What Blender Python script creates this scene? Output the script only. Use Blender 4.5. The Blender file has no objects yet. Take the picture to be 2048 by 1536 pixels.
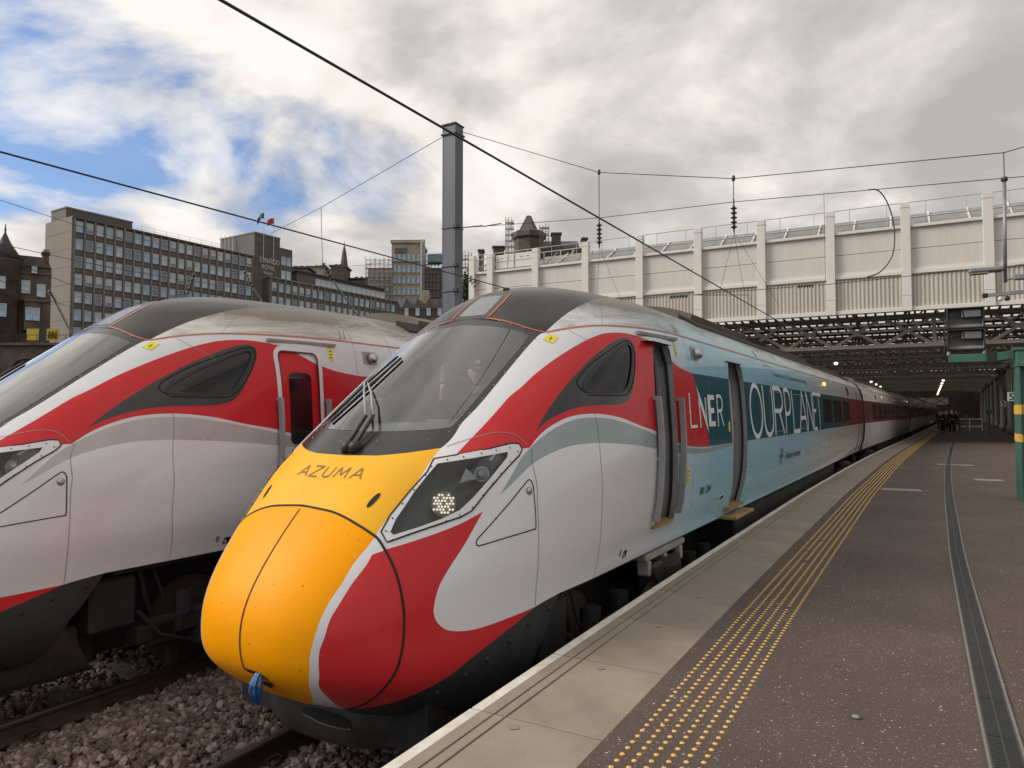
import bpy, bmesh, math, random
import numpy as np
from mathutils import Vector, Matrix
from mathutils.geometry import delaunay_2d_cdt
R = math.radians
rnd = random.Random(7)
scene = bpy.context.scene
col = scene.collection

# ------------------------------------------------------------------ camera
FPX = 1420.0; YAW = R(29.5); PITCH = math.atan(57 / 1420)
FW = np.array([-math.sin(YAW) * math.cos(PITCH), math.cos(YAW) * math.cos(PITCH), math.sin(PITCH)])
RT = np.array([math.cos(YAW), math.sin(YAW), 0.0]); UP = np.cross(RT, FW)
CAM = np.array([0, 0, 1.5])
cd = bpy.data.cameras.new('camera'); cam = bpy.data.objects.new('camera', cd); col.objects.link(cam)
cd.sensor_width = 36; cd.lens = FPX / 2048 * 36; cd.clip_start = 0.05; cd.clip_end = 6000
cam.location = CAM; cam.rotation_euler = (R(90) + PITCH, 0, YAW)
scene.camera = cam
def at(x, y, dist):
    """a point of the surveyed town seen in direction x, y at that distance along the view axis"""
    return CAM + (FW + RT * (x - 1024) / FPX - UP * (y - 768) / FPX) * dist

# ------------------------------------------------------------------ world, sun, exposure
SKY_SEED = 11.3
SUN_AZ = R(240)      # compass-like: 0 = +Y, clockwise
SUN_EL = R(34)
world = bpy.data.worlds.new('World'); scene.world = world; world.use_nodes = True
wn = world.node_tree; wn.nodes.clear()
def N(t, kind, **k):
    n = t.nodes.new(kind)
    for a, b in k.items():
        if a.startswith('i_'):
            n.inputs[a[2:].replace('_', ' ')].default_value = b
        else: setattr(n, a, b)
    return n
def LK(t, a, b): t.links.new(a, b)
def math_(t, op, a, b=None, c=None, clamp=False):
    n = t.nodes.new('ShaderNodeMath'); n.operation = op; n.use_clamp = clamp
    for i, v in enumerate((a, b, c)):
        if v is None: continue
        if hasattr(v, 'links'): t.links.new(v, n.inputs[i])
        else: n.inputs[i].default_value = v
    return n.outputs[0]
def ramp(t, fac, stops, interp='LINEAR'):
    n = t.nodes.new('ShaderNodeValToRGB'); r = n.color_ramp; r.interpolation = interp
    while len(r.elements) > 1: r.elements.remove(r.elements[-1])
    for i, (p, c) in enumerate(stops):
        e = r.elements[0] if i == 0 else r.elements.new(p)
        e.position = p; e.color = (*c, 1) if len(c) == 3 else c
    t.links.new(fac, n.inputs[0]); return n.outputs[0]
def mixc(t, fac, a, b, mode='MIX'):
    n = t.nodes.new('ShaderNodeMix'); n.data_type = 'RGBA'; n.blend_type = mode
    for s, v in ((0, fac), (6, a), (7, b)):
        if hasattr(v, 'links'): t.links.new(v, n.inputs[s])
        else: n.inputs[s].default_value = v if s == 0 else ((*v, 1) if len(v) == 3 else v)
    return n.outputs[2]
def build_world():
    t = wn
    out = N(t, 'ShaderNodeOutputWorld'); bg = N(t, 'ShaderNodeBackground'); bg.inputs[1].default_value = 0.1
    sky = N(t, 'ShaderNodeTexSky', sky_type='NISHITA', sun_disc=False, sun_elevation=SUN_EL, sun_rotation=SUN_AZ, dust_density=1.0, ozone_density=1.5)
    tc = N(t, 'ShaderNodeTexCoord')
    sp = N(t, 'ShaderNodeSeparateXYZ'); LK(t, tc.outputs['Generated'], sp.inputs[0])
    zc = math_(t, 'MAXIMUM', sp.outputs[2], 0.0)
    den = math_(t, 'ADD', zc, 0.30)
    px = math_(t, 'DIVIDE', sp.outputs[0], den); py = math_(t, 'DIVIDE', sp.outputs[1], den)
    cb = N(t, 'ShaderNodeCombineXYZ'); LK(t, px, cb.inputs[0]); LK(t, py, cb.inputs[1]); cb.inputs[2].default_value = SKY_SEED
    n1 = N(t, 'ShaderNodeTexNoise', i_Scale=1.9, i_Detail=11.0, i_Roughness=0.55, i_Distortion=0.25); LK(t, cb.outputs[0], n1.inputs['Vector'])
    # the same cloud field looked up a little nearer to the sun: the difference gives lit and shaded sides
    ad = N(t, 'ShaderNodeVectorMath', operation='ADD'); LK(t, cb.outputs[0], ad.inputs[0]); ad.inputs[1].default_value = (-0.16, -0.07, 0)
    n2 = N(t, 'ShaderNodeTexNoise', i_Scale=1.9, i_Detail=11.0, i_Roughness=0.55, i_Distortion=0.25); LK(t, ad.outputs[0], n2.inputs['Vector'])
    n3 = N(t, 'ShaderNodeTexNoise', i_Scale=0.9, i_Detail=5.0, i_Roughness=0.5); LK(t, ad.outputs[0], n3.inputs['Vector'])
    # the cloud deck is broken towards the west (left of the tracks), closed towards the north-east and overhead
    east = N(t, 'ShaderNodeVectorMath', operation='DOT_PRODUCT'); LK(t, tc.outputs['Generated'], east.inputs[0]); east.inputs[1].default_value = (0.80, 0.60, 0.0)
    bias = N(t, 'ShaderNodeMapRange', i_From_Min=-0.42, i_From_Max=0.12, i_To_Min=-0.040, i_To_Max=0.24); bias.clamp = True
    LK(t, east.outputs['Value'], bias.inputs['Value'])
    up_ = N(t, 'ShaderNodeMapRange', i_From_Min=0.55, i_From_Max=0.85, i_To_Min=0.0, i_To_Max=0.10); LK(t, sp.outputs[2], up_.inputs['Value'])
    cov = math_(t, 'ADD', math_(t, 'ADD', n1.outputs[0], bias.outputs[0]), up_.outputs[0])
    mask = ramp(t, cov, [(0.42, (.10, .10, .10)), (0.475, (.6, .6, .6)), (0.545, (1, 1, 1))])
    # bright cream puffs in the west and south, a thicker grey deck standing in the north
    nth = N(t, 'ShaderNodeVectorMath', operation='DOT_PRODUCT'); LK(t, tc.outputs['Generated'], nth.inputs[0]); nth.inputs[1].default_value = (0.42, 0.91, 0.0)
    wst = N(t, 'ShaderNodeMapRange', i_From_Min=0.10, i_From_Max=0.85, i_To_Min=-0.13, i_To_Max=0.20); LK(t, nth.outputs['Value'], wst.inputs['Value'])
    lit = math_(t, 'MULTIPLY', math_(t, 'SUBTRACT', n2.outputs[0], n1.outputs[0]), 1.6)
    thick = math_(t, 'ADD', math_(t, 'ADD', math_(t, 'ADD', math_(t, 'MULTIPLY', n3.outputs[0], 0.45), math_(t, 'MULTIPLY', n1.outputs[0], 0.45)), wst.outputs[0]), lit)
    cc = ramp(t, thick, [(0.26, (6.6, 6.35, 6.0)), (0.38, (6.0, 5.7, 5.3)), (0.48, (4.9, 4.65, 4.4)), (0.58, (4.0, 3.85, 3.72)), (0.75, (3.2, 3.12, 3.08))])
    skyc = mixc(t, 1.0, sky.outputs[0], (0.55, 0.72, 0.93), "MULTIPLY")
    haze = N(t, 'ShaderNodeMapRange', i_From_Min=0.0, i_From_Max=0.20, i_To_Min=0.5, i_To_Max=0.0); LK(t, sp.outputs[2], haze.inputs['Value'])
    c1 = mixc(t, mask, skyc, cc)
    c2 = mixc(t, haze.outputs[0], c1, (5.0, 4.75, 4.5))
    LK(t, c2, bg.inputs[0]); LK(t, bg.outputs[0], out.inputs[0])
build_world()
sl = bpy.data.lights.new('sun', 'SUN'); sun = bpy.data.objects.new('sun', sl); col.objects.link(sun)
sl.energy = 2.0; sl.angle = R(25); sl.color = (1.0, 0.93, 0.84)
sd = Vector((math.sin(SUN_AZ) * math.cos(SUN_EL), math.cos(SUN_AZ) * math.cos(SUN_EL), math.sin(SUN_EL)))
sun.rotation_euler = sd.to_track_quat('Z', 'Y').to_euler(); sun.location = (-30, -30, 60)
vs = scene.view_settings; vs.view_transform = 'Standard'; vs.look = 'None'; vs.exposure = 0.62; vs.gamma = 1; vs.use_curve_mapping = False
scene.cycles.max_bounces = 8; scene.cycles.transparent_max_bounces = 24; scene.cycles.caustics_reflective = False; scene.cycles.caustics_refractive = False

# ------------------------------------------------------------------ materials
MATS = {}
def pm(name, c, rough=0.5, metal=0.0, var=0.12, scale=3.0, bump=0.0, bscale=60.0, coat=0.0, dirt=0.0, dirtc=(.06, .05, .04), dscale=1.3, stretch=(1, 1, 1), spec=0.5, emit=None, specks=0.0):
    """procedural paint / stone / metal: colour drifts with noise, optional dirt blotches and fine relief"""
    m = bpy.data.materials.new(name); m.use_nodes = True; t = m.node_tree; b = t.nodes['Principled BSDF']
    tc = N(t, 'ShaderNodeTexCoord'); mp = N(t, 'ShaderNodeMapping'); mp.inputs['Scale'].default_value = stretch
    LK(t, tc.outputs['Object'], mp.inputs[0])
    nz = N(t, 'ShaderNodeTexNoise', i_Scale=scale, i_Detail=6.0, i_Roughness=0.6); LK(t, mp.outputs[0], nz.inputs['Vector'])
    lo = tuple(max(0, x * (1 - var)) for x in c); hi = tuple(min(1, x * (1 + var)) for x in c)
    cc = ramp(t, nz.outputs[0], [(0.3, lo), (0.7, hi)])
    if dirt > 0:
        nd = N(t, 'ShaderNodeTexNoise', i_Scale=dscale, i_Detail=9.0, i_Roughness=0.68); LK(t, mp.outputs[0], nd.inputs['Vector'])
        df = ramp(t, nd.outputs[0], [(0.42, (0, 0, 0)), (0.75, (dirt, dirt, dirt))])
        cc = mixc(t, df, cc, dirtc)
    if specks > 0:     # flies, chips and grit stuck to the paint
        vz = N(t, 'ShaderNodeTexVoronoi', i_Scale=26.0); LK(t, tc.outputs['Object'], vz.inputs['Vector']); cs = N(t, 'ShaderNodeSeparateColor'); LK(t, vz.outputs['Color'], cs.inputs[0])
        hit = math_(t, 'MULTIPLY', math_(t, 'LESS_THAN', vz.outputs['Distance'], math_(t, 'MULTIPLY', cs.outputs[1], .16)), math_(t, 'LESS_THAN', cs.outputs[0], specks))
        cc = mixc(t, math_(t, 'MULTIPLY', hit, .75), cc, (.05, .035, .02))
    LK(t, cc, b.inputs['Base Color'])
    rr = N(t, 'ShaderNodeMapRange', i_To_Min=max(.02, rough * 0.8), i_To_Max=min(1, rough * 1.25)); LK(t, nz.outputs[0], rr.inputs['Value']); LK(t, rr.outputs[0], b.inputs['Roughness'])
    b.inputs['Metallic'].default_value = metal; b.inputs['Coat Weight'].default_value = coat; b.inputs['Coat Roughness'].default_value = 0.08
    b.inputs['Specular IOR Level'].default_value = spec
    if bump > 0:
        nb = N(t, 'ShaderNodeTexNoise', i_Scale=bscale, i_Detail=4.0); LK(t, mp.outputs[0], nb.inputs['Vector'])
        bp = N(t, 'ShaderNodeBump', i_Strength=bump, i_Distance=0.02); LK(t, nb.outputs[0], bp.inputs['Height']); LK(t, bp.outputs[0], b.inputs['Normal'])
    if emit: b.inputs['Emission Color'].default_value = (*emit[0], 1); b.inputs['Emission Strength'].default_value = emit[1]
    MATS[name] = m; return m
def glass(name, tint, refl=1.0, rough=0.02, gain=1.35):
    """thin pane: clear or tinted see-through with Fresnel reflection"""
    m = bpy.data.materials.new(name); m.use_nodes = True; t = m.node_tree; t.nodes.clear()
    o = N(t, 'ShaderNodeOutputMaterial'); tr = N(t, 'ShaderNodeBsdfTransparent'); tr.inputs[0].default_value = (*tint, 1)
    gl = N(t, 'ShaderNodeBsdfGlossy'); gl.inputs['Roughness'].default_value = rough; gl.inputs[0].default_value = (refl, refl, refl, 1)
    fr = N(t, 'ShaderNodeFresnel'); fr.inputs[0].default_value = 1.6
    tc = N(t, 'ShaderNodeTexCoord'); nz = N(t, 'ShaderNodeTexNoise', i_Scale=1.5, i_Detail=2.0); LK(t, tc.outputs['Object'], nz.inputs['Vector'])
    f = math_(t, 'ADD', math_(t, 'MULTIPLY', fr.outputs[0], gain), math_(t, 'MULTIPLY', nz.outputs[0], 0.06), clamp=True)
    mx = N(t, 'ShaderNodeMixShader'); LK(t, f, mx.inputs[0]); LK(t, tr.outputs[0], mx.inputs[1]); LK(t, gl.outputs[0], mx.inputs[2]); LK(t, mx.outputs[0], o.inputs[0])
    MATS[name] = m; return m

# ------------------------------------------------------------------ mesh helpers
def mark(o, label=None, cat=None, group=None, kind=None):
    if label: o['label'] = label
    if cat: o['category'] = cat
    if group: o['group'] = group
    if kind: o['kind'] = kind
    return o
def empty(name, loc=(0, 0, 0), rz=0.0, **k):
    o = bpy.data.objects.new(name, None); o.location = loc; o.rotation_euler = (0, 0, rz); o.empty_display_size = 0.2
    col.objects.link(o); return mark(o, **k)
def link(name, me, parent=None, loc=None, rot=None, **k):
    o = bpy.data.objects.new(name, me); col.objects.link(o)
    if parent is not None: o.parent = parent
    if loc is not None: o.location = loc
    if rot is not None: o.rotation_euler = rot
    return mark(o, **k)
class MB:
    def __init__(s): s.v = []; s.f = []; s.m = []; s.mats = []
    def mi(s, mat):
        if mat not in s.mats: s.mats.append(mat)
        return s.mats.index(mat)
    def add(s, vs, fs, mat=None):
        b = len(s.v); s.v += [tuple(map(float, p)) for p in vs]; k = s.mi(mat) if mat is not None else 0
        for f in fs: s.f.append(tuple(b + i for i in f)); s.m.append(k)
        return s
    def box(s, x0, x1, y0, y1, z0, z1, mat=None):
        return s.add([(x0, y0, z0), (x1, y0, z0), (x1, y1, z0), (x0, y1, z0), (x0, y0, z1), (x1, y0, z1), (x1, y1, z1), (x0, y1, z1)],
                     [(0, 3, 2, 1), (4, 5, 6, 7), (0, 1, 5, 4), (1, 2, 6, 5), (2, 3, 7, 6), (3, 0, 4, 7)], mat)
    def bbox(s, x0, x1, y0, y1, z0, z1, b, mat=None):
        """box with chamfered edges"""
        bm = bmesh.new(); bmesh.ops.create_cube(bm, size=1)
        for v in bm.verts: v.co = Vector(((x0 + x1) / 2 + v.co.x * (x1 - x0), (y0 + y1) / 2 + v.co.y * (y1 - y0), (z0 + z1) / 2 + v.co.z * (z1 - z0)))
        bmesh.ops.bevel(bm, geom=bm.edges[:], offset=b, segments=1, affect='EDGES')
        bm.verts.ensure_lookup_table(); bm.verts.index_update()
        s.add([v.co for v in bm.verts], [[v.index for v in f.verts] for f in bm.faces], mat); bm.free(); return s
    def quad(s, a, b, c, d, mat=None): return s.add([a, b, c, d], [(0, 1, 2, 3)], mat)
    def beam(s, p, q, w, h=None, mat=None, up=(0, 0, 1)):
        p = np.array(p, float); q = np.array(q, float); d = q - p; L = np.linalg.norm(d); d /= L
        u = np.array(up, float)
        if abs(d @ u) > .98: u = np.array([1., 0, 0])
        x = np.cross(d, u); x /= np.linalg.norm(x); y = np.cross(x, d); h = h or w
        c = [p + x * a * w / 2 + y * b * h / 2 for a, b in ((-1, -1), (1, -1), (1, 1), (-1, 1))] + [q + x * a * w / 2 + y * b * h / 2 for a, b in ((-1, -1), (1, -1), (1, 1), (-1, 1))]
        return s.add(c, [(0, 3, 2, 1), (4, 5, 6, 7), (0, 1, 5, 4), (1, 2, 6, 5), (2, 3, 7, 6), (3, 0, 4, 7)], mat)
    def tube(s, path, r, n=8, mat=None, cap=True):
        P = [np.array(p, float) for p in path]; k = len(P); rr = r if hasattr(r, '__len__') else [r] * k
        vs = []; u = None
        for i in range(k):
            d = P[min(i + 1, k - 1)] - P[max(i - 1, 0)]; d = d / (np.linalg.norm(d) + 1e-12)
            if u is None:
                u = np.cross(d, [0, 0, 1.]);
                if np.linalg.norm(u) < .05: u = np.cross(d, [1., 0, 0])
            u = u - d * (u @ d); u /= np.linalg.norm(u); w = np.cross(d, u)
            for j in range(n):
                a = 2 * math.pi * j / n; vs.append(P[i] + (u * math.cos(a) + w * math.sin(a)) * rr[i])
        fs = [(i * n + j, i * n + (j + 1) % n, (i + 1) * n + (j + 1) % n, (i + 1) * n + j) for i in range(k - 1) for j in range(n)]
        if cap: fs += [tuple(reversed(range(n))), tuple(range((k - 1) * n, k * n))]
        return s.add(vs, fs, mat)
    def lathe(s, prof, n=16, mat=None, o=(0, 0, 0), axis='z'):
        vs = []
        for r, h in prof:
            for j in range(n):
                a = 2 * math.pi * j / n; x, y = r * math.cos(a), r * math.sin(a)
                p = {'z': (x, y, h), 'x': (h, x, y), 'y': (y, h, x)}[axis]
                vs.append((o[0] + p[0], o[1] + p[1], o[2] + p[2]))
        k = len(prof)
        fs = [(i * n + j, i * n + (j + 1) % n, (i + 1) * n + (j + 1) % n, (i + 1) * n + j) for i in range(k - 1) for j in range(n)]
        fs += [tuple(reversed(range(n))), tuple(range((k - 1) * n, k * n))]
        return s.add(vs, fs, mat)
    def prism(s, poly, y0, y1, mat=None, plane='xz'):
        n = len(poly)
        mk = (lambda p, h: (p[0], h, p[1])) if plane == 'xz' else ((lambda p, h: (p[0], p[1], h)) if plane == 'xy' else (lambda p, h: (h, p[0], p[1])))
        vs = [mk(p, y0) for p in poly] + [mk(p, y1) for p in poly]
        return s.add(vs, [tuple(range(n)), tuple(reversed(range(n, 2 * n)))] + [(i, n + i, n + (i + 1) % n, (i + 1) % n) for i in range(n)], mat)
    def mesh(s, name, smooth=False):
        me = bpy.data.meshes.new(name); me.from_pydata(s.v, [], s.f); me.validate(verbose=False)
        for m in s.mats: me.materials.append(m)
        if len(me.polygons) == len(s.m):
            me.polygons.foreach_set('material_index', s.m)
        if smooth: me.polygons.foreach_set('use_smooth', [True] * len(me.polygons))
        bm = bmesh.new(); bm.from_mesh(me); bmesh.ops.recalc_face_normals(bm, faces=bm.faces); bm.to_mesh(me); bm.free()
        return me
    def obj(s, name, parent=None, smooth=False, loc=None, rot=None, **k):
        return link(name, s.mesh(name, smooth), parent, loc, rot, **k)
def copy_tree(o, parent=None):
    c = o.copy(); col.objects.link(c); c.parent = parent
    for ch in list(o.children): copy_tree(ch, c)
    return c
def pchip(x, y, xi):
    x = np.asarray(x, float); y = np.asarray(y, float); h = np.diff(x); d = np.diff(y) / h; m = np.zeros_like(y)
    for i in range(1, len(x) - 1):
        if d[i - 1] * d[i] > 0:
            w1 = 2 * h[i] + h[i - 1]; w2 = h[i] + 2 * h[i - 1]; m[i] = (w1 + w2) / (w1 / d[i - 1] + w2 / d[i])
    m[0] = d[0]; m[-1] = d[-1]; xi = np.asarray(xi, float)
    k = np.clip(np.searchsorted(x, xi) - 1, 0, len(x) - 2); t = (xi - x[k]) / h[k]
    return y[k] * (1 + 2 * t) * (1 - t) ** 2 + m[k] * h[k] * t * (1 - t) ** 2 + y[k + 1] * t * t * (3 - 2 * t) + m[k + 1] * h[k] * t * t * (t - 1)
def text_mesh(txt, size=1.0, bold=0.0):
    cu = bpy.data.curves.new('t', 'FONT'); cu.body = txt; cu.size = size; cu.offset = bold; cu.resolution_u = 3
    o = bpy.data.objects.new('t', cu); col.objects.link(o)
    dg = bpy.context.evaluated_depsgraph_get(); me = bpy.data.meshes.new_from_object(o.evaluated_get(dg))
    bpy.data.objects.remove(o); return me
# ------------------------------------------------------------------ platform and track layout
_EV = [-14, 0, 5, 7.5, 10.5, 13.7, 18, 22, 26.6, 34, 42.5, 65, 106, 170]
_EO = [0, 0, 0.004, .03, .075, .125, .245, .37, .55, .90, 1.36, 2.45, 4.40, 7.45]
_ET = np.linspace(-14, 170, 3681); _EY = pchip(_EV, _EO, _ET)
def EOF(v): return _EY[0] if v <= -14 else (_EY[-1] if v >= 169.95 else _EY[int((v + 14) * 20)] + (_EY[int((v + 14) * 20) + 1] - _EY[int((v + 14) * 20)]) * (((v + 14) * 20) % 1))
def EX(v): return -1.99 + EOF(v)
def slope(v): return float((EX(v + .5) - EX(v - .5)))
def PL(v, d, z=0.0):
    s = slope(v); n = math.hypot(1, s); return (float(EX(v)) + d / n, v - d * s / n, z)
RAILZ = -0.915
def TR(v, track=0, d=0.0, z=RAILZ):
    """point of a track centre line (0 = platform track), offset d to the right"""
    if track == 0: return PL(v, -1.47 + d, z)
    s = slope(v) * .8
    return (-6.96 - 3.45 * (track - 1) + .8 * float(EOF(v)) + d, v - d * s, z)

# --- materials of the ground
def m_asphalt():
    m = bpy.data.materials.new('platform_asphalt'); m.use_nodes = True; t = m.node_tree; b = t.nodes['Principled BSDF']
    tc = N(t, 'ShaderNodeTexCoord'); o = tc.outputs['Object']
    big = N(t, 'ShaderNodeTexNoise', i_Scale=0.7, i_Detail=6.0, i_Roughness=.65); LK(t, o, big.inputs['Vector'])
    fine = N(t, 'ShaderNodeTexNoise', i_Scale=90.0, i_Detail=4.0); LK(t, o, fine.inputs['Vector'])
    base = ramp(t, big.outputs[0], [(0.3, (.060, .042, .034)), (0.5, (.083, .058, .047)), (0.72, (.110, .080, .066))])
    base = mixc(t, 0.35, base, ramp(t, fine.outputs[0], [(0.3, (.03, .023, .020)), (0.75, (.155, .125, .108))]))
    # worn patches crossing the platform
    mp = N(t, 'ShaderNodeMapping'); mp.inputs['Scale'].default_value = (.25, 1.6, 1); LK(t, o, mp.inputs[0])
    st = N(t, 'ShaderNodeTexNoise', i_Scale=1.0, i_Detail=5.0); LK(t, mp.outputs[0], st.inputs['Vector'])
    base = mixc(t, ramp(t, st.outputs[0], [(.52, (0, 0, 0)), (.7, (.45, .45, .45))]), base, (.062, .050, .044))
    gum = N(t, 'ShaderNodeTexVoronoi', i_Scale=3.2); LK(t, o, gum.inputs['Vector']); gc = N(t, 'ShaderNodeSeparateColor'); LK(t, gum.outputs['Color'], gc.inputs[0])
    base = mixc(t, math_(t, 'MULTIPLY', math_(t, 'LESS_THAN', gum.outputs['Distance'], math_(t, 'MULTIPLY', gc.outputs[1], .075)), .55), base, (.035, .029, .026))
    # white stone chippings in the surface
    mv = N(t, 'ShaderNodeMapping'); mv.inputs['Scale'].default_value = (1, 1.0, 1); mv.inputs['Rotation'].default_value = (0, 0, .5); LK(t, o, mv.inputs[0])
    def specks(scale, size, keep, jit):
        w = N(t, 'ShaderNodeTexNoise', i_Scale=scale * 2.2, i_Detail=1.0); LK(t, mv.outputs[0], w.inputs['Vector'])
        wm = mixc(t, jit, mv.outputs[0], w.outputs[1], 'LINEAR_LIGHT')
        v = N(t, 'ShaderNodeTexVoronoi', i_Scale=scale); LK(t, wm, v.inputs['Vector'])
        cs = N(t, 'ShaderNodeSeparateColor'); LK(t, v.outputs['Color'], cs.inputs[0])
        thr = math_(t, 'MULTIPLY', cs.outputs[1], size)
        a = math_(t, 'LESS_THAN', v.outputs['Distance'], thr)
        dens = math_(t, 'ADD', math_(t, 'MULTIPLY', big.outputs[0], 1.1), keep - .55)
        bb = math_(t, 'LESS_THAN', cs.outputs[0], dens)
        return math_(t, 'MULTIPLY', a, bb), cs.outputs[2]
    s1, r1 = specks(46, .23, .36, .006); s2, r2 = specks(92, .31, .36, .003)
    base = mixc(t, s1, base, ramp(t, r1, [(0, (.20, .19, .18)), (1, (.55, .53, .50))]))
    base = mixc(t, s2, base, (.33, .31, .29))
    LK(t, base, b.inputs['Base Color']); b.inputs['Roughness'].default_value = .86; b.inputs['Specular IOR Level'].default_value = .3
    bp = N(t, 'ShaderNodeBump', i_Strength=.5, i_Distance=.006); LK(t, fine.outputs[0], bp.inputs['Height']); LK(t, bp.outputs[0], b.inputs['Normal'])
    return m
M_ASPH = m_asphalt()
M_SLAB = pm('coping_concrete', (.255, .210, .165), .85, var=.22, scale=1.4, bump=.35, bscale=160, dirt=.4, dirtc=(.12, .095, .075), dscale=2.2)
M_SLAB2 = pm('coping_concrete_greyer', (.235, .200, .162), .85, var=.2, scale=1.7, bump=.35, bscale=160, dirt=.4, dirtc=(.10, .088, .075), dscale=1.9)
M_WLINE = pm('worn_white_edge_paint', (.60, .57, .51), .7, var=.12, scale=6, bump=.3, bscale=120, dirt=.45, dirtc=(.25, .22, .18), dscale=9)
M_BLIS = pm('yellow_blister', (.60, .365, .10), .6, var=.2, scale=30, dirt=.3, dirtc=(.3, .18, .06), dscale=40)
M_IRON = pm('cast_iron_grating', (.055, .057, .055), .55, metal=.3, var=.3, scale=8)
M_KERBC = pm('pale_channel_edge', (.16, .145, .13), .8, var=.25, scale=12)
M_DARK = pm('gap_black', (.008, .008, .008), .9)  # near-black fill below the slab joints and grating slots
M_PLATE = pm('pale_cover_plate', (.24, .22, .20), .7, var=.2, scale=9, dirt=.3)
M_BRICKD = pm('sooty_platform_wall', (.04, .036, .033), .9, var=.4, scale=5, bump=.4, bscale=30)
M_RAILT = pm('worn_rail_steel', (.16, .125, .105), .4, metal=.8, var=.2, scale=4, stretch=(8, .4, 8))
M_RAILS = pm('rusty_rail_web', (.05, .032, .022), .9, var=.35, scale=6)
M_SLEEP = pm('concrete_sleeper', (.10, .085, .07), .9, var=.25, scale=6, bump=.3, dirt=.6, dirtc=(.05, .035, .025))
M_EARTH = pm('ground_earth', (.055, .045, .038), .95, var=.35, scale=.6, bump=.5, bscale=12)

# --- ground to the horizon
g = MB(); g.quad((-2500, -400, -1.30), (2500, -400, -1.30), (2500, 4500, -1.30), (-2500, 4500, -1.30), M_EARTH)
g.obj('ground', kind='structure')

# --- platform body with asphalt top
pv = list(np.arange(-10, 44, 2.0)) + list(np.arange(44, 171, 6.0))
b = MB()
for v0, v1 in zip(pv[:-1], pv[1:]):
    b.quad(PL(v0, .722), (16 + v0 * .03, v0, 0), (16 + v1 * .03, v1, 0), PL(v1, .722), M_ASPH)
    b.quad(PL(v0, .30, -.15), PL(v1, .30, -.15), PL(v1, .30, -1.3), PL(v0, .30, -1.3), M_BRICKD)
    b.quad(PL(v0, .04, -.03), PL(v0, .726, -.03), PL(v1, .726, -.03), PL(v1, .04, -.03), M_DARK)
platform = b.obj('platform', kind='structure')
# coping slabs, each its own piece; worn white line and two grooves along the track side
def slab_mesh(mc, k):
    s = MB(); L = .928; z = 0.0
    s.box(0, .72, 0, L, -.15, -.009, mc)
    s.bbox(.0, .0635, .002, L - .002, -.012, z + .001, .0015, M_WLINE)
    s.bbox(.0635, .133, .001, L - .001, -.012, z, .002, mc)
    s.bbox(.144, .199, .001, L - .001, -.012, z, .002, mc)
    s.bbox(.210, .72, 0, L, -.012, z, .004, mc)
    return s.mesh('coping_slab')
slabs = [slab_mesh(M_SLAB, 0), slab_mesh(M_SLAB2, 1)]
v = -1.60 - .94 * 2; i = 0
while v < 165:
    x, y, _ = PL(v, 0); o = link('coping_slab', slabs[(i * 7 // 3) % 2], platform, (x, y, -rnd.random() * .002), (0, 0, -math.atan(slope(v + .47))))
    v += .94; i += 1
# small patched squares and a pale joint in the coping
for (vv, d, sx, sy) in ((3.0, .30, .035, .03), (3.93, .36, .03, .024), (4.88, .40, .025, .02), (5.82, .43, .02, .02)):
    x, y, _ = PL(vv, d); q = MB(); q.bbox(-sx * .7, sx * .7, -sy * .7, sy * .7, 0, .003, .001, M_SLAB2); q.obj('mortar_patch', platform, loc=(x, y, .001), rot=(0, 0, .7))

# --- tactile warning strip: domes
def dome(n, r, h, z=0.0):
    s = MB(); prof = [(r, 0), (r * .82, h * .62), (r * .42, h)]; s.lathe(prof, n, M_BLIS, (0, 0, z)); return s
dm = dome(12, .0135, .0065).mesh('blister_dome', True)
tact = empty('tactile_strip', PL(2, 1.0), label='six rows of worn yellow tactile domes running along the platform edge', cat='tactile paving')
PITCH_T = .0662
dst = [.845 + k * PITCH_T for k in range(6)]
rows = np.arange(1.75, 75, PITCH_T); nd = 0; far = MB(); fd = dome(6, .0135, .0065)
fv = np.array(fd.v); allv = []; allf = []; nb = 0
cpos = Vector(tact.location)
for ri, vv in enumerate(rows):
    for k, d in enumerate(dst):
        vk = vv + (PITCH_T / 2 if k % 2 else 0)
        p = PL(vk, d)
        if nd < 300 and vv > 2.05:
            o = link('dome', dm, tact, (p[0] - cpos.x, p[1] - cpos.y, p[2] + .0005)); nd += 1
        else:
            if rnd.random() < .012: continue
            allv.append(fv + np.array([p[0] - cpos.x, p[1] - cpos.y, .0005])); allf += [tuple(nb + i for i in f) for f in fd.f]; nb += len(fv)
fm = MB(); fm.v = [tuple(p) for p in np.concatenate(allv)]; fm.f = allf; fm.m = [0] * len(allf); fm.mats = [M_BLIS]
me = bpy.data.meshes.new('far_domes'); me.from_pydata(fm.v, [], fm.f); me.materials.append(M_BLIS); me.polygons.foreach_set('use_smooth', [True] * len(me.polygons))
link('far_domes', me, tact, kind='stuff')

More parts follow.
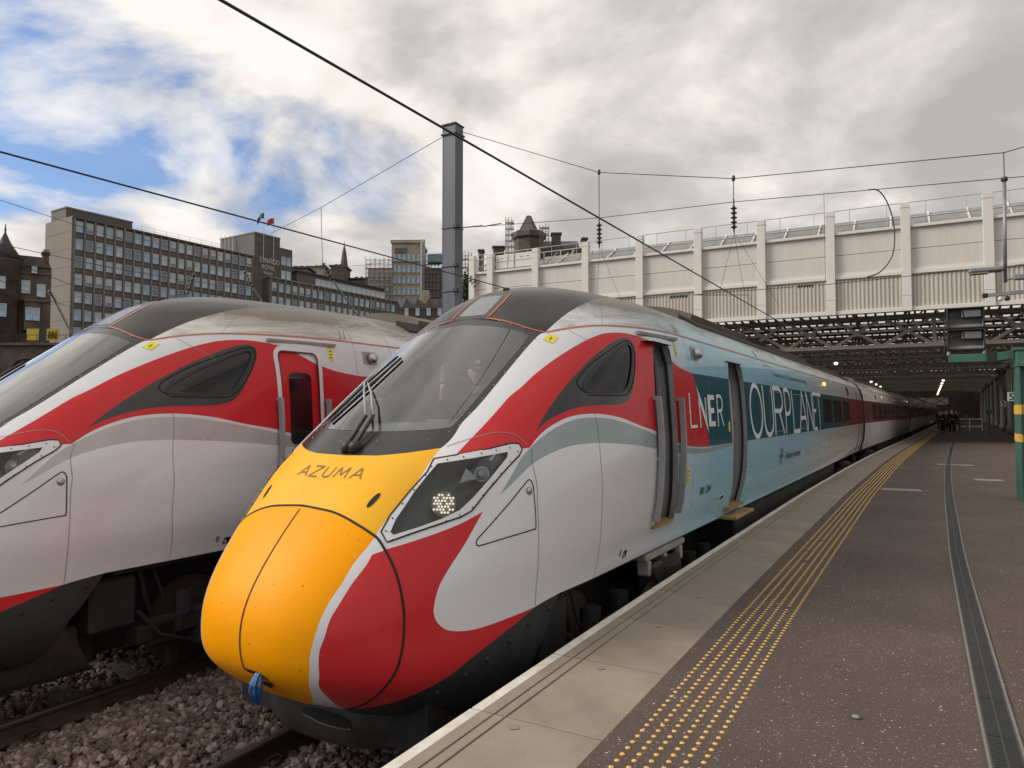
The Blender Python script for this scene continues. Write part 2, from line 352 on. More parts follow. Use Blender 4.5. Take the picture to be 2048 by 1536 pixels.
# --- slotted drain in the platform surface
_DV = [0, 3.95, 5.9, 7.75, 8.7, 11.27, 14, 18.5, 25.5, 35, 52, 80]; _DX = [.240, .245, .26, .278, .29, .35, .415, .55, .82, 1.27, 2.2, 3.7]
def DX(v): return float(pchip(_DV, _DX, v))
s = MB(); L = .5
s.box(0, .012, 0, L, .0, .009, M_KERBC); s.box(.138, .150, 0, L, .0, .009, M_KERBC)
s.box(.012, .138, 0, L, .0, .002, M_DARK)
s.box(.012, .020, 0, L - .004, .001, .008, M_IRON); s.box(.130, .138, 0, L - .004, .001, .008, M_IRON); s.box(.071, .079, 0, L - .004, .001, .008, M_IRON)
for k in range(25):
    y = .004 + k * .0198
    for x0, x1, sg in ((.020, .071, 1), (.079, .130, -1)):
        s.add([(x0, y, .007), (x1, y + .010 * sg, .007), (x1, y + .010 * sg + .0105, .007), (x0, y + .0105, .007)], [(0, 1, 2, 3)], M_IRON)
dme = s.mesh('grating')
drain = empty('drain_channel', (DX(2), 2, 0), label='long dark slotted drain grating set in the platform asphalt', cat='drain')
v = 1.0
while v < 62:
    x = DX(v); a = -math.atan((DX(v + .5) - x) / .5)
    link('grating', dme, drain, (x - DX(2), v - 2, .001), (0, 0, a)); v += .5
# --- cover plates and the little survey disc
for (x, y, w, l, a, lab) in ((-.24, 15.75, .66, .40, .05, 'pale rectangular cover plate beside the yellow domes'), (1.41, 18.95, .52, .42, .03, 'pale cover plate near the green signal post'),
                            (1.0, 24.0, .9, .35, .0, 'faint worn cover plate farther down the platform')):
    q = MB(); q.bbox(-w / 2, w / 2, -l / 2, l / 2, 0, .006, .002, M_PLATE); q.box(-w / 2 - .09, w / 2 + .16, -l / 2 - .05, l / 2 + .05, -.001, .0025, M_IRON)
    q.obj('cover_plate', loc=(x, y, .001), rot=(0, 0, a), label=lab, cat='cover plate', group='cover plates in the platform')
q = MB(); q.lathe([(.03, 0), (.03, .004)], 16, M_IRON); q.lathe([(.018, .004), (.016, .007)], 16, M_PLATE)
q.obj('survey_stud', loc=(-.28, 3.93, .001), label='small round metal stud with pale centre in the near asphalt', cat='stud')

# --- tracks
RP = [(-.07, -.159), (.07, -.159), (.07, -.148), (.012, -.125), (.010, -.045), (.034, -.030), (.036, -.008), (.028, 0), (-.028, 0), (-.036, -.008), (-.034, -.030), (-.010, -.045), (-.012, -.125), (-.07, -.148)]
def rail(track, side, lab):
    s = MB(); n = len(RP); vv = list(np.arange(-12, 40, 2.)) + list(np.arange(40, 166, 8.)); vs = []
    for v in vv:
        for px, pz in RP: vs.append(TR(v, track, side * .7525 + px, RAILZ + pz))
    for i in range(len(vv) - 1):
        for j in range(n):
            s.add([], [], None); f = (i * n + j, i * n + (j + 1) % n, (i + 1) * n + (j + 1) % n, (i + 1) * n + j)
            s.f.append(f); s.m.append(s.mi(M_RAILT if j in (6, 7, 8) else M_RAILS))
    s.v = [tuple(p) for p in vs]
    s.obj('rail', label=lab, cat='rail', group='running rails')
rail(0, -1, 'left steel rail under the orange nosed train'); rail(0, 1, 'rail hidden between the nearest train and the platform wall')
rail(1, 1, 'steel rail on the ballast side of the far left train'); rail(1, -1, 'rail under the far side of the left train')
sm = MB(); sm.bbox(-1.25, 1.25, -.13, .13, -.20, 0, .02, M_SLEEP)
sme = sm.mesh('sleeper')
cms = []
for sx in (-1, 1):
    for o_ in (-.10, .10):
        cm = MB(); cm.tube([(sx * .7525 + o_, -.06, .02), (sx * .7525 + o_ * .75, -.05, .06), (sx * .7525 + o_ * .75, .04, .065), (sx * .7525 + o_ * 1.25, .05, .05), (sx * .7525 + o_ * 1.3, -.03, .035)], .011, 6, M_RAILS); cms.append(cm.mesh('rail_clip', True))
ORD = ['first', 'second', 'third', 'fourth', 'fifth', 'sixth', 'seventh', 'eighth', 'ninth', 'tenth', 'eleventh', 'twelfth', 'thirteenth', 'fourteenth', 'fifteenth']
for tr, n_ in ((0, 5), (1, 9)):
    for k in range(n_):
        v = 1.15 + k * .65; p = TR(v, tr, 0, RAILZ - .165)
        so = link('sleeper', sme, None, p, (0, 0, -math.atan(slope(v))), label=ORD[k] + ' concrete sleeper from the front, bedded in ballast under the ' + ('orange nosed train' if tr == 0 else 'left train'), cat='sleeper', group='sleepers under the two tracks')
        for cme in cms: link('rail_clip', cme, so)

# --- ballast
def m_stone():
    m = bpy.data.materials.new('ballast_stone'); m.use_nodes = True; t = m.node_tree; b = t.nodes['Principled BSDF']
    at_ = N(t, 'ShaderNodeAttribute', attribute_name='tone')
    tc = N(t, 'ShaderNodeTexCoord'); nz = N(t, 'ShaderNodeTexNoise', i_Scale=45.0, i_Detail=4.0); LK(t, tc.outputs['Object'], nz.inputs['Vector'])
    c = ramp(t, at_.outputs['Fac'], [(0, (.085, .064, .054)), (.45, (.17, .122, .10)), (.75, (.24, .172, .143)), (1, (.34, .30, .27))])
    c = mixc(t, .5, c, ramp(t, nz.outputs[0], [(.3, (.35, .33, .31)), (.7, (1.5, 1.45, 1.4))]), 'MULTIPLY'); LK(t, c, b.inputs['Base Color']); b.inputs['Roughness'].default_value = .9
    return m
M_STONE = m_stone()
bed = MB(); xs = np.linspace(-24, -1.7, 60); ys = np.concatenate([np.linspace(-4, 12, 60), np.linspace(13, 160, 40)])
def bedz(x, y):
    z = -1.10
    for tr in (0, 1, 2, 3):
        d = abs(x - TR(y, tr)[0])
        if d < 1.2: z = min(z, -1.115)
        if d < .7: z -= .0
    mid = (TR(y, 0)[0] + TR(y, 1)[0]) / 2
    return z + .05 * math.exp(-((x - mid) / .55) ** 2) + .02 * math.sin(x * 3.1 + y * 1.7)
n = len(xs)
for yy in ys:
    for xx in xs: bed.v.append((xx, yy, bedz(xx, yy)))
for i in range(len(ys) - 1):
    for j in range(n - 1): bed.f.append((i * n + j, i * n + j + 1, (i + 1) * n + j + 1, (i + 1) * n + j)); bed.m.append(0)
bed.mats = [pm('ballast_bed', (.07, .055, .046), .95, var=.5, scale=14, bump=.9, bscale=18)]
bed.obj('track_bed', smooth=True, kind='structure')
def stones():
    rg = np.random.default_rng(5); protos = []
    for k in range(10):
        bm = bmesh.new(); bmesh.ops.create_icosphere(bm, subdivisions=1, radius=1)
        P = np.array([v.co for v in bm.verts]); 
        for _ in range(9):   # random plane cuts give broken faces
            nrm = rg.normal(0, 1, 3); nrm /= np.linalg.norm(nrm); h = rg.uniform(.45, .8); d = P @ nrm
            P = P - np.outer(np.maximum(d - h, 0), nrm)
        P *= rg.uniform(.7, 1.15, 3); protos.append((P, [[v.index for v in f.verts] for f in bm.faces])); bm.free()
    V = []; Fc = []; T = []; nb = 0
    def put(x, y, z, r):
        nonlocal nb
        P, f = protos[rg.integers(10)]; a, b_, c_ = rg.uniform(0, 6.28, 3)
        M = np.array(Matrix.Rotation(a, 3, 'Z') @ Matrix.Rotation(b_, 3, 'X') @ Matrix.Rotation(c_, 3, 'Y'))
        V.append(P @ M.T * r + np.array([x, y, z])); Fc.extend([[i + nb for i in q] for q in f]); nb += len(P); T.extend([rg.uniform(0, 1)] * len(P))
    for k in range(21000):
        if k < 15000: y = rg.uniform(.9, 6.2); x = rg.uniform(-6.45, -3.3)
        else: y = rg.uniform(.9, 8.5); x = rg.uniform(-8.2, -6.0) if k % 3 else rg.uniform(-4.5, -2.3)
        d0 = min(abs(x - TR(y, 0, s)[0]) for s in (-.7525, .7525)); d1 = min(abs(x - TR(y, 1, s)[0]) for s in (-.7525, .7525))
        if min(d0, d1) < .085: continue
        r = rg.uniform(.026, .050) * (1 + .25 * (rg.random() < .1))
        put(x, y, bedz(x, y) + r * .45 + rg.uniform(-.012, .028), r)
    me = bpy.data.meshes.new('ballast'); me.from_pydata(np.concatenate(V).tolist(), [], Fc); me.materials.append(M_STONE)
    at_ = me.attributes.new('tone', 'FLOAT', 'POINT'); at_.data.foreach_set('value', T)
    link('ballast', me, kind='stuff', label='loose brown and grey ballast stones between the two tracks', cat='ballast')
stones()
_A0=[(-.6,1.15),(-.5,.82),(-.4,.56),(-.3,.37),(-.2,.22),(-.1,.10),(-.043,.05),(.016,.021),(.092,.004),(.185,0),(.294,.016),(.398,.058),(.518,.133),(.659,.244),(.774,.350),(.876,.45),(1.0,.58),(1.107,.706),(1.203,.84),(1.36,1.07),(1.8,1.67),(2.1,2.07),(2.267,2.29),(2.348,2.395),(2.45,2.54),(2.574,2.727),(2.669,2.947),(2.74,3.2),(2.79,3.5),(2.83,3.95)]
_SEC=[(.80,-.6),(.98,-.5),(1.10,-.35),(1.15,-.2),(1.18,0),(1.21,.2),(1.232,.31),(1.29,.5),(1.335,.8),(1.35,1.16),(1.328,1.63),(1.295,2.0),(1.26,2.2),(1.19,2.36),(1.05,2.52),(.85,2.65),(.6,2.745),(.3,2.81),(.0,2.83)]
_ZK=[-.6,-.2,.2,.6,1.0,1.5,2.0,2.4,2.83]
_LV=[1.0,1.55,2.5,2.85,2.7,2.46,2.22,2.02,1.86]
_MV=[2.3,2.2,2.14,2.08,2.2,2.4,2.29,2.13,2.05]
_NV=[2.6,2.67,2.75,2.68,2.82,3.0,2.71,2.4,2.15]
def _smooth(v,s):
    k=np.exp(-.5*(np.arange(-3*s,3*s+1)/s)**2);k/=k.sum()
    p=np.r_[2*v[0]-v[1:3*s+1][::-1],v,2*v[-1]-v[-3*s-1:-1][::-1]]
    return np.convolve(p,k,'valid')
_zd=np.linspace(-.6,2.83,1400)
_a0d=_smooth(pchip(*zip(*_A0),_zd),16)
_Ld=_smooth(pchip(_ZK,_LV,_zd),60);_Md=_smooth(pchip(_ZK,_MV,_zd),60);_Nd=_smooth(pchip(_ZK,_NV,_zd),60)
_sw=np.array(_SEC);_cl=np.r_[0,np.cumsum(np.hypot(*np.diff(_sw,axis=0).T))]
_sd=np.linspace(0,_cl[-1],1600);_wd=_smooth(pchip(_cl,_sw[:,0],_sd),24);_szd=_smooth(pchip(_cl,_sw[:,1],_sd),24)
_wd[-1]=0;_wd=np.maximum(_wd,0)
_szd=np.maximum.accumulate(_szd)+np.arange(1600)*1e-9
SMAX=_cl[-1]
def z2s(z): return np.interp(z,_szd,_sd)
def s2z(s): return np.interp(s,_sd,_szd)
def secW(s): return np.interp(s,_sd,_wd)
def a0(z): return np.interp(z,_zd,_a0d)
def LMN(z): return np.interp(z,_zd,_Ld),np.interp(z,_zd,_Md),np.interp(z,_zd,_Nd)
def S(a,z):
    L,m,n=LMN(z);t=np.clip((a-a0(z))/L,0,1)
    return secW(z2s(z))*(1-(1-t)**m)**(1/n)
ZTOP=float(_szd[-1])
# domain: X in [0,..), Y=s
def dom(a,z):
    L,m,n=LMN(z);t=np.maximum((np.asarray(a)-a0(z))/L,0);return 2*t**(1/n),z2s(z)
def undom(X,Y):
    z=s2z(Y);L,m,n=LMN(z);a=a0(z)+L*(np.maximum(X,0)/2)**n
    return a,z
def surfpt(X,Y):
    z=s2z(Y);L,m,n=LMN(z);x=np.maximum(X,0)/2;t=np.clip(x**n,0,1)
    a=a0(z)+L*x**n
    return np.stack([a,secW(Y)*(1-(1-t)**m)**(1/n),z],-1)
# ------------------------------------------------------------------ train
def spt(X, Y):
    """surface point (u, a, z) with signed X"""
    X = np.asarray(X, float); p = surfpt(np.abs(X), np.clip(Y, 0, SMAX)); return np.stack([p[..., 1] * np.where(X < 0, -1, 1), p[..., 0], p[..., 2]], -1)
def snorm(X, Y):
    e = 2e-3; X = np.asarray(X, float); Y = np.asarray(Y, float)
    dX = spt(X + e, Y) - spt(X - e, Y); dY = spt(X, np.minimum(Y + e, SMAX)) - spt(X, np.maximum(Y - e, 0))
    n = np.cross(dX, dY); n /= (np.linalg.norm(n, axis=-1, keepdims=True) + 1e-12)
    ref = spt(X, Y) - np.array([0, 6.0, 1.0]); ref[..., 1] = np.minimum(ref[..., 1], 0)
    s = np.where(np.sum(n * ref, -1) < 0, -1.0, 1.0); return n * s[..., None]
def on_side(a, z, off=0.0, side=1):
    X, Y = dom(np.asarray(a, float), np.asarray(z, float)); p = spt(X, Y); n = snorm(X, Y); q = p + n * off
    if side < 0: q = q * np.array([-1, 1, 1])
    return q
def a_of(u, z):
    L, m, n = LMN(z); w = secW(z2s(z)); return a0(z) + L * (1 - (1 - np.clip(abs(u) / w, 0, .999) ** n) ** (1 / m))
def on_nose(u, z, off=0.0):
    u = np.asarray(u, float); z = np.asarray(z, float); q = on_side(a_of(np.maximum(abs(u), 1e-4), z), z, off); q[..., 0] *= np.where(u < 0, -1, 1); return q
def cr(pts, sub=5):
    P = np.array(pts, float)
    if len(P) < 3: return P
    out = []
    for i in range(len(P) - 1):
        p0 = P[max(i - 1, 0)]; p1 = P[i]; p2 = P[i + 1]; p3 = P[min(i + 2, len(P) - 1)]
        for k in range(sub):
            t = k / sub; out.append(.5 * (2 * p1 + (p2 - p0) * t + (2 * p0 - 5 * p1 + 4 * p2 - p3) * t * t + (3 * p1 - p0 - 3 * p2 + p3) * t ** 3))
    out.append(P[-1]); return np.array(out)
K = dict(
 gap=[(.45, .893), (.465, .89), (.463, .875), (.462, .848), (.465, .813), (.475, .778), (.488, .738), (.490, .69), (.492, .62), (.494, .54), (.492, .44), (.489, .33), (.478, .22), (.462, .125), (.440, .04), (.415, -.03), (.392, -.09), (.382, -.15), (.385, -.22), (.41, -.285)],
 hy=[(.485, .745), (.42, .68), (.34, .60), (.26, .50), (.19, .41), (.14, .32), (.11, .23), (.093, .12), (.10, .03), (.13, -.06), (.20, -.15), (.31, -.25), (.40, -.315)],
 hr=[(.43, .65), (.38, .59), (.30, .505), (.22, .40), (.17, .32), (.14, .23), (.12, .15), (.12, .07), (.13, .01), (.16, -.07), (.24, -.155), (.34, -.24), (.41, -.285)],
 yr=[(1.07, 1.26), (.97, 1.188), (.83, 1.07), (.68, .94), (.59, .855), (.50, .765)],
 cowl=[(.86, 1.208), (.93, 1.228), (1.07, 1.26)],
 pillar=[(1.07, 1.26), (1.12, 1.29), (1.2, 1.345), (1.31, 1.43), (1.48, 1.545), (1.70, 1.70), (1.93, 1.86), (2.18, 2.03), (2.36, 2.145), (2.42, 2.17)],
 orf=[(2.42, 2.17), (2.375, 2.20), (2.36, 2.25), (2.362, 2.29)],
 glass1=[(1.10, 1.37), (1.16, 1.38), (1.225, 1.393)], glass2=[(1.25, 1.405), (1.36, 1.48), (1.67, 1.70), (2.01, 1.935), (2.19, 2.06), (2.275, 2.12), (2.30, 2.145), (2.295, 2.17), (2.285, 2.195), (2.275, 2.225), (2.27, 2.25)],
 roofb=[(2.42, 2.17), (2.61, 2.28), (2.83, 2.39), (3.10, 2.495), (3.47, 2.60), (3.85, 2.66), (4.4, 2.705), (5.2, 2.73), (6.4, 2.74)],
 cant=[(2.43, 2.172), (2.58, 2.21), (2.74, 2.24), (2.96, 2.27), (3.29, 2.29), (3.73, 2.305), (4.15, 2.312), (5.0, 2.316), (24.3, 2.316)],
 redu=[(1.10, 1.22), (1.25, 1.32), (1.44, 1.445), (1.58, 1.54), (1.70, 1.62), (1.83, 1.693), (2.01, 1.80), (2.20, 1.90), (2.41, 2.0), (2.62, 2.09), (2.80, 2.155), (2.97, 2.20), (3.17, 2.222), (3.34, 2.217), (3.52, 2.195), (3.70, 2.16), (4.09, 2.0), (4.4, 1.945), (4.71, 1.92)],
 redl=[(5.19, 1.12), (4.7, 1.135), (4.23, 1.175), (3.41, 1.33), (3.07, 1.385), (2.76, 1.45), (2.5, 1.483), (2.32, 1.49), (2.15, 1.48), (1.99, 1.45), (1.82, 1.39), (1.70, 1.33), (1.58, 1.25)],
 gu=[(1.23, .95), (1.34, 1.055), (1.49, 1.19), (1.64, 1.28), (1.81, 1.36), (1.97, 1.415), (2.13, 1.45), (2.3, 1.46), (2.54, 1.45), (2.81, 1.41), (3.14, 1.35), (3.42, 1.295), (4.23, 1.155), (5.0, 1.105), (5.6, 1.11), (6.6, 1.128)],
 gl=[(6.6, 1.118), (5.8, 1.072), (5.0, 1.06), (4.3, 1.085), (3.42, 1.17), (3.04, 1.212), (2.7, 1.24), (2.37, 1.26), (2.18, 1.262), (1.97, 1.25), (1.77, 1.212), (1.58, 1.15), (1.43, 1.07), (1.31, .995), (1.23, .95)],
 win=[(1.70, 1.37), (1.85, 1.49), (2.05, 1.63), (2.30, 1.785), (2.60, 1.95), (2.85, 2.065), (3.04, 2.14), (3.19, 2.177), (3.27, 2.155), (3.27, 2.08), (3.215, 1.97), (3.125, 1.83), (3.03, 1.70), (2.93, 1.615), (2.80, 1.575), (2.66, 1.562), (2.49, 1.56), (2.31, 1.553), (2.14, 1.53), (1.97, 1.487), (1.83, 1.435), (1.70, 1.37)],
 wing=[(2.40, 1.755), (2.64, 1.89), (2.89, 2.005), (3.10, 2.09), (3.20, 2.115), (3.21, 2.06), (3.14, 1.94), (3.02, 1.79), (2.94, 1.715), (2.83, 1.682), (2.59, 1.672), (2.38, 1.672), (2.35, 1.70), (2.40, 1.755)],
 hl=[(.97, 1.16), (1.16, 1.19), (1.40, 1.225), (1.375, 1.19), (1.19, 1.055), (1.05, .95), (.94, .875), (.82, .83), (.69, .79), (.56, .752), (.553, .768), (.61, .84), (.76, .99), (.89, 1.10)],
 hlo=[(.98, 1.19), (1.08, 1.21), (1.30, 1.25), (1.46, 1.282), (1.51, 1.277), (1.512, 1.24), (1.47, 1.20), (1.34, 1.12), (1.16, .99), (1.01, .865), (.93, .832), (.78, .795), (.63, .752), (.515, .713), (.52, .772), (.60, .862), (.74, .99), (.89, 1.11)],
 rfu=[(.49, .675), (.62, .71), (.77, .75), (.91, .79), (1.02, .83), (1.085, .855)],
 rfr=[(1.085, .855), (1.0, .76), (.90, .65), (.80, .55), (.715, .45), (.67, .35), (.66, .29), (.68, .23), (.735, .18), (.82, .155), (.94, .142), (1.13, .147), (1.50, .165)],
 bot=[(1.80, .20), (1.50, .165), (1.29, .10), (1.10, .045), (.92, -.015), (.77, -.085), (.67, -.13), (.55, -.185), (.47, -.235), (.42, -.285)],
)
CAR_END = 24.3
def rrect(a_0, a_1, z_0, z_1, r=.1, n=5):
    out = []
    for cx, cz, s0 in ((a_1 - r, z_1 - r, 0), (a_0 + r, z_1 - r, 90), (a_0 + r, z_0 + r, 180), (a_1 - r, z_0 + r, 270)):
        for k in range(n + 1):
            t = R(s0 + 90 * k / n); out.append((cx + r * math.cos(t), cz + r * math.sin(t)))
    return out
CABDOOR = (3.47, 4.04, .45, 2.165); PASDOOR = (6.20, 7.02, .30, 2.145)
CABL = [(.45, 3.55), (.62, 3.52), (.80, 3.49), (1.02, 3.46), (1.31, 3.44), (1.65, 3.47), (1.92, 3.54), (2.06, 3.59), (2.13, 3.63), (2.165, 3.70)]      # front edge of the open cab door: (z, a)
CABR = [(2.165, 3.99), (2.13, 4.04), (2.0, 4.05), (1.66, 4.03), (1.0, 4.05), (.45, 4.12)]
CABOPEN = [(a, z) for z, a in CABL] + [(a, z) for z, a in CABR]
PASL = [(.30, 6.42), (.5, 6.38), (.73, 6.30), (1.18, 6.19), (1.62, 6.18), (1.95, 6.24), (2.10, 6.30), (2.145, 6.36)]
PASR = [(2.145, 6.95), (2.10, 7.01), (1.95, 7.03), (1.2, 7.03), (.5, 7.03), (.30, 7.03)]
PASOPEN = [(a, z) for z, a in PASL] + [(a, z) for z, a in PASR]
BANDZ = (1.128, 1.922)
def make_regions():
    def P(*chunks, smooth=True):
        out = []
        if not smooth and len(chunks) == 1 and chunks[0][0][0] is not None: chunks = (list(chunks[0]) + [chunks[0][0]],)
        for c_ in chunks:
            q = []
            if not smooth or len(c_) == 2:
                d_ = [c_[0]]
                for p_, q_ in zip(c_[:-1], c_[1:]):
                    if p_[0] is None or q_[0] is None: d_.append(q_); continue
                    k_ = max(1, int(max(abs(q_[0] - p_[0]) / .5, abs(q_[1] - p_[1]) / .07)))
                    d_ += [(p_[0] + (q_[0] - p_[0]) * j_ / k_, p_[1] + (q_[1] - p_[1]) * j_ / k_) for j_ in range(1, k_ + 1)]
                c_ = d_
            for a, z in c_:
                if a is None: q.append((0.0, float(z2s(z))))
                else:
                    X, Y = dom(a, z); q.append((float(X), float(Y)))
            q = cr(q) if (smooth and len(q) > 2) else np.array(q)
            out.append(np.array(q))
        V = np.concatenate(out); keep = [0]
        for i in range(1, len(V)):
            if np.hypot(*(V[i] - V[keep[-1]])) > 1e-4: keep.append(i)
        V = V[keep]
        if np.hypot(*(V[0] - V[-1])) < 1e-4: V = V[:-1]
        return V
    C = lambda z: [(None, z)]
    g = K['gap']; gtop = g[:7]; gsplit = 7
    reg = []
    reg.append(('none', P([(.42, -.285)], K['bot'][::-1], [(CAR_END, .20), (CAR_END, -.6)], C(-.6), C(-.335))))
    reg.append(('valance', P([(.42, -.285)], K['bot'][::-1], [(1.62, -.05), (1.47, -.28), (1.34, -.42), (1.1, -.47), (.95, -.50), (.78, -.46), (.60, -.40), (.46, -.32)])))
    reg.append(('redfront', P(K['rfu'], K['rfr'], K['bot'][1:], [(.41, -.285)], K['gap'][::-1][:13])))
    reg.append(('hatchy', P(C(.893), K['gap'], C(-.335))))
    reg.append(('hatchw', P(K['hy'], [(.41, -.285)], K['hr'][::-1], [(.49, .672), (.489, .71)])))
    reg.append(('hatchr', P([(.49, .672)], K['hr'], K['gap'][::-1][:13])))
    reg.append(('yellow', P(C(1.203), K['cowl'], K['yr'], [(.488, .738)], K['gap'][:7][::-1], C(.893))))
    reg.append(('frame', P(C(1.203), K['cowl'], K['pillar'], K['orf'], C(2.325))))
    reg.append(('glass', P(C(1.362), K['glass1'], K['glass2'], C(2.262))))
    reg.append(('roofblack', P(C(2.325), K['orf'][::-1], K['roofb'], [(6.4, ZTOP)], [(None, ZTOP)])))
    reg.append(('roofwhite', P(K['roofb'], [(6.4, ZTOP), (CAR_END + .2, ZTOP), (CAR_END + .2, 2.316), (24.3, 2.316)], K['cant'][::-1][1:])))
    su = [(a_of(u, z), z) for u, z in ((.175, 2.34), (.18, 2.42), (.175, 2.52), (.15, 2.60))]; si = [(a_of(u, z), z) for u, z in ((.135, 2.362), (.14, 2.42), (.135, 2.51), (.115, 2.578))]
    reg.append(('sunframe', P(C(2.333), su, C(2.607), smooth=False))); reg.append(('sunglass', P(C(2.358), si, C(2.585), smooth=False)))
    reg.append(('redband', P(K['redu'], K['redl'], [(1.51, 1.245), (1.50, 1.277), (1.30, 1.25), (1.10, 1.214)])))
    reg.append(('band', P([(4.71, 1.92), (24.3, 1.922), (24.3, 1.128), (5.19, 1.122)], smooth=False)))
    reg.append(('grey', P(K['gu'], K['gl'])))
    reg.append(('winframe', P(K['win']))); reg.append(('winglass', P(K['wing'])))
    reg.append(('hlframe', P(K['hlo'], smooth=False))); reg.append(('hlglass', P(K['hl'], smooth=False)))
    reg.append(('cabdoor', P(rrect(*CABDOOR, .10), smooth=False))); reg.append(('cabopen', P(CABOPEN, smooth=False))); reg.append(('pasdoor', P(PASOPEN, smooth=False)))
    return reg
def inside(poly, pts):
    x, y = pts[:, 0], pts[:, 1]; r = np.zeros(len(pts), bool); n = len(poly); j = n - 1
    for i in range(n):
        xi, yi = poly[i]; xj, yj = poly[j]
        c = ((yi > y) != (yj > y)) & (x < (xj - xi) * (y - yi) / (yj - yi + 1e-15) + xi); r ^= c; j = i
    return r
def triangulate():
    reg = make_regions(); V = []; Ed = []
    for _, P in reg:
        b = len(V); V += [tuple(p) for p in P]; n = len(P); Ed += [(b + i, b + (i + 1) % n) for i in range(n)]
    Xs = np.concatenate([np.linspace(0, 2.5, 72), np.arange(2.58, 5.2, .11)]); Ys = np.linspace(0, SMAX, 66)
    for X in Xs:
        for Y in Ys: V.append((float(X), float(Y)))
    ve = []
    b = len(V)
    for Y in np.linspace(0, SMAX, 60): X, _ = dom(CAR_END, s2z(Y)); V.append((float(X), float(Y)))
    Ed += [(b + i, b + i + 1) for i in range(59)]
    vo, eo, fo, _, _, _ = delaunay_2d_cdt([Vector(p) for p in V], Ed, [], 0, 1e-5)
    D = np.array([(p.x, p.y) for p in vo]); F = np.array(fo); cen = D[F].mean(1)
    names = ['white'] + [n for n, _ in reg]; lab = np.zeros(len(F), int)
    sub = np.zeros(len(F), int); sub3 = np.zeros(len(F), bool)
    for i, (n, P) in enumerate(reg):
        m = inside(P, cen)
        if n == 'cabdoor': sub[m] |= 1
        elif n == 'pasdoor': sub[m] |= 2
        elif n == 'cabopen': sub[m] |= 4
        else: lab[m] = i + 1
    ac, _ = undom(cen[:, 0], cen[:, 1]); lab[ac > CAR_END] = names.index('none')
    D[:, 0] = np.maximum(D[:, 0], 0); D[D[:, 0] < 1e-4, 0] = 0
    Pn = spt(D[:, 0], D[:, 1]); Nn = snorm(D[:, 0], D[:, 1])
    c0 = (D[:, 0] < 1e-4) | (D[:, 1] > SMAX - 1e-4); Pn[c0, 0] = 0
    Nn[c0, 0] = 0; Nn = np.nan_to_num(Nn); Nn[np.linalg.norm(Nn, axis=1) < .5] = (0, 0, 1); Nn /= np.linalg.norm(Nn, axis=1, keepdims=True)
    # drop degenerate slivers
    A = np.linalg.norm(np.cross(Pn[F[:, 1]] - Pn[F[:, 0]], Pn[F[:, 2]] - Pn[F[:, 0]]), axis=1)
    k = A > 1e-9; F = F[k]; lab = lab[k]; sub = sub[k]
    fn = np.cross(Pn[F[:, 1]] - Pn[F[:, 0]], Pn[F[:, 2]] - Pn[F[:, 0]]); fl = np.sum(fn * Nn[F].mean(1), 1) < 0
    F[fl] = F[fl][:, ::-1]
    return D, Pn, Nn, F, lab, sub, names
TRI = triangulate()
def shell(name, faces, matlist, matidx, parent, sides=(1, -1), off=0.0, flip=False):
    """mesh object from a set of body triangles; sides: 1 right half, -1 mirrored"""
    D, Pn, Nn, F, lab, sub, names = TRI
    vs = []; ns = []; fs = []; mi = []
    Fs = F[faces]; used = np.unique(Fs); mp = -np.ones(len(Pn), int); mp[used] = np.arange(len(used))
    Pu = Pn[used] + Nn[used] * off; Nu = Nn[used] * (-1 if flip else 1); cen_ = Pn[used][:, 0] == 0
    remap = {}
    for s in sides:
        b = len(vs); idx = np.empty(len(used), int)
        for i in range(len(used)):
            if cen_[i] and i in remap: idx[i] = remap[i]; continue
            p = Pu[i]; q = Nu[i]; vs.append((p[0] * s, p[1], p[2])); ns.append((q[0] * s, q[1], q[2])); idx[i] = len(vs) - 1
            if cen_[i]: remap[i] = idx[i]
        ff = idx[mp[Fs]]
        if (s < 0) != flip: ff = ff[:, ::-1]
        fs += ff.tolist(); mi += list(matidx)
    me = bpy.data.meshes.new(name); me.from_pydata(vs, [], fs)
    for m in matlist: me.materials.append(m)
    me.polygons.foreach_set('material_index', mi); me.polygons.foreach_set('use_smooth', [True] * len(fs))
    me.normals_split_custom_set_from_vertices(ns)
    return link(name, me, parent)
def ribbon(mb, pts, w, mat, off=.003, side=1, sub=5, dense=.12):
    if sub == 0:
        d_ = [pts[0]]
        for p_, q_ in zip(pts[:-1], pts[1:]):
            k_ = max(1, int(max(abs(q_[0] - p_[0]) / .5, abs(q_[1] - p_[1]) / .07))); d_ += [(p_[0] + (q_[0] - p_[0]) * j_ / k_, p_[1] + (q_[1] - p_[1]) * j_ / k_) for j_ in range(1, k_ + 1)]
        pts = [d_[0]] + [q_ for p_, q_ in zip(d_[:-1], d_[1:]) if math.hypot(q_[0] - p_[0], q_[1] - p_[1]) > 1e-4]
    """thin painted line or seam following the body"""
    P = cr([tuple(map(float, dom(a, z))) for a, z in pts], sub) if sub else np.array([tuple(map(float, dom(a, z))) for a, z in pts])
    Q = spt(P[:, 0], P[:, 1]); Nn = snorm(P[:, 0], P[:, 1]); T = np.gradient(Q, axis=0); T /= np.linalg.norm(T, axis=1, keepdims=True) + 1e-9
    S_ = np.cross(Nn, T); S_ /= np.linalg.norm(S_, axis=1, keepdims=True) + 1e-9
    A = Q + Nn * off + S_ * w / 2; B = Q + Nn * off - S_ * w / 2
    if side < 0: A = A * [-1, 1, 1]; B = B * [-1, 1, 1]
    n = len(Q); mb.add([*A, *B], [(i, i + 1, n + i + 1, n + i) for i in range(n - 1)], mat)
def decal(mb, poly, mat, off=.004, side=1):
    P = on_side([p[0] for p in poly], [p[1] for p in poly], off, side); mb.add(P, [tuple(range(len(poly)))], mat)
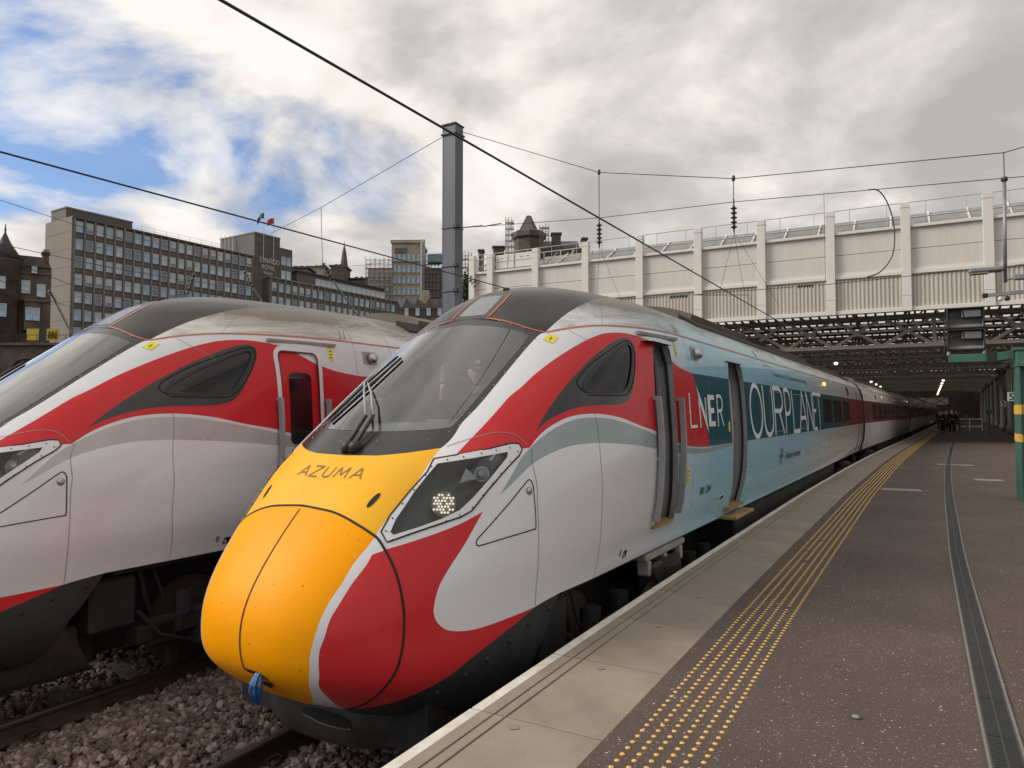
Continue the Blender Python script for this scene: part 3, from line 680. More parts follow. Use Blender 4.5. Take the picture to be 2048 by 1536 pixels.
def panel(mb, a_0, a_1, z_0, z_1, mat, off=.004, side=1, r=.0, nz=8, na=2):
    """rectangular piece lying on the body side"""
    zz = np.linspace(z_0, z_1, nz); vs = []
    for z in zz:
        d = 0.0
        if r > 0:
            e = min(z - z_0, z_1 - z)
            if e < r: d = r - math.sqrt(max(0, r * r - (r - e) ** 2))
        for a in np.linspace(a_0 + d, a_1 - d, na): vs.append((a, z))
    P = on_side([p[0] for p in vs], [p[1] for p in vs], off, side)
    mb.add(P, [(i * na + j, i * na + j + 1, (i + 1) * na + j + 1, (i + 1) * na + j) for i in range(nz - 1) for j in range(na - 1)], mat)
def rpanel(mb, a_0, a_1, z_0, z_1, r, mat, off=.004, side=1):
    zs = sorted(set([round(z_0 + r * (1 - math.cos(R(t))), 4) for t in range(0, 91, 18)] + [round(z_1 - r * (1 - math.cos(R(t))), 4) for t in range(0, 91, 18)] + list(np.linspace(z_0 + r, z_1 - r, 5).round(4))))
    vs = []
    for z in zs:
        e = min(z - z_0, z_1 - z); d = r - math.sqrt(max(0, r * r - (r - e) ** 2)) if e < r else 0
        vs += [(a_0 + d, z), (a_1 - d, z)]
    P = on_side([p[0] for p in vs], [p[1] for p in vs], off, side)
    mb.add(P, [(2 * i, 2 * i + 1, 2 * i + 3, 2 * i + 2) for i in range(len(zs) - 1)], mat)
def side_text(mb, txt, a, z, h, mat, off=.005, wide=1.0, bold=0.0, cut=.12):
    me = text_mesh(txt, 1.0, bold); bm = bmesh.new(); bm.from_mesh(me); bpy.data.meshes.remove(me)
    ys = [v.co.y for v in bm.verts]; xs = [v.co.x for v in bm.verts]; k = h / .73
    w = (max(xs) - min(xs)) * k
    sx = wide / (max(xs) - min(xs)) if wide > 0 else k
    for v in bm.verts: v.co = Vector((a + (v.co.x - min(xs)) * sx, z + v.co.y * k, 0))
    for c_ in np.arange(z - h, z + h * 1.5, cut): bmesh.ops.bisect_plane(bm, geom=bm.verts[:] + bm.edges[:] + bm.faces[:], plane_co=(0, c_, 0), plane_no=(0, 1, 0))
    bm.verts.index_update(); P = on_side([v.co.x for v in bm.verts], [v.co.y for v in bm.verts], off)
    mb.add(P, [[v.index for v in f.verts] for f in bm.faces], mat); bm.free()

# --- train materials
def m_wrap(name, stops, rough=.22, dirt=.30):
    """paint whose printed or shaded colour runs along the car (distance from the nose)"""
    m = bpy.data.materials.new(name); m.use_nodes = True; t = m.node_tree; b = t.nodes['Principled BSDF']
    tc = N(t, 'ShaderNodeTexCoord'); sp = N(t, 'ShaderNodeSeparateXYZ'); LK(t, tc.outputs['Object'], sp.inputs[0])
    nz = N(t, 'ShaderNodeTexNoise', i_Scale=1.6, i_Detail=8.0, i_Roughness=.65)
    mp = N(t, 'ShaderNodeMapping'); mp.inputs['Scale'].default_value = (1, .22, 1.6); LK(t, tc.outputs['Object'], mp.inputs[0]); LK(t, mp.outputs[0], nz.inputs['Vector'])
    c = ramp(t, math_(t, 'DIVIDE', sp.outputs[1], 25.0), [(s / 25.0, k) for s, k in stops])
    c = mixc(t, ramp(t, nz.outputs[0], [(.35, (0, 0, 0)), (.8, (dirt, dirt, dirt))]), c, (.24, .215, .195))
    LK(t, c, b.inputs['Base Color'])
    rr = N(t, 'ShaderNodeMapRange', i_To_Min=rough * .7, i_To_Max=rough * 1.7); LK(t, nz.outputs[0], rr.inputs['Value']); LK(t, rr.outputs[0], b.inputs['Roughness'])
    b.inputs['Coat Weight'].default_value = .45 if dirt > .1 else .10; b.inputs['Coat Roughness'].default_value = .05; b.inputs['Specular IOR Level'].default_value = .32 if dirt > .1 else .18
    return m
def m_roof(name, base, stops=None):
    """light roof with brown brake dust gathered in streaks"""
    m = bpy.data.materials.new(name); m.use_nodes = True; t = m.node_tree; b = t.nodes['Principled BSDF']
    tc = N(t, 'ShaderNodeTexCoord'); sp = N(t, 'ShaderNodeSeparateXYZ'); LK(t, tc.outputs['Object'], sp.inputs[0])
    mp = N(t, 'ShaderNodeMapping'); mp.inputs['Scale'].default_value = (1.6, .55, 3.2); LK(t, tc.outputs['Object'], mp.inputs[0])
    nz = N(t, 'ShaderNodeTexNoise', i_Scale=1.3, i_Detail=10.0, i_Roughness=.7, i_Distortion=.5); LK(t, mp.outputs[0], nz.inputs['Vector'])
    fine = N(t, 'ShaderNodeTexNoise', i_Scale=40.0, i_Detail=4.0); LK(t, mp.outputs[0], fine.inputs['Vector'])
    c = ramp(t, math_(t, 'DIVIDE', sp.outputs[1], 25.0), [(s / 25.0, k) for s, k in stops]) if stops else base
    # dust lies thick on the shoulder behind the cab and again along the ridge
    hz = N(t, 'ShaderNodeMapRange', i_From_Min=2.34, i_From_Max=2.55, i_To_Min=-.18, i_To_Max=.16); LK(t, sp.outputs[2], hz.inputs['Value'])
    fa = N(t, 'ShaderNodeMapRange', i_From_Min=3.6, i_From_Max=6.5, i_To_Min=.12, i_To_Max=-.05); LK(t, sp.outputs[1], fa.inputs['Value'])
    d = math_(t, 'ADD', math_(t, 'ADD', nz.outputs[0], hz.outputs[0]), fa.outputs[0])
    d = math_(t, 'ADD', d, math_(t, 'MULTIPLY', math_(t, 'SUBTRACT', fine.outputs[0], .5), .18))
    c = mixc(t, ramp(t, d, [(.38, (0, 0, 0)), (.68, (.9, .9, .9))]), c, (.105, .078, .055))
    LK(t, c, b.inputs['Base Color']); b.inputs['Roughness'].default_value = .45; return m
WHITE = (.645, .645, .67)
M_WHITE = m_wrap('train_white', [(0, WHITE), (25, WHITE)])
BLUE = (.235, .50, .64)
M_WRAP = m_wrap('sky_blue_wrap', [(0, WHITE), (3.0, WHITE), (4.6, (.36, .56, .65)), (5.5, BLUE), (10.5, BLUE), (14.5, (.44, .53, .55)), (17, (.47, .47, .465)), (25, (.40, .375, .36))], .22, .13)  # far end darkened towards grey to paint in the shed's shade
M_ROOFW = m_roof('dusty_light_roof', (.60, .58, .55))
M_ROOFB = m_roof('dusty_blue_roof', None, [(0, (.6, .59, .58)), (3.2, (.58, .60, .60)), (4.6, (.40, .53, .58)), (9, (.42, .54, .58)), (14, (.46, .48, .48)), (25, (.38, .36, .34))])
M_RED = m_wrap('train_red', [(0, (.52, .020, .026)), (25, (.44, .020, .026))], .24, .07)
M_REDB = m_wrap('train_maroon_band', [(0, (.30, .018, .022)), (25, (.22, .016, .018))], .2, .05)
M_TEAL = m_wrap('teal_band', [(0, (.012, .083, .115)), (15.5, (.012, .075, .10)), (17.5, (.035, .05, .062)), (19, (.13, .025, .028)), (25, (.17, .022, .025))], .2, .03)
M_YEL = pm('nose_yellow_panel', (.76, .385, .018), .36, var=.05, scale=2, coat=.0, spec=.2, specks=.16, dirt=.14, dirtc=(.4, .25, .08), dscale=3)
M_YELH = pm('nose_yellow_hatch', (.84, .315, .001), .46, var=.05, scale=2, coat=.0, spec=.09, specks=.22, dirt=.16, dirtc=(.45, .22, .03), dscale=2.5)
M_GREY = pm('swoosh_blue_grey', (.25, .30, .315), .28, var=.06, coat=.3, dirt=.2, dirtc=(.2, .2, .2))
M_GREYW = pm('swoosh_warm_grey', (.40, .375, .37), .28, var=.06, coat=.3, dirt=.2, dirtc=(.25, .22, .2))
M_BLKF = pm('black_screen_surround', (.010, .010, .011), .25, var=.3, scale=6, coat=.2, dirt=.18, dirtc=(.05, .045, .04), dscale=5)
M_BLKR = pm('dull_black_roof', (.014, .013, .013), .30, var=.3, scale=4, dirt=.55, spec=.35, dirtc=(.075, .058, .045), dscale=2.2, stretch=(1, .5, 1.5))
M_VAL = pm('valance_dark_grey', (.016, .019, .021), .55, var=.3, scale=3, dirt=.4, dirtc=(.04, .034, .029), dscale=3)
M_ORANGE = pm('orange_cantrail_line', (.46, .125, .055), .4, var=.15, scale=8, dirt=.3, dirtc=(.2, .08, .05), dscale=8)
M_SEAM = pm('panel_gap_black', (.006, .006, .006), .8)
M_SEAML = pm('panel_gap_soft', (.27, .265, .26), .7)
M_GASK = pm('rubber_gasket', (.012, .012, .013), .55, var=.3, scale=20)
M_STEEL = pm('bare_steel', (.42, .42, .42), .35, metal=.9, var=.15, scale=12)
M_ALU = pm('door_jamb_grey', (.30, .30, .31), .45, var=.12, scale=5, dirt=.2, dirtc=(.12, .11, .10))
M_UNDER = pm('underframe_grime', (.011, .010, .009), .8, var=.5, scale=6, bump=.4, bscale=40, dirt=.5, dirtc=(.030, .025, .021), dscale=5)
M_UNDL = pm('dusty_equipment_case', (.013, .013, .0135), .65, var=.3, scale=3, dirt=.4, dirtc=(.035, .03, .026))
M_CABIN = pm('cab_lining', (.10, .10, .105), .7, var=.15)
M_DESK = pm('cab_desk', (.26, .26, .265), .5, var=.15)
M_STICK = pm('yellow_warning_label', (.72, .60, .03), .5, var=.08, scale=20)
M_INK = pm('black_print', (.012, .012, .014), .5)
M_TXTD = pm('dark_blue_print', (.010, .035, .055), .4)
M_TXTW = pm('white_print', (.68, .69, .70), .35, var=.05)
M_TXTG = pm('pale_print', (.58, .66, .68), .35, var=.05)
M_AZ = pm('worn_brown_lettering', (.22, .11, .06), .45, var=.3, scale=30)
M_PODT = pm('roof_fairing_brown', (.125, .098, .072), .6, var=.25, scale=2.5, dirt=.6, dirtc=(.055, .043, .033), dscale=3, stretch=(1, .4, 1))
M_COUP = pm('blue_coupler_cover', (.015, .075, .22), .3, var=.4, scale=8, dirt=.4, dirtc=(.15, .17, .2), dscale=14)
M_PLOUGH = pm('obstacle_deflector_grey', (.022, .021, .020), .5, var=.25, scale=4, dirt=.4, dirtc=(.08, .07, .06), dscale=6)
M_JACK = pm('dirty_white_bracket', (.30, .275, .245), .6, var=.2, scale=7, dirt=.7, dirtc=(.10, .06, .04), dscale=9)
M_STEP = pm('worn_yellow_step', (.27, .18, .065), .7, var=.3, scale=10, dirt=.5)
G_SCREEN = glass('windscreen_glass', (.80, .83, .84), 1.0, gain=1.65)
G_SIDE = glass('dark_cab_glass', (.10, .11, .12), .42)
G_LAMP = glass('headlamp_cover', (.80, .84, .88), .45)
G_DARK = pm('dark_window_glass', (.010, .011, .013), .06, var=.3, scale=2, spec=.4)
M_LED = pm('lit_headlamp_led', (.9, .8, .6), .3, emit=((1.0, .84, .62), .65))
M_LEDB = pm('headlamp_reflector', (.30, .24, .18), .35, metal=.4, var=.3, scale=30)
M_HLIN = pm('headlamp_housing', (.006, .008, .012), .35)
M_CHROME = pm('lamp_chrome', (.62, .62, .60), .25, metal=.25)
M_AMBER = pm('amber_door_lamp', (.6, .2, .03), .4, emit=((1.0, .35, .05), 2.5))
G_SUNR = pm('rain_spotted_roof_light', (.20, .21, .215), .18, var=.25, scale=30, bump=.3, bscale=220, spec=.6)
M_WHITEC = m_wrap('coach_grimy_shaded_white', [(0, (.40, .375, .355)), (25, (.36, .335, .315))], .35, .55)  # grime, plus the shed's shade darkened into the coach white
M_REDC = m_wrap('coach_grimy_shaded_red_band', [(0, (.17, .022, .022)), (25, (.15, .022, .022))], .3, .2)  # band colour darkened likewise, with the shed's shade painted in
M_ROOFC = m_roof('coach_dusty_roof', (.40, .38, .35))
# ------------------------------------------------------------------ driving car
def bogie(parent, a, name='bogie'):
    s = MB()
    for sx in (-1, 1):
        s.bbox(sx * 1.05 - .07, sx * 1.05 + .07, a - 1.75, a + 1.75, -.50, -.28, .04, M_UNDER)
        for k in (-1.35, 1.35):
            s.bbox(sx * 1.08 - .12, sx * 1.08 + .12, a + k - .20, a + k + .20, -.66, -.36, .05, M_UNDER)
            s.lathe([(.09, -.32), (.09, -.10)], 10, M_UNDL, (sx * 1.06, a + k - .3, 0)); s.lathe([(.09, -.32), (.09, -.10)], 10, M_UNDL, (sx * 1.06, a + k + .3, 0))
        s.lathe([(.27, -.30), (.31, -.2), (.31, -.02), (.27, .06)], 18, M_UNDER, (sx * .98, a, 0))
        s.tube([(sx * 1.12, a - .9, -.35), (sx * 1.15, a - .5, -.15), (sx * 1.15, a + .1, -.12)], .035, 8, M_UNDL)
        s.bbox(sx * 1.05 - .05, sx * 1.05 + .05, a - 2.0, a - 1.72, -.55, -.30, .03, M_UNDER); s.tube([(sx * 1.08, a - 2.1, -.2), (sx * 1.10, a - 1.9, -.45), (sx * 1.06, a - 1.5, -.62)], .02, 6, M_UNDL); s.tube([(sx * 1.0, a - 1.9, .1), (sx * 1.02, a - 1.8, -.2), (sx * 1.05, a - 1.6, -.35)], .015, 6, M_UNDL); s.bbox(sx * .95 - .04, sx * .95 + .04, a - 1.75, a - 1.62, -.80, -.40, .02, M_UNDER)
    s.bbox(-.9, .9, a - .35, a + .35, -.45, -.2, .05, M_UNDER)
    o = s.obj(name, parent, False)
    w = MB()
    for k in (-1.35, 1.35):
        w = MB(); prof = [(.10, -.79), (.30, -.79), (.30, -.765), (.375, -.765), (.42, -.73), (.425, -.66), (.30, -.66), (.28, -.70), (.08, -.70), (.08, .70), (.28, .70), (.30, .66), (.425, .66), (.42, .73), (.375, .765), (.30, .765), (.30, .79), (.10, .79)]
        w.lathe(prof, 28, M_RAILS, (0, 0, 0), 'x'); w.obj('wheelset', o, True, loc=(0, a + k, RAILZ + .42))
    return o
def stroke_letter(ch):
    """centre lines of a light geometric sans, unit box"""
    E_ = lambda cx, cy, rx, ry, t0, t1, n=14: [(cx + rx * math.cos(R(t0 + (t1 - t0) * k / n)), cy + ry * math.sin(R(t0 + (t1 - t0) * k / n))) for k in range(n + 1)]
    return {'O': [E_(.5, .5, .5, .5, 0, 360, 32)], 'U': [[(0, 1), (0, .3)] + E_(.5, .3, .5, .3, 180, 360) + [(1, 1)]],
            'R': [[(0, 0), (0, 1), (.5, 1)] + E_(.55, .75, .42, .25, 90, -90) + [(0, .5)], [(.5, .5), (1, 0)]], 'P': [[(0, 0), (0, 1), (.5, 1)] + E_(.5, .72, .48, .28, 90, -90) + [(0, .44)]],
            'L': [[(0, 1), (0, 0), (1, 0)]], 'A': [[(0, 0), (.5, 1), (1, 0)], [(.2, .33), (.8, .33)]], 'N': [[(0, 0), (0, 1), (1, 0), (1, 1)]],
            'E': [[(1, 1), (0, 1), (0, 0), (1, 0)], [(0, .52), (.85, .52)]], 'T': [[(0, 1), (1, 1)], [(.5, 1), (.5, 0)]], 'M': [[(0, 0), (.12, 1), (.5, .25), (.88, 1), (1, 0)]], 'Z': [[(0, 1), (1, 1), (0, 0), (1, 0)]]}[ch]
def stroke_side(mb, line, w, mat, a_0, a_1, z_0, z_1, off=.005):
    for seg in line:
        P = np.array([(a_0 + x * (a_1 - a_0), z_0 + y * (z_1 - z_0)) for x, y in seg])
        for p, q in zip(P[:-1], P[1:]):     # subdivide straight runs so the stroke follows the side
            d = q - p; Ln = np.hypot(*d); nrm = np.array([-d[1], d[0]]) / (Ln + 1e-9) * w / 2; e = d / (Ln + 1e-9) * w * .25; k = max(1, int(Ln / .12))
            T = [p - e + (d + 2 * e) * i / k for i in range(k + 1)]
            V = [(*(t + nrm),) for t in T] + [(*(t - nrm),) for t in T]
            mb.add(on_side([v[0] for v in V], [v[1] for v in V], off), [(i, i + 1, k + 1 + i + 1, k + 1 + i) for i in range(k)], mat)
def stroke_nose(mb, line, w, mat, u0, u1, z_0, z_1, sk=0.0, off=.004):
    for seg in line:
        P = np.array([(u0 + x * (u1 - u0), z_0 + y * (z_1 - z_0)) for x, y in seg])
        for p, q in zip(P[:-1], P[1:]):
            d = q - p; nrm = np.array([-d[1], d[0]]) / (np.hypot(*d) + 1e-9) * w / 2
            V = [p + nrm, q + nrm, q - nrm, p - nrm]; mb.add(on_nose([v[0] for v in V], [v[1] for v in V], off), [(0, 1, 2, 3)], mat)
def bar_on_side(mb, pts, w, d, mat, off, side=1):
    P = on_side([p[0] for p in pts], [p[1] for p in pts], off, side)
    for p, q in zip(P[:-1], P[1:]): mb.beam(p, q, w, d, mat, up=(1, 0, 0))

def driving_car(name, loc, th, wrap, label):
    D, Pn, Nn, F, lab, sub, names = TRI
    root = empty(name, loc, -th, label=label, cat='train', group='driving cars of the two trains')
    ix = {n: i for i, n in enumerate(names)}
    pal = {'white': M_WRAP if wrap else M_WHITE, 'valance': M_VAL, 'redfront': M_RED, 'yellow': M_YEL, 'frame': M_BLKF, 'roofblack': M_BLKR, 'roofwhite': M_ROOFB if wrap else M_ROOFW,
           'sunframe': M_BLKF, 'redband': M_RED, 'band': M_TEAL if wrap else M_REDB, 'grey': M_GREY if wrap else M_GREYW, 'winframe': M_BLKF}
    keys = list(pal)
    lut = -np.ones(len(names), int)
    for i, k in enumerate(keys): lut[ix[k]] = i
    body = lut[lab] >= 0
    doors = ((sub & 6) > 0) & (lab != ix['none'])
    if wrap: body &= ~doors
    else: body &= ~(((sub & 1) > 0) & (lab != ix['none']))
    bi = np.where(body)[0]
    shell('body_shell', bi, [pal[k] for k in keys], lut[lab[bi]], root)
    # dark lining of the cab
    li = np.where(body & (Pn[F].mean(1)[:, 1] < 3.36) & (Pn[F].mean(1)[:, 2] > .2))[0]
    shell('cab_lining', li, [M_CABIN], np.zeros(len(li), int), root, off=-.035, flip=True)
    # nose hatch: two doors
    hk = {ix['hatchy']: 0, ix['hatchw']: 1, ix['hatchr']: 2}; hi = np.where(np.isin(lab, list(hk)))[0]; hm = [hk[x] for x in lab[hi]]
    for s in (1, -1): shell('coupler_door', hi, [M_YELH, M_WHITE, M_RED], hm, root, sides=(s,), off=.004)
    wi = np.where(lab == ix['glass'])[0]; shell('windscreen', wi, [G_SCREEN], [0] * len(wi), root, off=.002)
    si = np.where(lab == ix['sunglass'])[0]; so = shell('roof_light', si, [G_SUNR], [0] * len(si), root, off=.002)
    for s in (1, -1):
        w2 = np.where(lab == ix['winglass'])[0]; wo = shell('cab_side_window', w2, [G_SIDE], [0] * len(w2), root, sides=(s,), off=-.006)
        rb = MB(); ribbon(rb, K['wing'], .028, M_GASK, .004, s); ribbon(rb, [(a * 1.0, z) for a, z in [(2.36, 1.655), (2.3, 1.70), (2.34, 1.775), (2.6, 1.92), (2.9, 2.045), (3.14, 2.135), (3.235, 2.14), (3.25, 2.06), (3.16, 1.90), (3.05, 1.76), (2.95, 1.68), (2.83, 1.645), (2.36, 1.64)]], .012, M_SEAM, .003, s)
        rb.obj('gasket', wo)
        # headlamp
        fi = np.where(lab == ix['hlframe'])[0]; fo = shell('headlamp_surround', fi, [M_WHITE], [0] * len(fi), root, sides=(s,), off=.006)
        rb = MB(); ribbon(rb, K['hlo'] + K['hlo'][:1], .010, M_SEAM, .008, s, sub=0)
        ins = [(.5 * (p[0] + q[0]), .5 * (p[1] + q[1])) for p, q in ((K['hlo'][i], K['hl'][min(i, 13)]) for i in (1, 2))]
        for (a, z) in [(1.03, 1.183), (1.12, 1.2), (1.23, 1.22), (1.33, 1.237), (1.43, 1.252), (1.47, 1.225), (1.38, 1.16), (1.28, 1.085), (1.2, 1.025), (1.11, .955), (1.02, .885), (.93, .845), (.84, .815), (.74, .785), (.64, .755), (.545, .725), (.54, .775), (.60, .845), (.68, .925), (.77, 1.005), (.87, 1.09), (.93, 1.14)]:
            p = on_side(a, z, .007, s); rb.lathe([(.005, -.004), (.005, .0015)], 6, M_SEAM, tuple(p), 'y')
        rb.obj('fixing_screws', fo, kind='stuff')
        gi = np.where(lab == ix['hlglass'])[0]; go = shell('headlamp_cover', gi, [G_LAMP], [0] * len(gi), root, sides=(s,), off=.004)
        shell('lamp_housing', gi, [M_HLIN], [0] * len(gi), go, sides=(s,), off=-.16)
        lm = MB(); P = np.array(K['hl']); A = on_side(P[:, 0], P[:, 1], .0, s); B = on_side(P[:, 0], P[:, 1], -.162, s); n = len(P)
        lm.add([*A, *B], [(i, (i + 1) % n, n + (i + 1) % n, n + i) for i in range(n)], M_HLIN)
        lm.obj('housing_wall', go)
        # LED lamp and projector lamp inside
        fwd = np.array([s * .42, -.86, .18]); fwd /= np.linalg.norm(fwd); rx = np.cross(fwd, [0, 0, 1.]); rx /= np.linalg.norm(rx); ry = np.cross(rx, fwd)
        def disc(mb, c_, r0, h0, r1, h1, mat, n=24):
            v_ = []
            for r_, h_ in ((r0, h0), (r1, h1)):
                for j in range(n):
                    t_ = 2 * math.pi * j / n; v_.append(c_ + rx * r_ * math.cos(t_) + ry * r_ * math.sin(t_) + fwd * h_)
            mb.add(v_, [(j, (j + 1) % n, n + (j + 1) % n, n + j) for j in range(n)] + [tuple(range(n, 2 * n))], mat)
        c_ = on_side(.882, .934, -.05, s); lp = MB(); disc(lp, c_, .082, -.05, .082, 0, M_LEDB)
        for q in range(-4, 5):
            for w_ in range(-4, 5):
                x_ = (q + .5 * (w_ & 1)) * .0205; y_ = w_ * .0185
                if x_ * x_ + y_ * y_ > .073 ** 2: continue
                disc(lp, c_ + rx * x_ + ry * y_, .0085, .001, .005, .006, M_LED if (wrap and (q * 3 + w_) % 5) else M_CHROME, 6)
        lp.obj('led_lamp', go)
        c_ = on_side(1.19, 1.115, -.06, s); lp = MB(); disc(lp, c_, .052, -.08, .052, -.01, M_CHROME); disc(lp, c_, .046, -.012, .02, .015, M_CHROME); 
        c2 = on_side(1.09, 1.085, -.05, s); lp.add([c2 - rx * .06, c2 + ry * .07 + rx * .02, c2 + rx * .06 - ry * .03, c2 - rx * .05 - ry * .02 - fwd * .05], [(0, 1, 2), (0, 2, 3), (1, 2, 3), (0, 1, 3)], M_CHROME)
        lp.obj('projector_lamp', go)
    # seams, lines and gaps (proud by millimetres)
    sm = MB()
    for s in (1, -1):
        hg = MB(); ribbon(hg, [(float(a0(.893)) + 1e-6, .893)] + K['gap'], .015, M_SEAM, .007, s); hg.obj('hatch_gap', root); orl = MB()
        ribbon(sm, [(1.60, 1.25), (1.555, 1.15), (1.55, 1.0), (1.53, .83), (1.52, .55), (1.50, .17)], .005, M_SEAML, .003, s)
        ribbon(sm, [(2.36, 1.49), (2.335, 1.3), (2.32, 1.0), (2.32, .6), (2.34, .21)], .005, M_SEAML, .003, s)
        ribbon(sm, [(1.46, 1.02), (1.49, 1.035), (1.51, 1.01), (1.512, .95), (1.50, .72), (1.48, .70), (1.44, .695)], .008, M_SEAM, .003, s); ribbon(sm, [(1.46, 1.02), (1.30, .90), (1.10, .755), (1.01, .69), (.995, .66), (1.01, .648), (1.04, .65), (1.2, .67), (1.44, .695)], .008, M_SEAM, .003, s)
        for a in (4.62, 5.28, 7.9): ribbon(sm, [(a, .22), (a, .6), (a, 1.1), (a, 1.6), (a, 2.1), (a, 2.5), (a, 2.7)], .005, M_SEAML, .003, s)
        ribbon(sm, [(2.62, 2.20), (2.75, 2.08), (2.86, 1.99)], .004, M_SEAML, .003, s); ribbon(sm, [(3.0, 2.27), (3.3, 2.50), (3.5, 2.60)], .004, M_SEAML, .003, s)
        ribbon(sm, [(1.10, 1.27), (1.25, 1.32), (1.42, 1.36), (1.52, 1.34), (1.57, 1.27)], .005, M_SEAML, .003, s)
        ribbon(orl, K['cant'], .018, M_ORANGE, .004, s); ribbon(orl, K['orf'] + [(float(a_of(.18, 2.325)), 2.325)], .015, M_ORANGE, .004, s)
        ribbon(orl, [(a_of(u, z), z) for u, z in ((.195, 2.338), (.20, 2.42), (.195, 2.52), (.17, 2.605))], .016, M_ORANGE, .004, s); orl.obj('cantrail_line', root)
        for a, z in [(2.35, 2.285), (2.345, 2.25), (2.35, 2.21), (2.3, 2.105), (2.15, 2.015), (2.0, 1.91), (1.85, 1.81), (1.7, 1.705), (1.55, 1.6), (1.4, 1.495), (1.28, 1.41), (1.2, 1.365), (1.08, 1.31), (.985, 1.30), (.94, 1.295)]:
            p = on_side(a, z, .003, s); sm.lathe([(.005, -.003), (.005, .0015)], 6, M_STEEL, tuple(p), 'y')
    sm.obj('panel_gaps', root, kind='stuff')
    sm = MB(); zz = np.linspace(-.02, .875, 40); Q = on_nose(np.full(40, 1e-4), zz, .006); sm.add([*(Q + [.005, 0, 0]), *(Q - [.005, 0, 0])], [(i, i + 1, 41 + i, 40 + i) for i in range(39)], M_SEAM); sm.obj('door_seam', root)
    # coupler opening and cover
    sm = MB(); oz = [(.0, -.005), (.115, -.012), (.165, -.05), (.175, -.10), (.10, -.14), (.045, -.10)]; Q = on_nose([p[0] for p in oz], [p[1] for p in oz], .006); sm.add(Q, [tuple(range(6))], M_SEAM); sm.obj('coupler_opening', root)
    cb = MB(); n = 14; pr = []
    for k, (x, y, z, r_) in enumerate(((.006, .03, .010, .006), (.004, .005, -.025, .026), (.0, -.012, -.075, .040), (-.003, -.010, -.125, .041), (-.004, .002, -.165, .030), (-.004, .012, -.195, .008))):
        pr.append([(x + math.cos(2 * math.pi * j_ / n) * r_ * (.70 if j_ % 2 else 1.08), y - math.sin(2 * math.pi * j_ / n) * r_ * (.6 if j_ % 2 else .9), z - (.012 if j_ % 4 == 0 else 0)) for j_ in range(n)])
    cb.add([p for ring in pr for p in ring], [(i * n + j_, i * n + (j_ + 1) % n, (i + 1) * n + (j_ + 1) % n, (i + 1) * n + j_) for i in range(5) for j_ in range(n)] + [tuple(range(n)), tuple(range(5 * n, 6 * n))], M_COUP)
    cb.obj('coupler_cover', root, False, loc=(.112, .035, -.005))
    # obstacle deflector below the nose
    def pl_pt(t, z, off=0.0):
        wm, y0, ln = (np.interp(z, (-.66, -.64, -.53, -.40, -.26), c_) for c_ in ((.84, .90, .93, .92, .88), (.66, .60, .54, .53, .58), (1.20, 1.27, 1.27, 1.22, 1.18)))
        st = math.sin(t * math.pi / 2); return (wm * math.copysign(abs(st) ** .75, st), y0 + ln * (1 - math.cos(t * math.pi / 2) ** .9) - off, z)
    pl = MB(); th_ = np.linspace(-1, 1, 33); zs_ = (-.26, -.33, -.40, -.47, -.53, -.59, -.64, -.66)
    pl.add([pl_pt(t, z) for z in zs_ for t in th_], [(i * 33 + j, i * 33 + j + 1, (i + 1) * 33 + j + 1, (i + 1) * 33 + j) for i in range(7) for j in range(32)], M_PLOUGH)
    po = pl.obj('obstacle_deflector', root, True)
    q = MB(); ts_ = np.linspace(-.01, .17, 9); up_ = [-.42, -.405, -.40, -.40, -.402, -.407, -.415, -.43, -.45]; lo_ = [-.46, -.475, -.485, -.49, -.492, -.494, -.495, -.495, -.49]
    q.add([pl_pt(t, z, .005) for t, z in zip(ts_, up_)] + [pl_pt(t, z, .005) for t, z in zip(ts_, lo_)], [(i, i + 1, 10 + i, 9 + i) for i in range(8)], M_SEAM); q.obj('deflector_slot', po)
    q = MB(); q.tube([pl_pt(t, z - .004, .004) for t, z in zip(ts_, lo_)], .007, 6, M_PLOUGH); q.obj('slot_rim', po)
    q = MB(); q.box(-.85, .85, .7, 1.9, -.60, -.25, M_UNDER); q.obj('buffer_beam', root)
    # valance bolts
    q = MB()
    for s in (1, -1):
        for a, z in ((1.66, .15), (1.42, .10), (1.22, .035), (1.02, -.03), (.86, -.09), (.7, -.16)): p = on_side(a, z - .03, .0, s); q.lathe([(.015, -.012), (.015, .010), (.007, .014)], 8, M_UNDL, tuple(p), 'x')
    q.obj('valance_bolts', root, True, kind='stuff')
    # oval hole in the yellow panel and its twin
    for s in (1, -1):
        q = MB(); n = 16; ring = [(s * (.49 + .010 * math.cos(t) * 1.9 + .010 * math.sin(t)), .947 + .042 * math.sin(t)) for t in np.linspace(0, 2 * math.pi, n, False)]
        Q = on_nose([p[0] for p in ring], [p[1] for p in ring], .003); q.add(Q, [tuple(range(n))], M_SEAM); q.obj('jack_socket', root)
    # wipers
    for u0, ub, zb in ((-.02, -.50, 1.72), (.05, -.42, 1.70)):
        wp = MB(); P0 = on_nose(u0, 1.255, .03); P1 = on_nose(u0 - .03, 1.42, .07); P2 = on_nose((u0 + ub) / 2 - .04, 1.60, .08); P3 = on_nose(ub, zb, .05)
        wp.tube([P0, P1], .014, 8, M_GASK); wp.tube([P1, P2, P3], [.011, .009, .007], 8, M_ALU)
        wp.tube([on_nose(ub - .06, zb - .28, .018), on_nose(ub, zb, .025), on_nose(ub + .05, zb + .25, .018)], .011, 6, M_GASK)
        wp.lathe([(.05, -.02), (.05, .03), (.03, .055)], 12, M_GASK, tuple(on_nose(u0, 1.245, .0)), 'z'); wp.obj('wiper', root, True)
    # lettering on the nose
    az = MB(); zl, zh = 1.066, 1.128
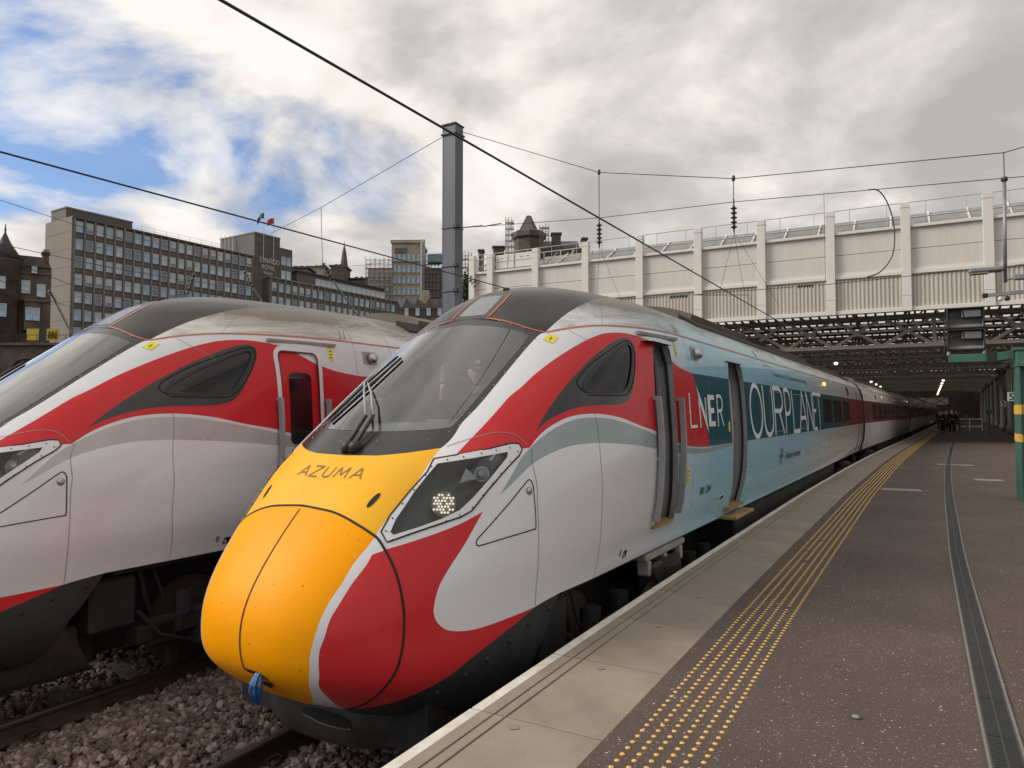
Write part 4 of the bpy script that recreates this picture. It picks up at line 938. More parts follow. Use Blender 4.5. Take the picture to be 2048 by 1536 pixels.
    for ch, u0, u1 in (('A', -.285, -.195), ('Z', -.165, -.085), ('U', -.045, .025), ('M', .065, .165), ('A', .205, .295)): stroke_nose(az, stroke_letter(ch), .0085, M_AZ, u0 + .01, u1 + .01, zl, zh)
    az.obj('nose_lettering', root)
    # labels, latch, lifting symbol
    st = MB()
    stp = [(2.335, 2.098), (2.43, 2.155), (2.475, 2.135), (2.375, 2.07)]; decal(st, stp, M_STICK); panel(st, 4.19, 4.25, 2.07, 2.215, M_STICK, nz=3); panel(st, 4.36, 4.43, .765, .94, M_STICK, nz=3)
    pc = on_side([2.39, 2.425, 2.41, 2.375], [2.11, 2.13, 2.115, 2.095], .006); st.add(pc, [(0, 1, 2, 3)], M_INK)
    for z in (2.10, 2.135, 2.17): panel(st, 4.205, 4.235, z, z + .012, M_INK, off=.006, nz=2)
    for z in (.80, .85, .895): panel(st, 4.375, 4.415, z, z + .012, M_INK, off=.006, nz=2)
    side_text(st, '8', 2.80, .295, .06, M_INK, wide=.035); decal(st, [(2.88, .265), (2.965, .265), (2.965, .325), (2.90, .325)], M_INK); decal(st, [(2.90, .275), (2.92, .275), (2.92, .30), (2.90, .30)], M_WHITE, .006)
    st.obj('safety_labels', root, kind='stuff')
    lk = MB(); p = on_side(1.475, .96, .0); lk.lathe([(.028, -.006), (.028, .008), (.018, .014), (.006, .016)], 14, M_STEEL, tuple(p), 'x'); lk.obj('panel_latch', root, True)
    # rain strip, lifting eyes, camera housing by the cab door
    for s in (1, -1):
        q = MB(); bar_on_side(q, [(3.42, 2.232), (4.30, 2.244)], .03, .03, M_JACK, .02, s); q.obj('rain_strip', root)
        q = MB(); pp = on_side([4.75, 4.98, 4.98, 4.75], [2.07, 2.07, 2.215, 2.215], .006, s); q.add(pp, [(0, 1, 2, 3)], M_ALU); c_ = on_side(4.87, 2.14, .0, s); q.lathe([(.062, 0), (.060, s * .05), (.045, s * .085), (.0, s * .095)], 16, M_STEEL, tuple(c_), 'x'); q.obj('camera_housing', root, True)
        for a in (4.45, 8.3):
            q = MB()
            for dz in (0, .07): bar_on_side(q, [(a + dz, 2.345), (a + .04 + dz, 2.44)], .010, .012, M_SEAML, .006, s)
            q.obj('lifting_eye', root)
    # door ways
    for s in (1, -1):
        for nm, (da0, da1, dz0, dz1), pas in (('cab_doorway', CABDOOR, False), ('passenger_doorway', PASDOOR, True)):
            if wrap or nm == 'x':
                q = MB(); zz = np.linspace(dz0, dz1, 10); rev = .24
                eL = np.interp(zz, *zip(*(PASL if pas else CABL))); eR = np.interp(zz, *zip(*(PASR if pas else CABR)[::-1]))
                for a_, mt in ((eR, M_ALU), (eL, M_ALU)):
                    A = on_side(a_, zz, .0, s); B = A - np.array([s * rev, 0, 0]); q.add([*A, *B], [(i, i + 1, 11 + i, 10 + i) for i in range(9)], mt)
                x0 = s * (1.27 - rev)
                q.box(min(x0, x0 - s * .55), max(x0, x0 - s * .55), da0 - .25, da1 + .30, dz0 - .02, dz0, M_UNDER); q.box(min(s * 1.3, x0), max(s * 1.3, x0), da0, da1, dz0 - .02, dz0 + .01, M_STEP)
                q.quad((x0 - s * .55, da0 - .25, dz0), (x0 - s * .55, da1 + .3, dz0), (x0 - s * .55, da1 + .3, dz1), (x0 - s * .55, da0 - .25, dz1), M_CABIN)
                q.quad((x0, da1 + .3, dz0), (x0 - s * .55, da1 + .3, dz0), (x0 - s * .55, da1 + .3, dz1), (x0, da1 + .3, dz1), M_CABIN); q.quad((x0, da0 - .25, dz0), (x0 - s * .55, da0 - .25, dz0), (x0 - s * .55, da0 - .25, dz1), (x0, da0 - .25, dz1), M_CABIN)
                q.quad((s * 1.3, da0, dz1), (s * 1.3, da1, dz1), (x0 - s * .55, da1 + .3, dz1), (x0 - s * .55, da0 - .25, dz1), M_CABIN)
                do = q.obj(nm, root)
                rb = MB(); bar_on_side(rb, [(a_ - .015, z) for a_, z in zip(eR, zz)], .03, .02, M_GASK, -.06, s); bar_on_side(rb, [(a_ - .03, z) for a_, z in zip(eR, zz)], .045, .03, M_ALU, -.15, s); rb.obj('door_seal', do); rb = MB(); bar_on_side(rb, [(a_ + .02, z) for a_, z in zip(eL, zz)], .03, .03, M_GASK, -.04, s); rb.obj('door_seal', do)
                if pas:
                    q = MB(); A = on_side(eR - .16, zz, -.14, s); B = on_side(eL + .30, zz, -.22, s); q.add([*A, *B], [(i, i + 1, 11 + i, 10 + i) for i in range(9)], M_ALU); q.obj('inner_door', do)
                    q = MB(); x1 = s * 1.40; q.bbox(min(s * 1.12, x1), max(s * 1.12, x1), da0 - .05, da1 + .10, .17, .215, .01, M_STEP); q.obj('step_board', do)
            else:
                di = np.where(((sub & (2 if pas else 1)) > 0) & (lut[lab] >= 0))[0]
                if not pas:
                    dl = lut[lab[di]]; do = shell('cab_door', di, [pal[k] for k in keys], dl, root, sides=(s,), off=-.02)
                    q = MB(); rpanel(q, da0 + .14, da1 - .13, 1.17, 1.92, .07, G_DARK, -.012, s); q.obj('door_window', do)
                    q = MB(); ribbon(q, rrect(*CABDOOR, .10) + rrect(*CABDOOR, .10)[:1], .05, M_WHITE, .004, s, sub=0); ribbon(q, rrect(da0 + .03, da1 - .03, dz0, dz1 - .03, .10) + rrect(da0 + .03, da1 - .03, dz0, dz1 - .03, .10)[:1], .012, M_GASK, .003, s, sub=0); q.obj('door_frame', do)
        # hand rails standing proud beside the cab door
        for a_, dk in ((CABDOOR[0] - .03, .014), (CABDOOR[1] + .06, .020)):
            q = MB(); bar_on_side(q, [(a_, z) for z in np.linspace(.52, 1.64, 9)], .034, .05, M_ALU, .045, s); bar_on_side(q, [(a_ + dk, z) for z in np.linspace(.54, 1.62, 9)], .012, .045, M_SEAM, .030, s)
            for z in (.53, 1.08, 1.63): P_ = on_side([a_], [z], .05, s)[0]; q.beam(P_, P_ - np.array([s * .07, 0, 0]), .03, .03, M_ALU)
            q.obj('handrail', root)
    # side windows of the saloon
    wl = [(14.6, 16.12), (16.5, 18.15), (18.6, 20.2)] if wrap else [(9.2 + 1.95 * k, 10.75 + 1.95 * k) for k in range(6)]
    for s in (1, -1):
        for w0, w1 in wl:
            q = MB(); rpanel(q, w0, w1, 1.225, 1.845, .09, M_GASK, .003, s); rpanel(q, w0 + .03, w1 - .03, 1.255, 1.815, .07, G_DARK, .006, s); q.obj('saloon_window', root)
    # end vestibule door, grille and destination lamp
    for s in (1, -1):
        for a_ in (22.75, 23.75): q = MB(); bar_on_side(q, [(a_, z) for z in np.linspace(.28, 2.15, 12)], .05, .012, M_SEAM, .004, s); q.obj('end_door_seal', root)
        q = MB(); panel(q, 19.9, 20.5, 2.0, 2.24, M_GASK, .004, s); q.obj('side_grille', root)
        q = MB(); pp = on_side(15.3, 2.17, .0, s); q.bbox(pp[0] - .03, pp[0] + .03, pp[1] - .05, pp[1] + .05, pp[2] - .04, pp[2] + .04, .01, M_AMBER); q.obj('door_lamp', root)
    # writing on the wrapped side
    if wrap:
        tx = MB()
        for poly in ([(4.47, 1.335), (4.725, 1.335), (4.725, 1.368), (4.505, 1.368), (4.505, 1.70), (4.47, 1.70)], [(4.772, 1.79), (4.93, 1.63), (5.09, 1.43), (5.148, 1.258), (5.0, 1.42), (4.855, 1.60)], [(4.805, 1.66), (4.855, 1.60), (4.868, 1.335), (4.83, 1.335)], [(5.055, 1.668), (5.10, 1.668), (5.10, 1.42), (5.07, 1.45)],
                     [(5.165, 1.343), (5.445, 1.343), (5.445, 1.40), (5.275, 1.40), (5.275, 1.492), (5.415, 1.492), (5.415, 1.552), (5.275, 1.552), (5.275, 1.645), (5.445, 1.645), (5.445, 1.70), (5.165, 1.70)]):
            # follow the curved side: cut every polygon into thin slices
            bm = bmesh.new(); f = bm.faces.new([bm.verts.new((a, z, 0)) for a, z in poly]); bm.normal_update(); bmesh.ops.triangulate(bm, faces=bm.faces[:])
            for z in np.arange(1.25, 1.85, .06): bmesh.ops.bisect_plane(bm, geom=bm.verts[:] + bm.edges[:] + bm.faces[:], plane_co=(0, z, 0), plane_no=(0, 1, 0))
            bm.verts.index_update(); tx.add(on_side([v.co.x for v in bm.verts], [v.co.y for v in bm.verts], .005), [[v.index for v in ff.verts] for ff in bm.faces], M_TXTW); bm.free()
        stroke_side(tx, stroke_letter('R'), .038, M_TXTW, 5.565, 5.80, 1.345, 1.695)
        tx.obj('operator_logo', root)
        tx = MB()
        for ch, x0, x1 in (('O', 7.27, 8.03), ('U', 8.17, 8.82), ('R', 8.97, 9.70), ('P', 9.90, 10.42), ('L', 10.62, 11.22), ('A', 11.27, 12.14), ('N', 12.24, 12.92), ('E', 13.08, 13.46), ('T', 13.52, 14.28)):
            stroke_side(tx, stroke_letter(ch), .070, M_TXTW, x0, x1, 1.160, 1.890)
        tx.obj('slogan_lettering', root)
        tx = MB(); side_text(tx, '7 times less CO2 emissions than driving', 9.2, 2.085, .075, M_TXTD, wide=3.3, bold=.006)
        side_text(tx, 'A better journey', 9.85, .715, .12, M_TXTD, wide=1.5, bold=.012); [panel(tx, 11.45 + k_ * .075, 11.49 + k_ * .075, .70, .70 + (.115 if k_ % 5 == 2 else .075), M_TXTG, .005, nz=2) for k_ in range(18)]; side_text(tx, 'AZUMA', 13.9, .69, .16, M_TXTG, wide=1.35, bold=.01)
        side_text(tx, '801 204', 4.89, .605, .085, M_INK, wide=.42, bold=.006)
        for k in range(6):
            t = k * math.pi / 3; cx, cz = 9.5 + .10 * math.sin(t), .79 + .075 * math.cos(t); ring = [(cx + .07 * math.cos(q_), cz + .055 * math.sin(q_)) for q_ in np.linspace(0, 2 * math.pi, 13)]
            ribbon(tx, ring, .012, M_TXTD, .005, 1, sub=0)
        tx.obj('side_lettering', root)
        st = MB(); panel(st, 6.03, 6.10, 1.265, 1.385, M_STICK, nz=3); panel(st, 5.68, 6.02, .435, .515, M_TXTG, nz=3); panel(st, 5.72, 5.80, .45, .50, pm('green_label', (.05, .30, .12), .5), off=.006, nz=2); panel(st, 5.84, 5.98, .45, .50, M_INK, off=.006, nz=2); st.obj('door_labels', root)
        rb = MB()
        for rr_ in ((8.60, 9.86, 1.20, 1.83), (10.75, 12.3, 1.20, 1.83)): ribbon(rb, rrect(*rr_, .08) + rrect(*rr_, .08)[:1], .010, M_SEAML, .0055, 1, sub=0)
        ribbon(rb, rrect(8.62, 9.15, 1.96, 2.235, .03) + rrect(8.62, 9.15, 1.96, 2.235, .03)[:1], .010, M_SEAML, .004, 1, sub=0); rb.obj('covered_window_outline', root, kind='stuff')
    # roof fairings along the ridge
    for k in range(11):
        q = MB(); a_ = 6.45 + k * 1.62; n = 11; xs_ = np.linspace(-.74, .74, n)
        prof = [(x * 1.06, 2.965 - .16 * (x / .74) ** 2) for x in xs_]; prof = [(-.74, 2.66)] + prof + [(.74, 2.66)]
        q.prism(prof, a_, a_ + 1.56, M_PODT if k % 4 != 2 else M_UNDL, 'xz'); q.obj('roof_fairing', root, False)
    for s in (1, -1): q = MB(); q.prism([(s * .97, 2.575), (s * .955, 2.615), (s * .74, 2.755), (s * .74, 2.60)], 6.0, 24.0, M_UNDER, 'xz'); q.obj('roof_gutter', root)
    q = MB(); q.bbox(-.03, .03, 2.98, 3.06, 2.655, 2.70, .01, M_SEAM); q.obj('roof_aerial', root)
    # underframe
    q = MB(); q.box(-1.15, 1.15, 1.9, CAR_END, .16, .215, M_UNDER); q.box(-1.2, 1.2, CAR_END - .05, CAR_END, .2, 2.3, M_UNDER); q.obj('underframe', root)
    bogie(root, 4.25); bogie(root, 20.6)
    q = MB(); q.box(-.62, .62, 1.8, 7.1, -.62, .17, M_UNDER); q.obj('dark_underfloor_block', root); q = MB(); q.box(-.62, .62, 18.2, 23.8, -.62, .17, M_UNDER); q.obj('dark_underfloor_block', root)  # dark boxes added to block light showing through under the floor
    for s in (1, -1):
        for a_, b_, z_ in ((7.2, 9.3, -.42), (9.4, 13.0, -.46), (13.15, 15.2, -.40), (15.3, 18.1, -.46)): q = MB(); q.bbox(min(s * .55, s * 1.13), max(s * .55, s * 1.13), a_, b_, z_, .13, .03, M_UNDL); q.obj('equipment_case', root)
    for s in (1, -1):
        q = MB(); q.bbox(min(s * .98, s * 1.19), max(s * .98, s * 1.19), 3.60, 4.75, .09, .17, .02, M_JACK)
        for a_ in (3.66, 4.12, 4.62): q.bbox(min(s * 1.05, s * 1.19), max(s * 1.05, s * 1.19), a_, a_ + .06, -.06, .10, .02, M_JACK)
        q.bbox(min(s * 1.02, s * 1.21), max(s * 1.02, s * 1.21), 3.74, 4.02, -.20, .05, .03, M_UNDL); q.bbox(min(s * 1.02, s * 1.20), max(s * 1.02, s * 1.20), 4.24, 4.56, -.26, .06, .03, M_UNDL); q.tube([(s * 1.2, 3.7, .0), (s * 1.22, 3.8, -.14), (s * 1.21, 3.95, -.17)], .018, 6, M_UNDER)
        q.obj('lifting_bracket', root)
        q = MB(); q.bbox(min(s * .80, s * 1.08), max(s * .80, s * 1.08), 1.75, 2.15, -.32, .12, .03, M_UNDL); q.tube([(s * 1.02, 2.2, .15), (s * 1.03, 2.25, -.1), (s * 1.0, 2.35, -.35)], .022, 6, M_UNDER); q.bbox(min(s * .9, s * 1.1), max(s * .9, s * 1.1), 2.15, 2.5, -.50, -.34, .02, M_UNDER)
        q.obj('sand_box', root)
    # cab interior
    zz = np.linspace(.3, 2.5, 14); W_ = S(np.full(14, 3.30), zz) - .07; q = MB(); q.prism([(w, z) for w, z in zip(W_, zz)] + [(-w, z) for w, z in zip(W_[::-1], zz[::-1])], 3.34, 3.39, M_CABIN); q.box(-.85, .85, 1.5, 3.34, .70, .74, M_CABIN); q.obj('cab_bulkhead', root)
    q = MB(); q.prism([(1.25, 1.18), (1.55, 1.36), (1.80, 1.42), (2.05, 1.36), (2.05, 1.28), (1.9, .75), (1.3, .75)], -.95, .95, M_DESK, 'yz')
    q.bbox(-.22, .22, 2.02, 2.06, 1.30, 1.44, .01, M_CABIN); q.bbox(-.85, -.45, 1.75, 1.80, 1.42, 1.62, .01, M_CABIN); q.bbox(.45, .85, 1.75, 1.80, 1.42, 1.62, .01, M_CABIN); q.obj('driving_desk', root)
    q = MB(); q.bbox(-.26, .26, 2.75, 2.87, 1.15, 1.80, .05, M_CABIN); q.bbox(-.26, .26, 2.35, 2.8, 1.05, 1.17, .05, M_CABIN); q.bbox(-.14, .14, 2.78, 2.86, 1.80, 2.0, .03, M_CABIN); q.lathe([(.08, .74), (.08, 1.06)], 10, M_CABIN, (0, 2.6, 0)); q.obj('driver_seat', root)
    return root

train_a = driving_car('driving_car', (-3.48, 2.90, 0), R(1.43), True, 'nearest train: orange nosed driving car with a sky blue side wrap and open doors')
train_b = driving_car('driving_car', (-6.937, 1.645, 0), .0092, False, 'left train: white driving car with a red swoosh and closed cab door')

# ------------------------------------------------------------------ coaches behind
def coach(name, loc, th, label, Lc=25.4, windows=True):
    root = empty(name, loc, -th, label=label, cat='train', group='coaches behind the driving cars')
    zz = np.concatenate([np.linspace(.2, 2.3, 14), s2z(np.linspace(z2s(2.36), SMAX, 9))]); W_ = secW(z2s(zz)); W_[-1] = 0
    sec = list(zip(W_, zz)) + [(-w, z) for w, z in zip(W_[::-1][1:], zz[::-1][1:])]
    n = len(sec); m = len(zz); s = MB()
    for y in (0.35, Lc): s.v += [(w, y, z) for w, z in sec]
    lim = [i for i in range(n - 1)]
    for i in lim:
        zc = (sec[i][1] + sec[i + 1][1]) / 2
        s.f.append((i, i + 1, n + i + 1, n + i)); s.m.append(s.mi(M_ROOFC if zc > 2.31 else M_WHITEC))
    s.f += [tuple(range(n)), tuple(range(n, 2 * n))]; k = s.mi(M_UNDER); s.m += [k, k]
    s.obj('body_shell', root, True)
    def strip(mb, y0, y1, z0, z1, mat, off, sd, r=0):
        zs = np.linspace(z0, z1, 5); A = [(sd * (float(secW(z2s(z))) + off), y0, z) for z in zs]; B = [(sd * (float(secW(z2s(z))) + off), y1, z) for z in zs]
        mb.add(A + B, [(i, i + 1, 6 + i, 5 + i) for i in range(4)], mat)
    for sd in (1, -1):
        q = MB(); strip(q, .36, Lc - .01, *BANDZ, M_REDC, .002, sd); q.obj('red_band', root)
        q = MB(); strip(q, .36, Lc - .01, 2.30, 2.325, M_ORANGE, .003, sd); q.obj('cantrail_line', root)
        for y in (.9, 1.75, Lc - 1.75, Lc - .9):
            q = MB(); strip(q, y - .035, y + .035, .26, 2.16, M_SEAM, .006, sd); q.obj('door_seal', root)
        q = MB(); strip(q, 4.4, 4.9, 2.03, 2.2, M_GASK, .004, sd); strip(q, 7.2, 7.32, 2.12, 2.2, M_AMBER, .02, sd); q.obj('side_grille', root)
        for k in range(9):
            y = 3.0 + k * 2.2
            q = MB(); strip(q, y, y + 1.6, 1.23, 1.84, M_GASK, .004, sd); strip(q, y + .04, y + 1.56, 1.27, 1.80, G_DARK, .007, sd); q.obj('saloon_window', root)
    q = MB(); q.box(-1.0, 1.0, -.35, .36, .3, 2.25, M_GASK); q.obj('gangway', root)
    q = MB(); q.box(-1.15, 1.15, .4, Lc, .12, .21, M_UNDER)
    for y in (7.5, 11.5, 15.5): q.bbox(-1.12, 1.12, y, y + 3.4, -.44, .13, .03, M_UNDL)
    q.obj('underframe', root); bogie(root, 3.6); bogie(root, Lc - 3.2)
    q = MB(); q.prism([(-.72, 2.64)] + [(x, 2.94 - .16 * (x / .74) ** 2) for x in np.linspace(-.74, .74, 9)] + [(.72, 2.64)], 2.5, Lc - 2.5, M_PODT, 'xz'); q.obj('roof_fairing', root)
    return root
def track_heading(v, tr): 
    p = TR(v, tr); q = TR(v + 18, tr); return math.atan((q[0] - p[0]) / 18.0)
vv = 2.90 + CAR_END * math.cos(R(1.43)) + .45; xx = -3.48 + CAR_END * math.sin(R(1.43)) + .01
names_ = ['second coach of the nearest train, just behind the blue wrapped car', 'third coach of the nearest train, under the dark roof', 'fourth coach of the nearest train, deep under the roof', 'farthest coach of the nearest train at the end of the platform']
for k in range(4):
    h = math.atan((TR(vv + 25.6, 0)[0] - xx) / 25.6) if k else math.atan((TR(vv + 25.6, 0)[0] - xx) / 25.6)
    coach('coach', (xx, vv, 0), h, names_[k]); xx += math.sin(h) * 25.75; vv += math.cos(h) * 25.75
coach('coach', (-6.937 + 24.7 * .0092, 1.645 + 24.7, 0), .02, 'coach behind the left train, mostly hidden by the nearest train')
# ------------------------------------------------------------------ overhead line equipment
M_MAST = pm('mast_grey_paint', (.092, .100, .120), .45, var=.18, scale=2, dirt=.3, dirtc=(.06, .06, .062), dscale=3, stretch=(1, 1, .25))
M_WIRE = pm('overhead_wire', (.022, .021, .020), .5)
M_INSU = pm('insulator_brown_glaze', (.030, .026, .024), .3, var=.2)
M_INSG = pm('insulator_grey', (.16, .15, .14), .45, var=.2)
M_GALV = pm('galvanised_steel', (.22, .23, .235), .45, metal=.5, var=.15, scale=8)
def catmull(p, q, sag, n=10): 
    p = np.array(p, float); q = np.array(q, float); return [p + (q - p) * t - np.array([0, 0, sag * 4 * t * (1 - t)]) for t in np.linspace(0, 1, n)]
def wire(name, path, r, label, cat='wire', group='overhead wires', mat=None, parent=None):
    s = MB(); s.tube(path, r, 6, mat or M_WIRE)
    if parent: return s.obj(name, parent, True)
    return s.obj(name, None, True, label=label, cat=cat, group=group)
def insul(mb, p, q, n=5, r=.075, mat=None):
    """ribbed insulator between two points"""
    p = np.array(p, float); q = np.array(q, float); mat = mat or M_INSU
    P = []; Rr = []
    for k in range(n):
        for t, rr_ in ((.05, .03), (.35, .035), (.5, r), (.6, r), (.68, .035), (.95, .03)): P.append(p + (q - p) * (k + t) / n); Rr.append(rr_)
    mb.tube(P, Rr, 10, mat)
# the mast: broad-flange column behind the left train
HS = 16.5; MX = -11.27
mast = empty('catenary_mast', (MX, HS, RAILZ - .2), label='tall grey steel column standing behind the left train', cat='mast')
s = MB(); hgt = 9.62 - RAILZ + .2
s.box(-.205, .205, -.19, .19, 0, hgt, M_MAST)
for x in (-.213, .205): s.bbox(x - .008, x + .016, -.197, .197, 0, hgt, .004, M_MAST)
s.obj('column', mast)
s = MB(); s.bbox(-.26, .26, -.24, .24, hgt - .28, hgt - .22, .01, M_MAST); s.bbox(-.25, .25, -.23, .23, hgt, hgt + .04, .01, M_MAST); s.obj('head_plate', mast)
for z in (6.69, 5.6, 4.9):
    s = MB(); zz = z - RAILZ + .2; s.bbox(-.235, .235, -.215, .215, zz - .022, zz + .022, .006, M_MAST); s.bbox(.2, .36, -.30, -.18, zz - .07, zz + .05, .02, M_WIRE); s.obj('clamp_band', mast)
# contact wires along the two tracks
def along(track, z, v0, v1, dx=0.0):
    return [tuple(np.array(TR(v, track, dx, z)) + np.array([.02 * math.sin(v * .2), 0, .06 * math.cos((v - 3) * .25)])) for v in np.linspace(v0, v1, 40)]
wire('contact_wire', [(-3.48 + (v - 2.7) * .030, v, 3.91 + (v - 2.7) * -.004) for v in np.linspace(-6, 34, 12)], .0105, 'thick dark contact wire descending over the orange nosed train')
wire('contact_wire', [(-6.95 + (v - 3.1) * .017, v, 3.79 + .012 * (v - 3.1)) for v in np.linspace(-6, 30, 12)], .0095, 'thick dark contact wire over the left train')
# head span across the tracks
top = [(MX + .25, 9.45), (-6.80, 7.56), (-3.50, 6.86), (1.61, 6.53), (12.0, 8.3)]
span = empty('head_span', (MX, HS, 0), label='sagging cross wire with droppers strung from the grey mast across the tracks', cat='wire')
s = MB(); s.tube([(x - MX, 0, z) for x, z in top], .009, 6, M_WIRE); s.obj('upper_cross_wire', span)
s = MB(); s.tube([(MX + .25 - MX, 0, 6.69), (-6.81 - MX, 0, 6.40), (-3.5 - MX, 0, 6.32), (1.62 - MX, 0, 6.03), (12 - MX, 0, 5.4)], .008, 6, M_WIRE); s.obj('middle_cross_wire', span)
s = MB(); s.tube([(-8.8 - MX, 0, 4.33), (-5.2 - MX, 0, 4.27)], .007, 6, M_WIRE); s.tube([(-4.45 - MX, 0, 4.26), (-2.25 - MX, 0, 4.25)], .007, 6, M_WIRE); s.tube([(-1.75 - MX, 0, 4.24), (.9 - MX, 0, 4.30)], .007, 6, M_WIRE); s.obj('lower_cross_wire', span)
s = MB(); s.tube([(.25, 0, 6.69), (1.0, 0, 6.66), (1.05, -.03, 6.62), (1.6, 0, 6.64)], .014, 6, M_WIRE); s.obj('turnbuckle', span)
s = MB(); s.tube([(1.9, 0, 6.62), (1.83, 0, 6.3), (1.8, 0, 5.4)], .010, 6, M_GALV); s.obj('earth_lead', span)
for x0, x1 in ((-5.1, -4.5), (-2.25, -1.75)):
    s = MB(); insul(s, (x0 - MX + .08, 0, 4.265), (x1 - MX - .08, 0, 4.255), 6, .065, M_INSG); s.obj('span_insulator', span, True)
for x, zt, zm, zb in ((-6.81, 7.56, 6.40, 5.65), (-3.50, 6.86, 6.32, 5.61)):
    s = MB(); s.tube([(x - MX, 0, zt), (x - MX, 0, zb + .78)], .010, 6, M_WIRE); s.lathe([(.035, -.05), (.045, 0), (.03, .07)], 8, M_WIRE, (x - MX, 0, zt)); s.obj('dropper', span)
    s = MB(); insul(s, (x - MX, 0, zb + .62), (x - MX, 0, zb + .08), 5, .075); s.tube([(x - MX, 0, zb + .78), (x - MX, 0, zb)], .016, 6, M_WIRE); s.obj('hanging_insulator', span, True)
for k, pts in enumerate((((-6.81, 5.65), (-6.9, 4.05)), ((-6.81, 5.65), (-6.2, 4.1)), ((-3.5, 5.61), (-3.9, 4.26)), ((-3.5, 5.61), (-3.35, 4.25)), ((-3.5, 5.61), (-2.6, 3.9)))):
    s = MB(); s.tube([(pts[0][0] - MX, 0, pts[0][1]), (pts[1][0] - MX, .1 * k, pts[1][1])], .004, 5, M_WIRE); s.obj('bridle_wire', span)
s = MB(); s.tube([(-4.45 - MX, 0, 4.255), (-3.2 - MX, .1, 4.17), (-3.18 - MX, .1, 4.05)], .012, 6, M_GALV); s.obj('registration_arm', span)
# jumper loop and extra droppers near the platform lamp
s = MB(); s.tube([tuple(p) for p in cr([(-.75 - MX, 0, 6.17), (-.55 - MX, 0, 6.12), (-.38 - MX, 0, 5.8), (-.28 - MX, 0, 5.3), (-.32 - MX, 0, 4.75), (-.55 - MX, 0, 4.42), (-.8 - MX, 0, 4.33)], 4)], .014, 6, M_WIRE); s.obj('jumper_loop', span)
s = MB(); s.tube([(-1.6 - MX, 0, 6.21), (-1.6 - MX, 0, 4.3)], .005, 5, M_WIRE); s.obj('dropper', span)
# cross wire from the mast to the left, with its dropper and strut insulator
P0 = np.array([MX - .2, HS, 9.45]); P1 = at(642, 415, 24.5); P2 = at(540, 468, 32.0)
sp2 = empty('side_span', tuple(P0), label='thin cross wire running from the mast down to the left over the hotel', cat='wire')
s = MB(); s.tube([P0 - P0, P1 - P0, P2 - P0], .009, 6, M_WIRE); s.obj('upper_cross_wire', sp2)
Q = at(645, 525, 24.5); s = MB(); s.tube([P1 - P0, Q - P0], .010, 6, M_WIRE); s.obj('dropper', sp2)
Q2 = at(665, 560, 24.8); s = MB(); insul(s, Q - P0, Q2 - P0, 5, .085); s.obj('strut_insulator', sp2, True)
Q3 = at(716, 632, 25.5); s = MB(); s.tube([Q2 - P0, Q3 - P0], .03, 8, M_GALV); s.obj('strut_tube', sp2)
# thin wires of the tracks farther left
far_w = [((0, 488, 30), (520, 578, 62), .014, 'thin wire crossing low in front of the sandstone house and the hotel'), ((0, 512, 24), (330, 615, 40), .012, 'thin wire sloping down past the sandstone house'), ((0, 560, 26), (240, 628, 36), .010, 'lowest thin wire at the left edge'),
         ((0, 400, 21), (620, 575, 50), .0085, 'fine wire crossing the upper windows of the hotel'), ((560, 533, 40), (890, 505, 34), .010, 'thin cross wire right of the spire, reaching the mast')]
for a, b_, r, lab in far_w: wire('far_wire', catmull(at(*a), at(*b_), .3), r, lab)
# strut insulators of the next supports, above the left train's roof
for (a, b_, c_, lab) in (((430 - 40, 545, 33), (374, 590, 33.2), (352, 640, 33.5), 'strut insulator rising left of the hotel, behind the left train'), ((488, 540, 40), (505, 575, 40.2), (522, 600, 40.5), 'strut insulator rising in front of the hotel sign'), ((98, 580, 28), (112, 605, 28.2), (146, 672, 28.6), 'strut with insulator in front of the sandstone house')):
    A, B, C_ = at(*a), at(*b_), at(*c_); rt = empty('support_strut', tuple(C_), label=lab, cat='strut', group='wire support struts')
    s = MB(); insul(s, A - C_, B - C_, 5, .10); s.obj('strut_insulator', rt, True); s = MB(); s.tube([B - C_, np.zeros(3), np.array([0.2, 0.1, -1.2])], .045, 8, M_GALV); s.obj('strut_tube', rt)
# platform lamp hung in the span
lp = empty('span_lamp', (1.61, HS, 6.0), label='street lamp head on a hanging tube at the right edge', cat='lamp')
s = MB(); s.tube([(0, 0, .55), (.0, 0, .02)], .010, 6, M_WIRE); s.lathe([(.05, -.03), (.06, .0), (.05, .05)], 8, M_WIRE, (0, 0, 0)); s.obj('hanger', lp)
s = MB(); s.tube([(0, 0, 0), (-.03, 0, -2.0)], .032, 10, M_GALV); s.obj('tube', lp, True)
s = MB(); s.bbox(-.62, -.05, -.10, .10, -1.78, -1.68, .03, M_GALV); s.bbox(-.60, -.30, -.085, .085, -1.80, -1.775, .005, M_PLATE); s.tube([(-.1, 0, -1.70), (.7, 0, -1.66)], .022, 8, M_GALV); s.obj('lamp_head', lp)
s = MB(); s.tube([(-.02, 0, -1.95), (.22, 0, -1.90), (.75, 0, -1.88)], .02, 8, M_GALV); s.bbox(.10, .30, -.05, .05, -1.97, -1.86, .02, M_GALV); s.obj('stay_arm', lp)
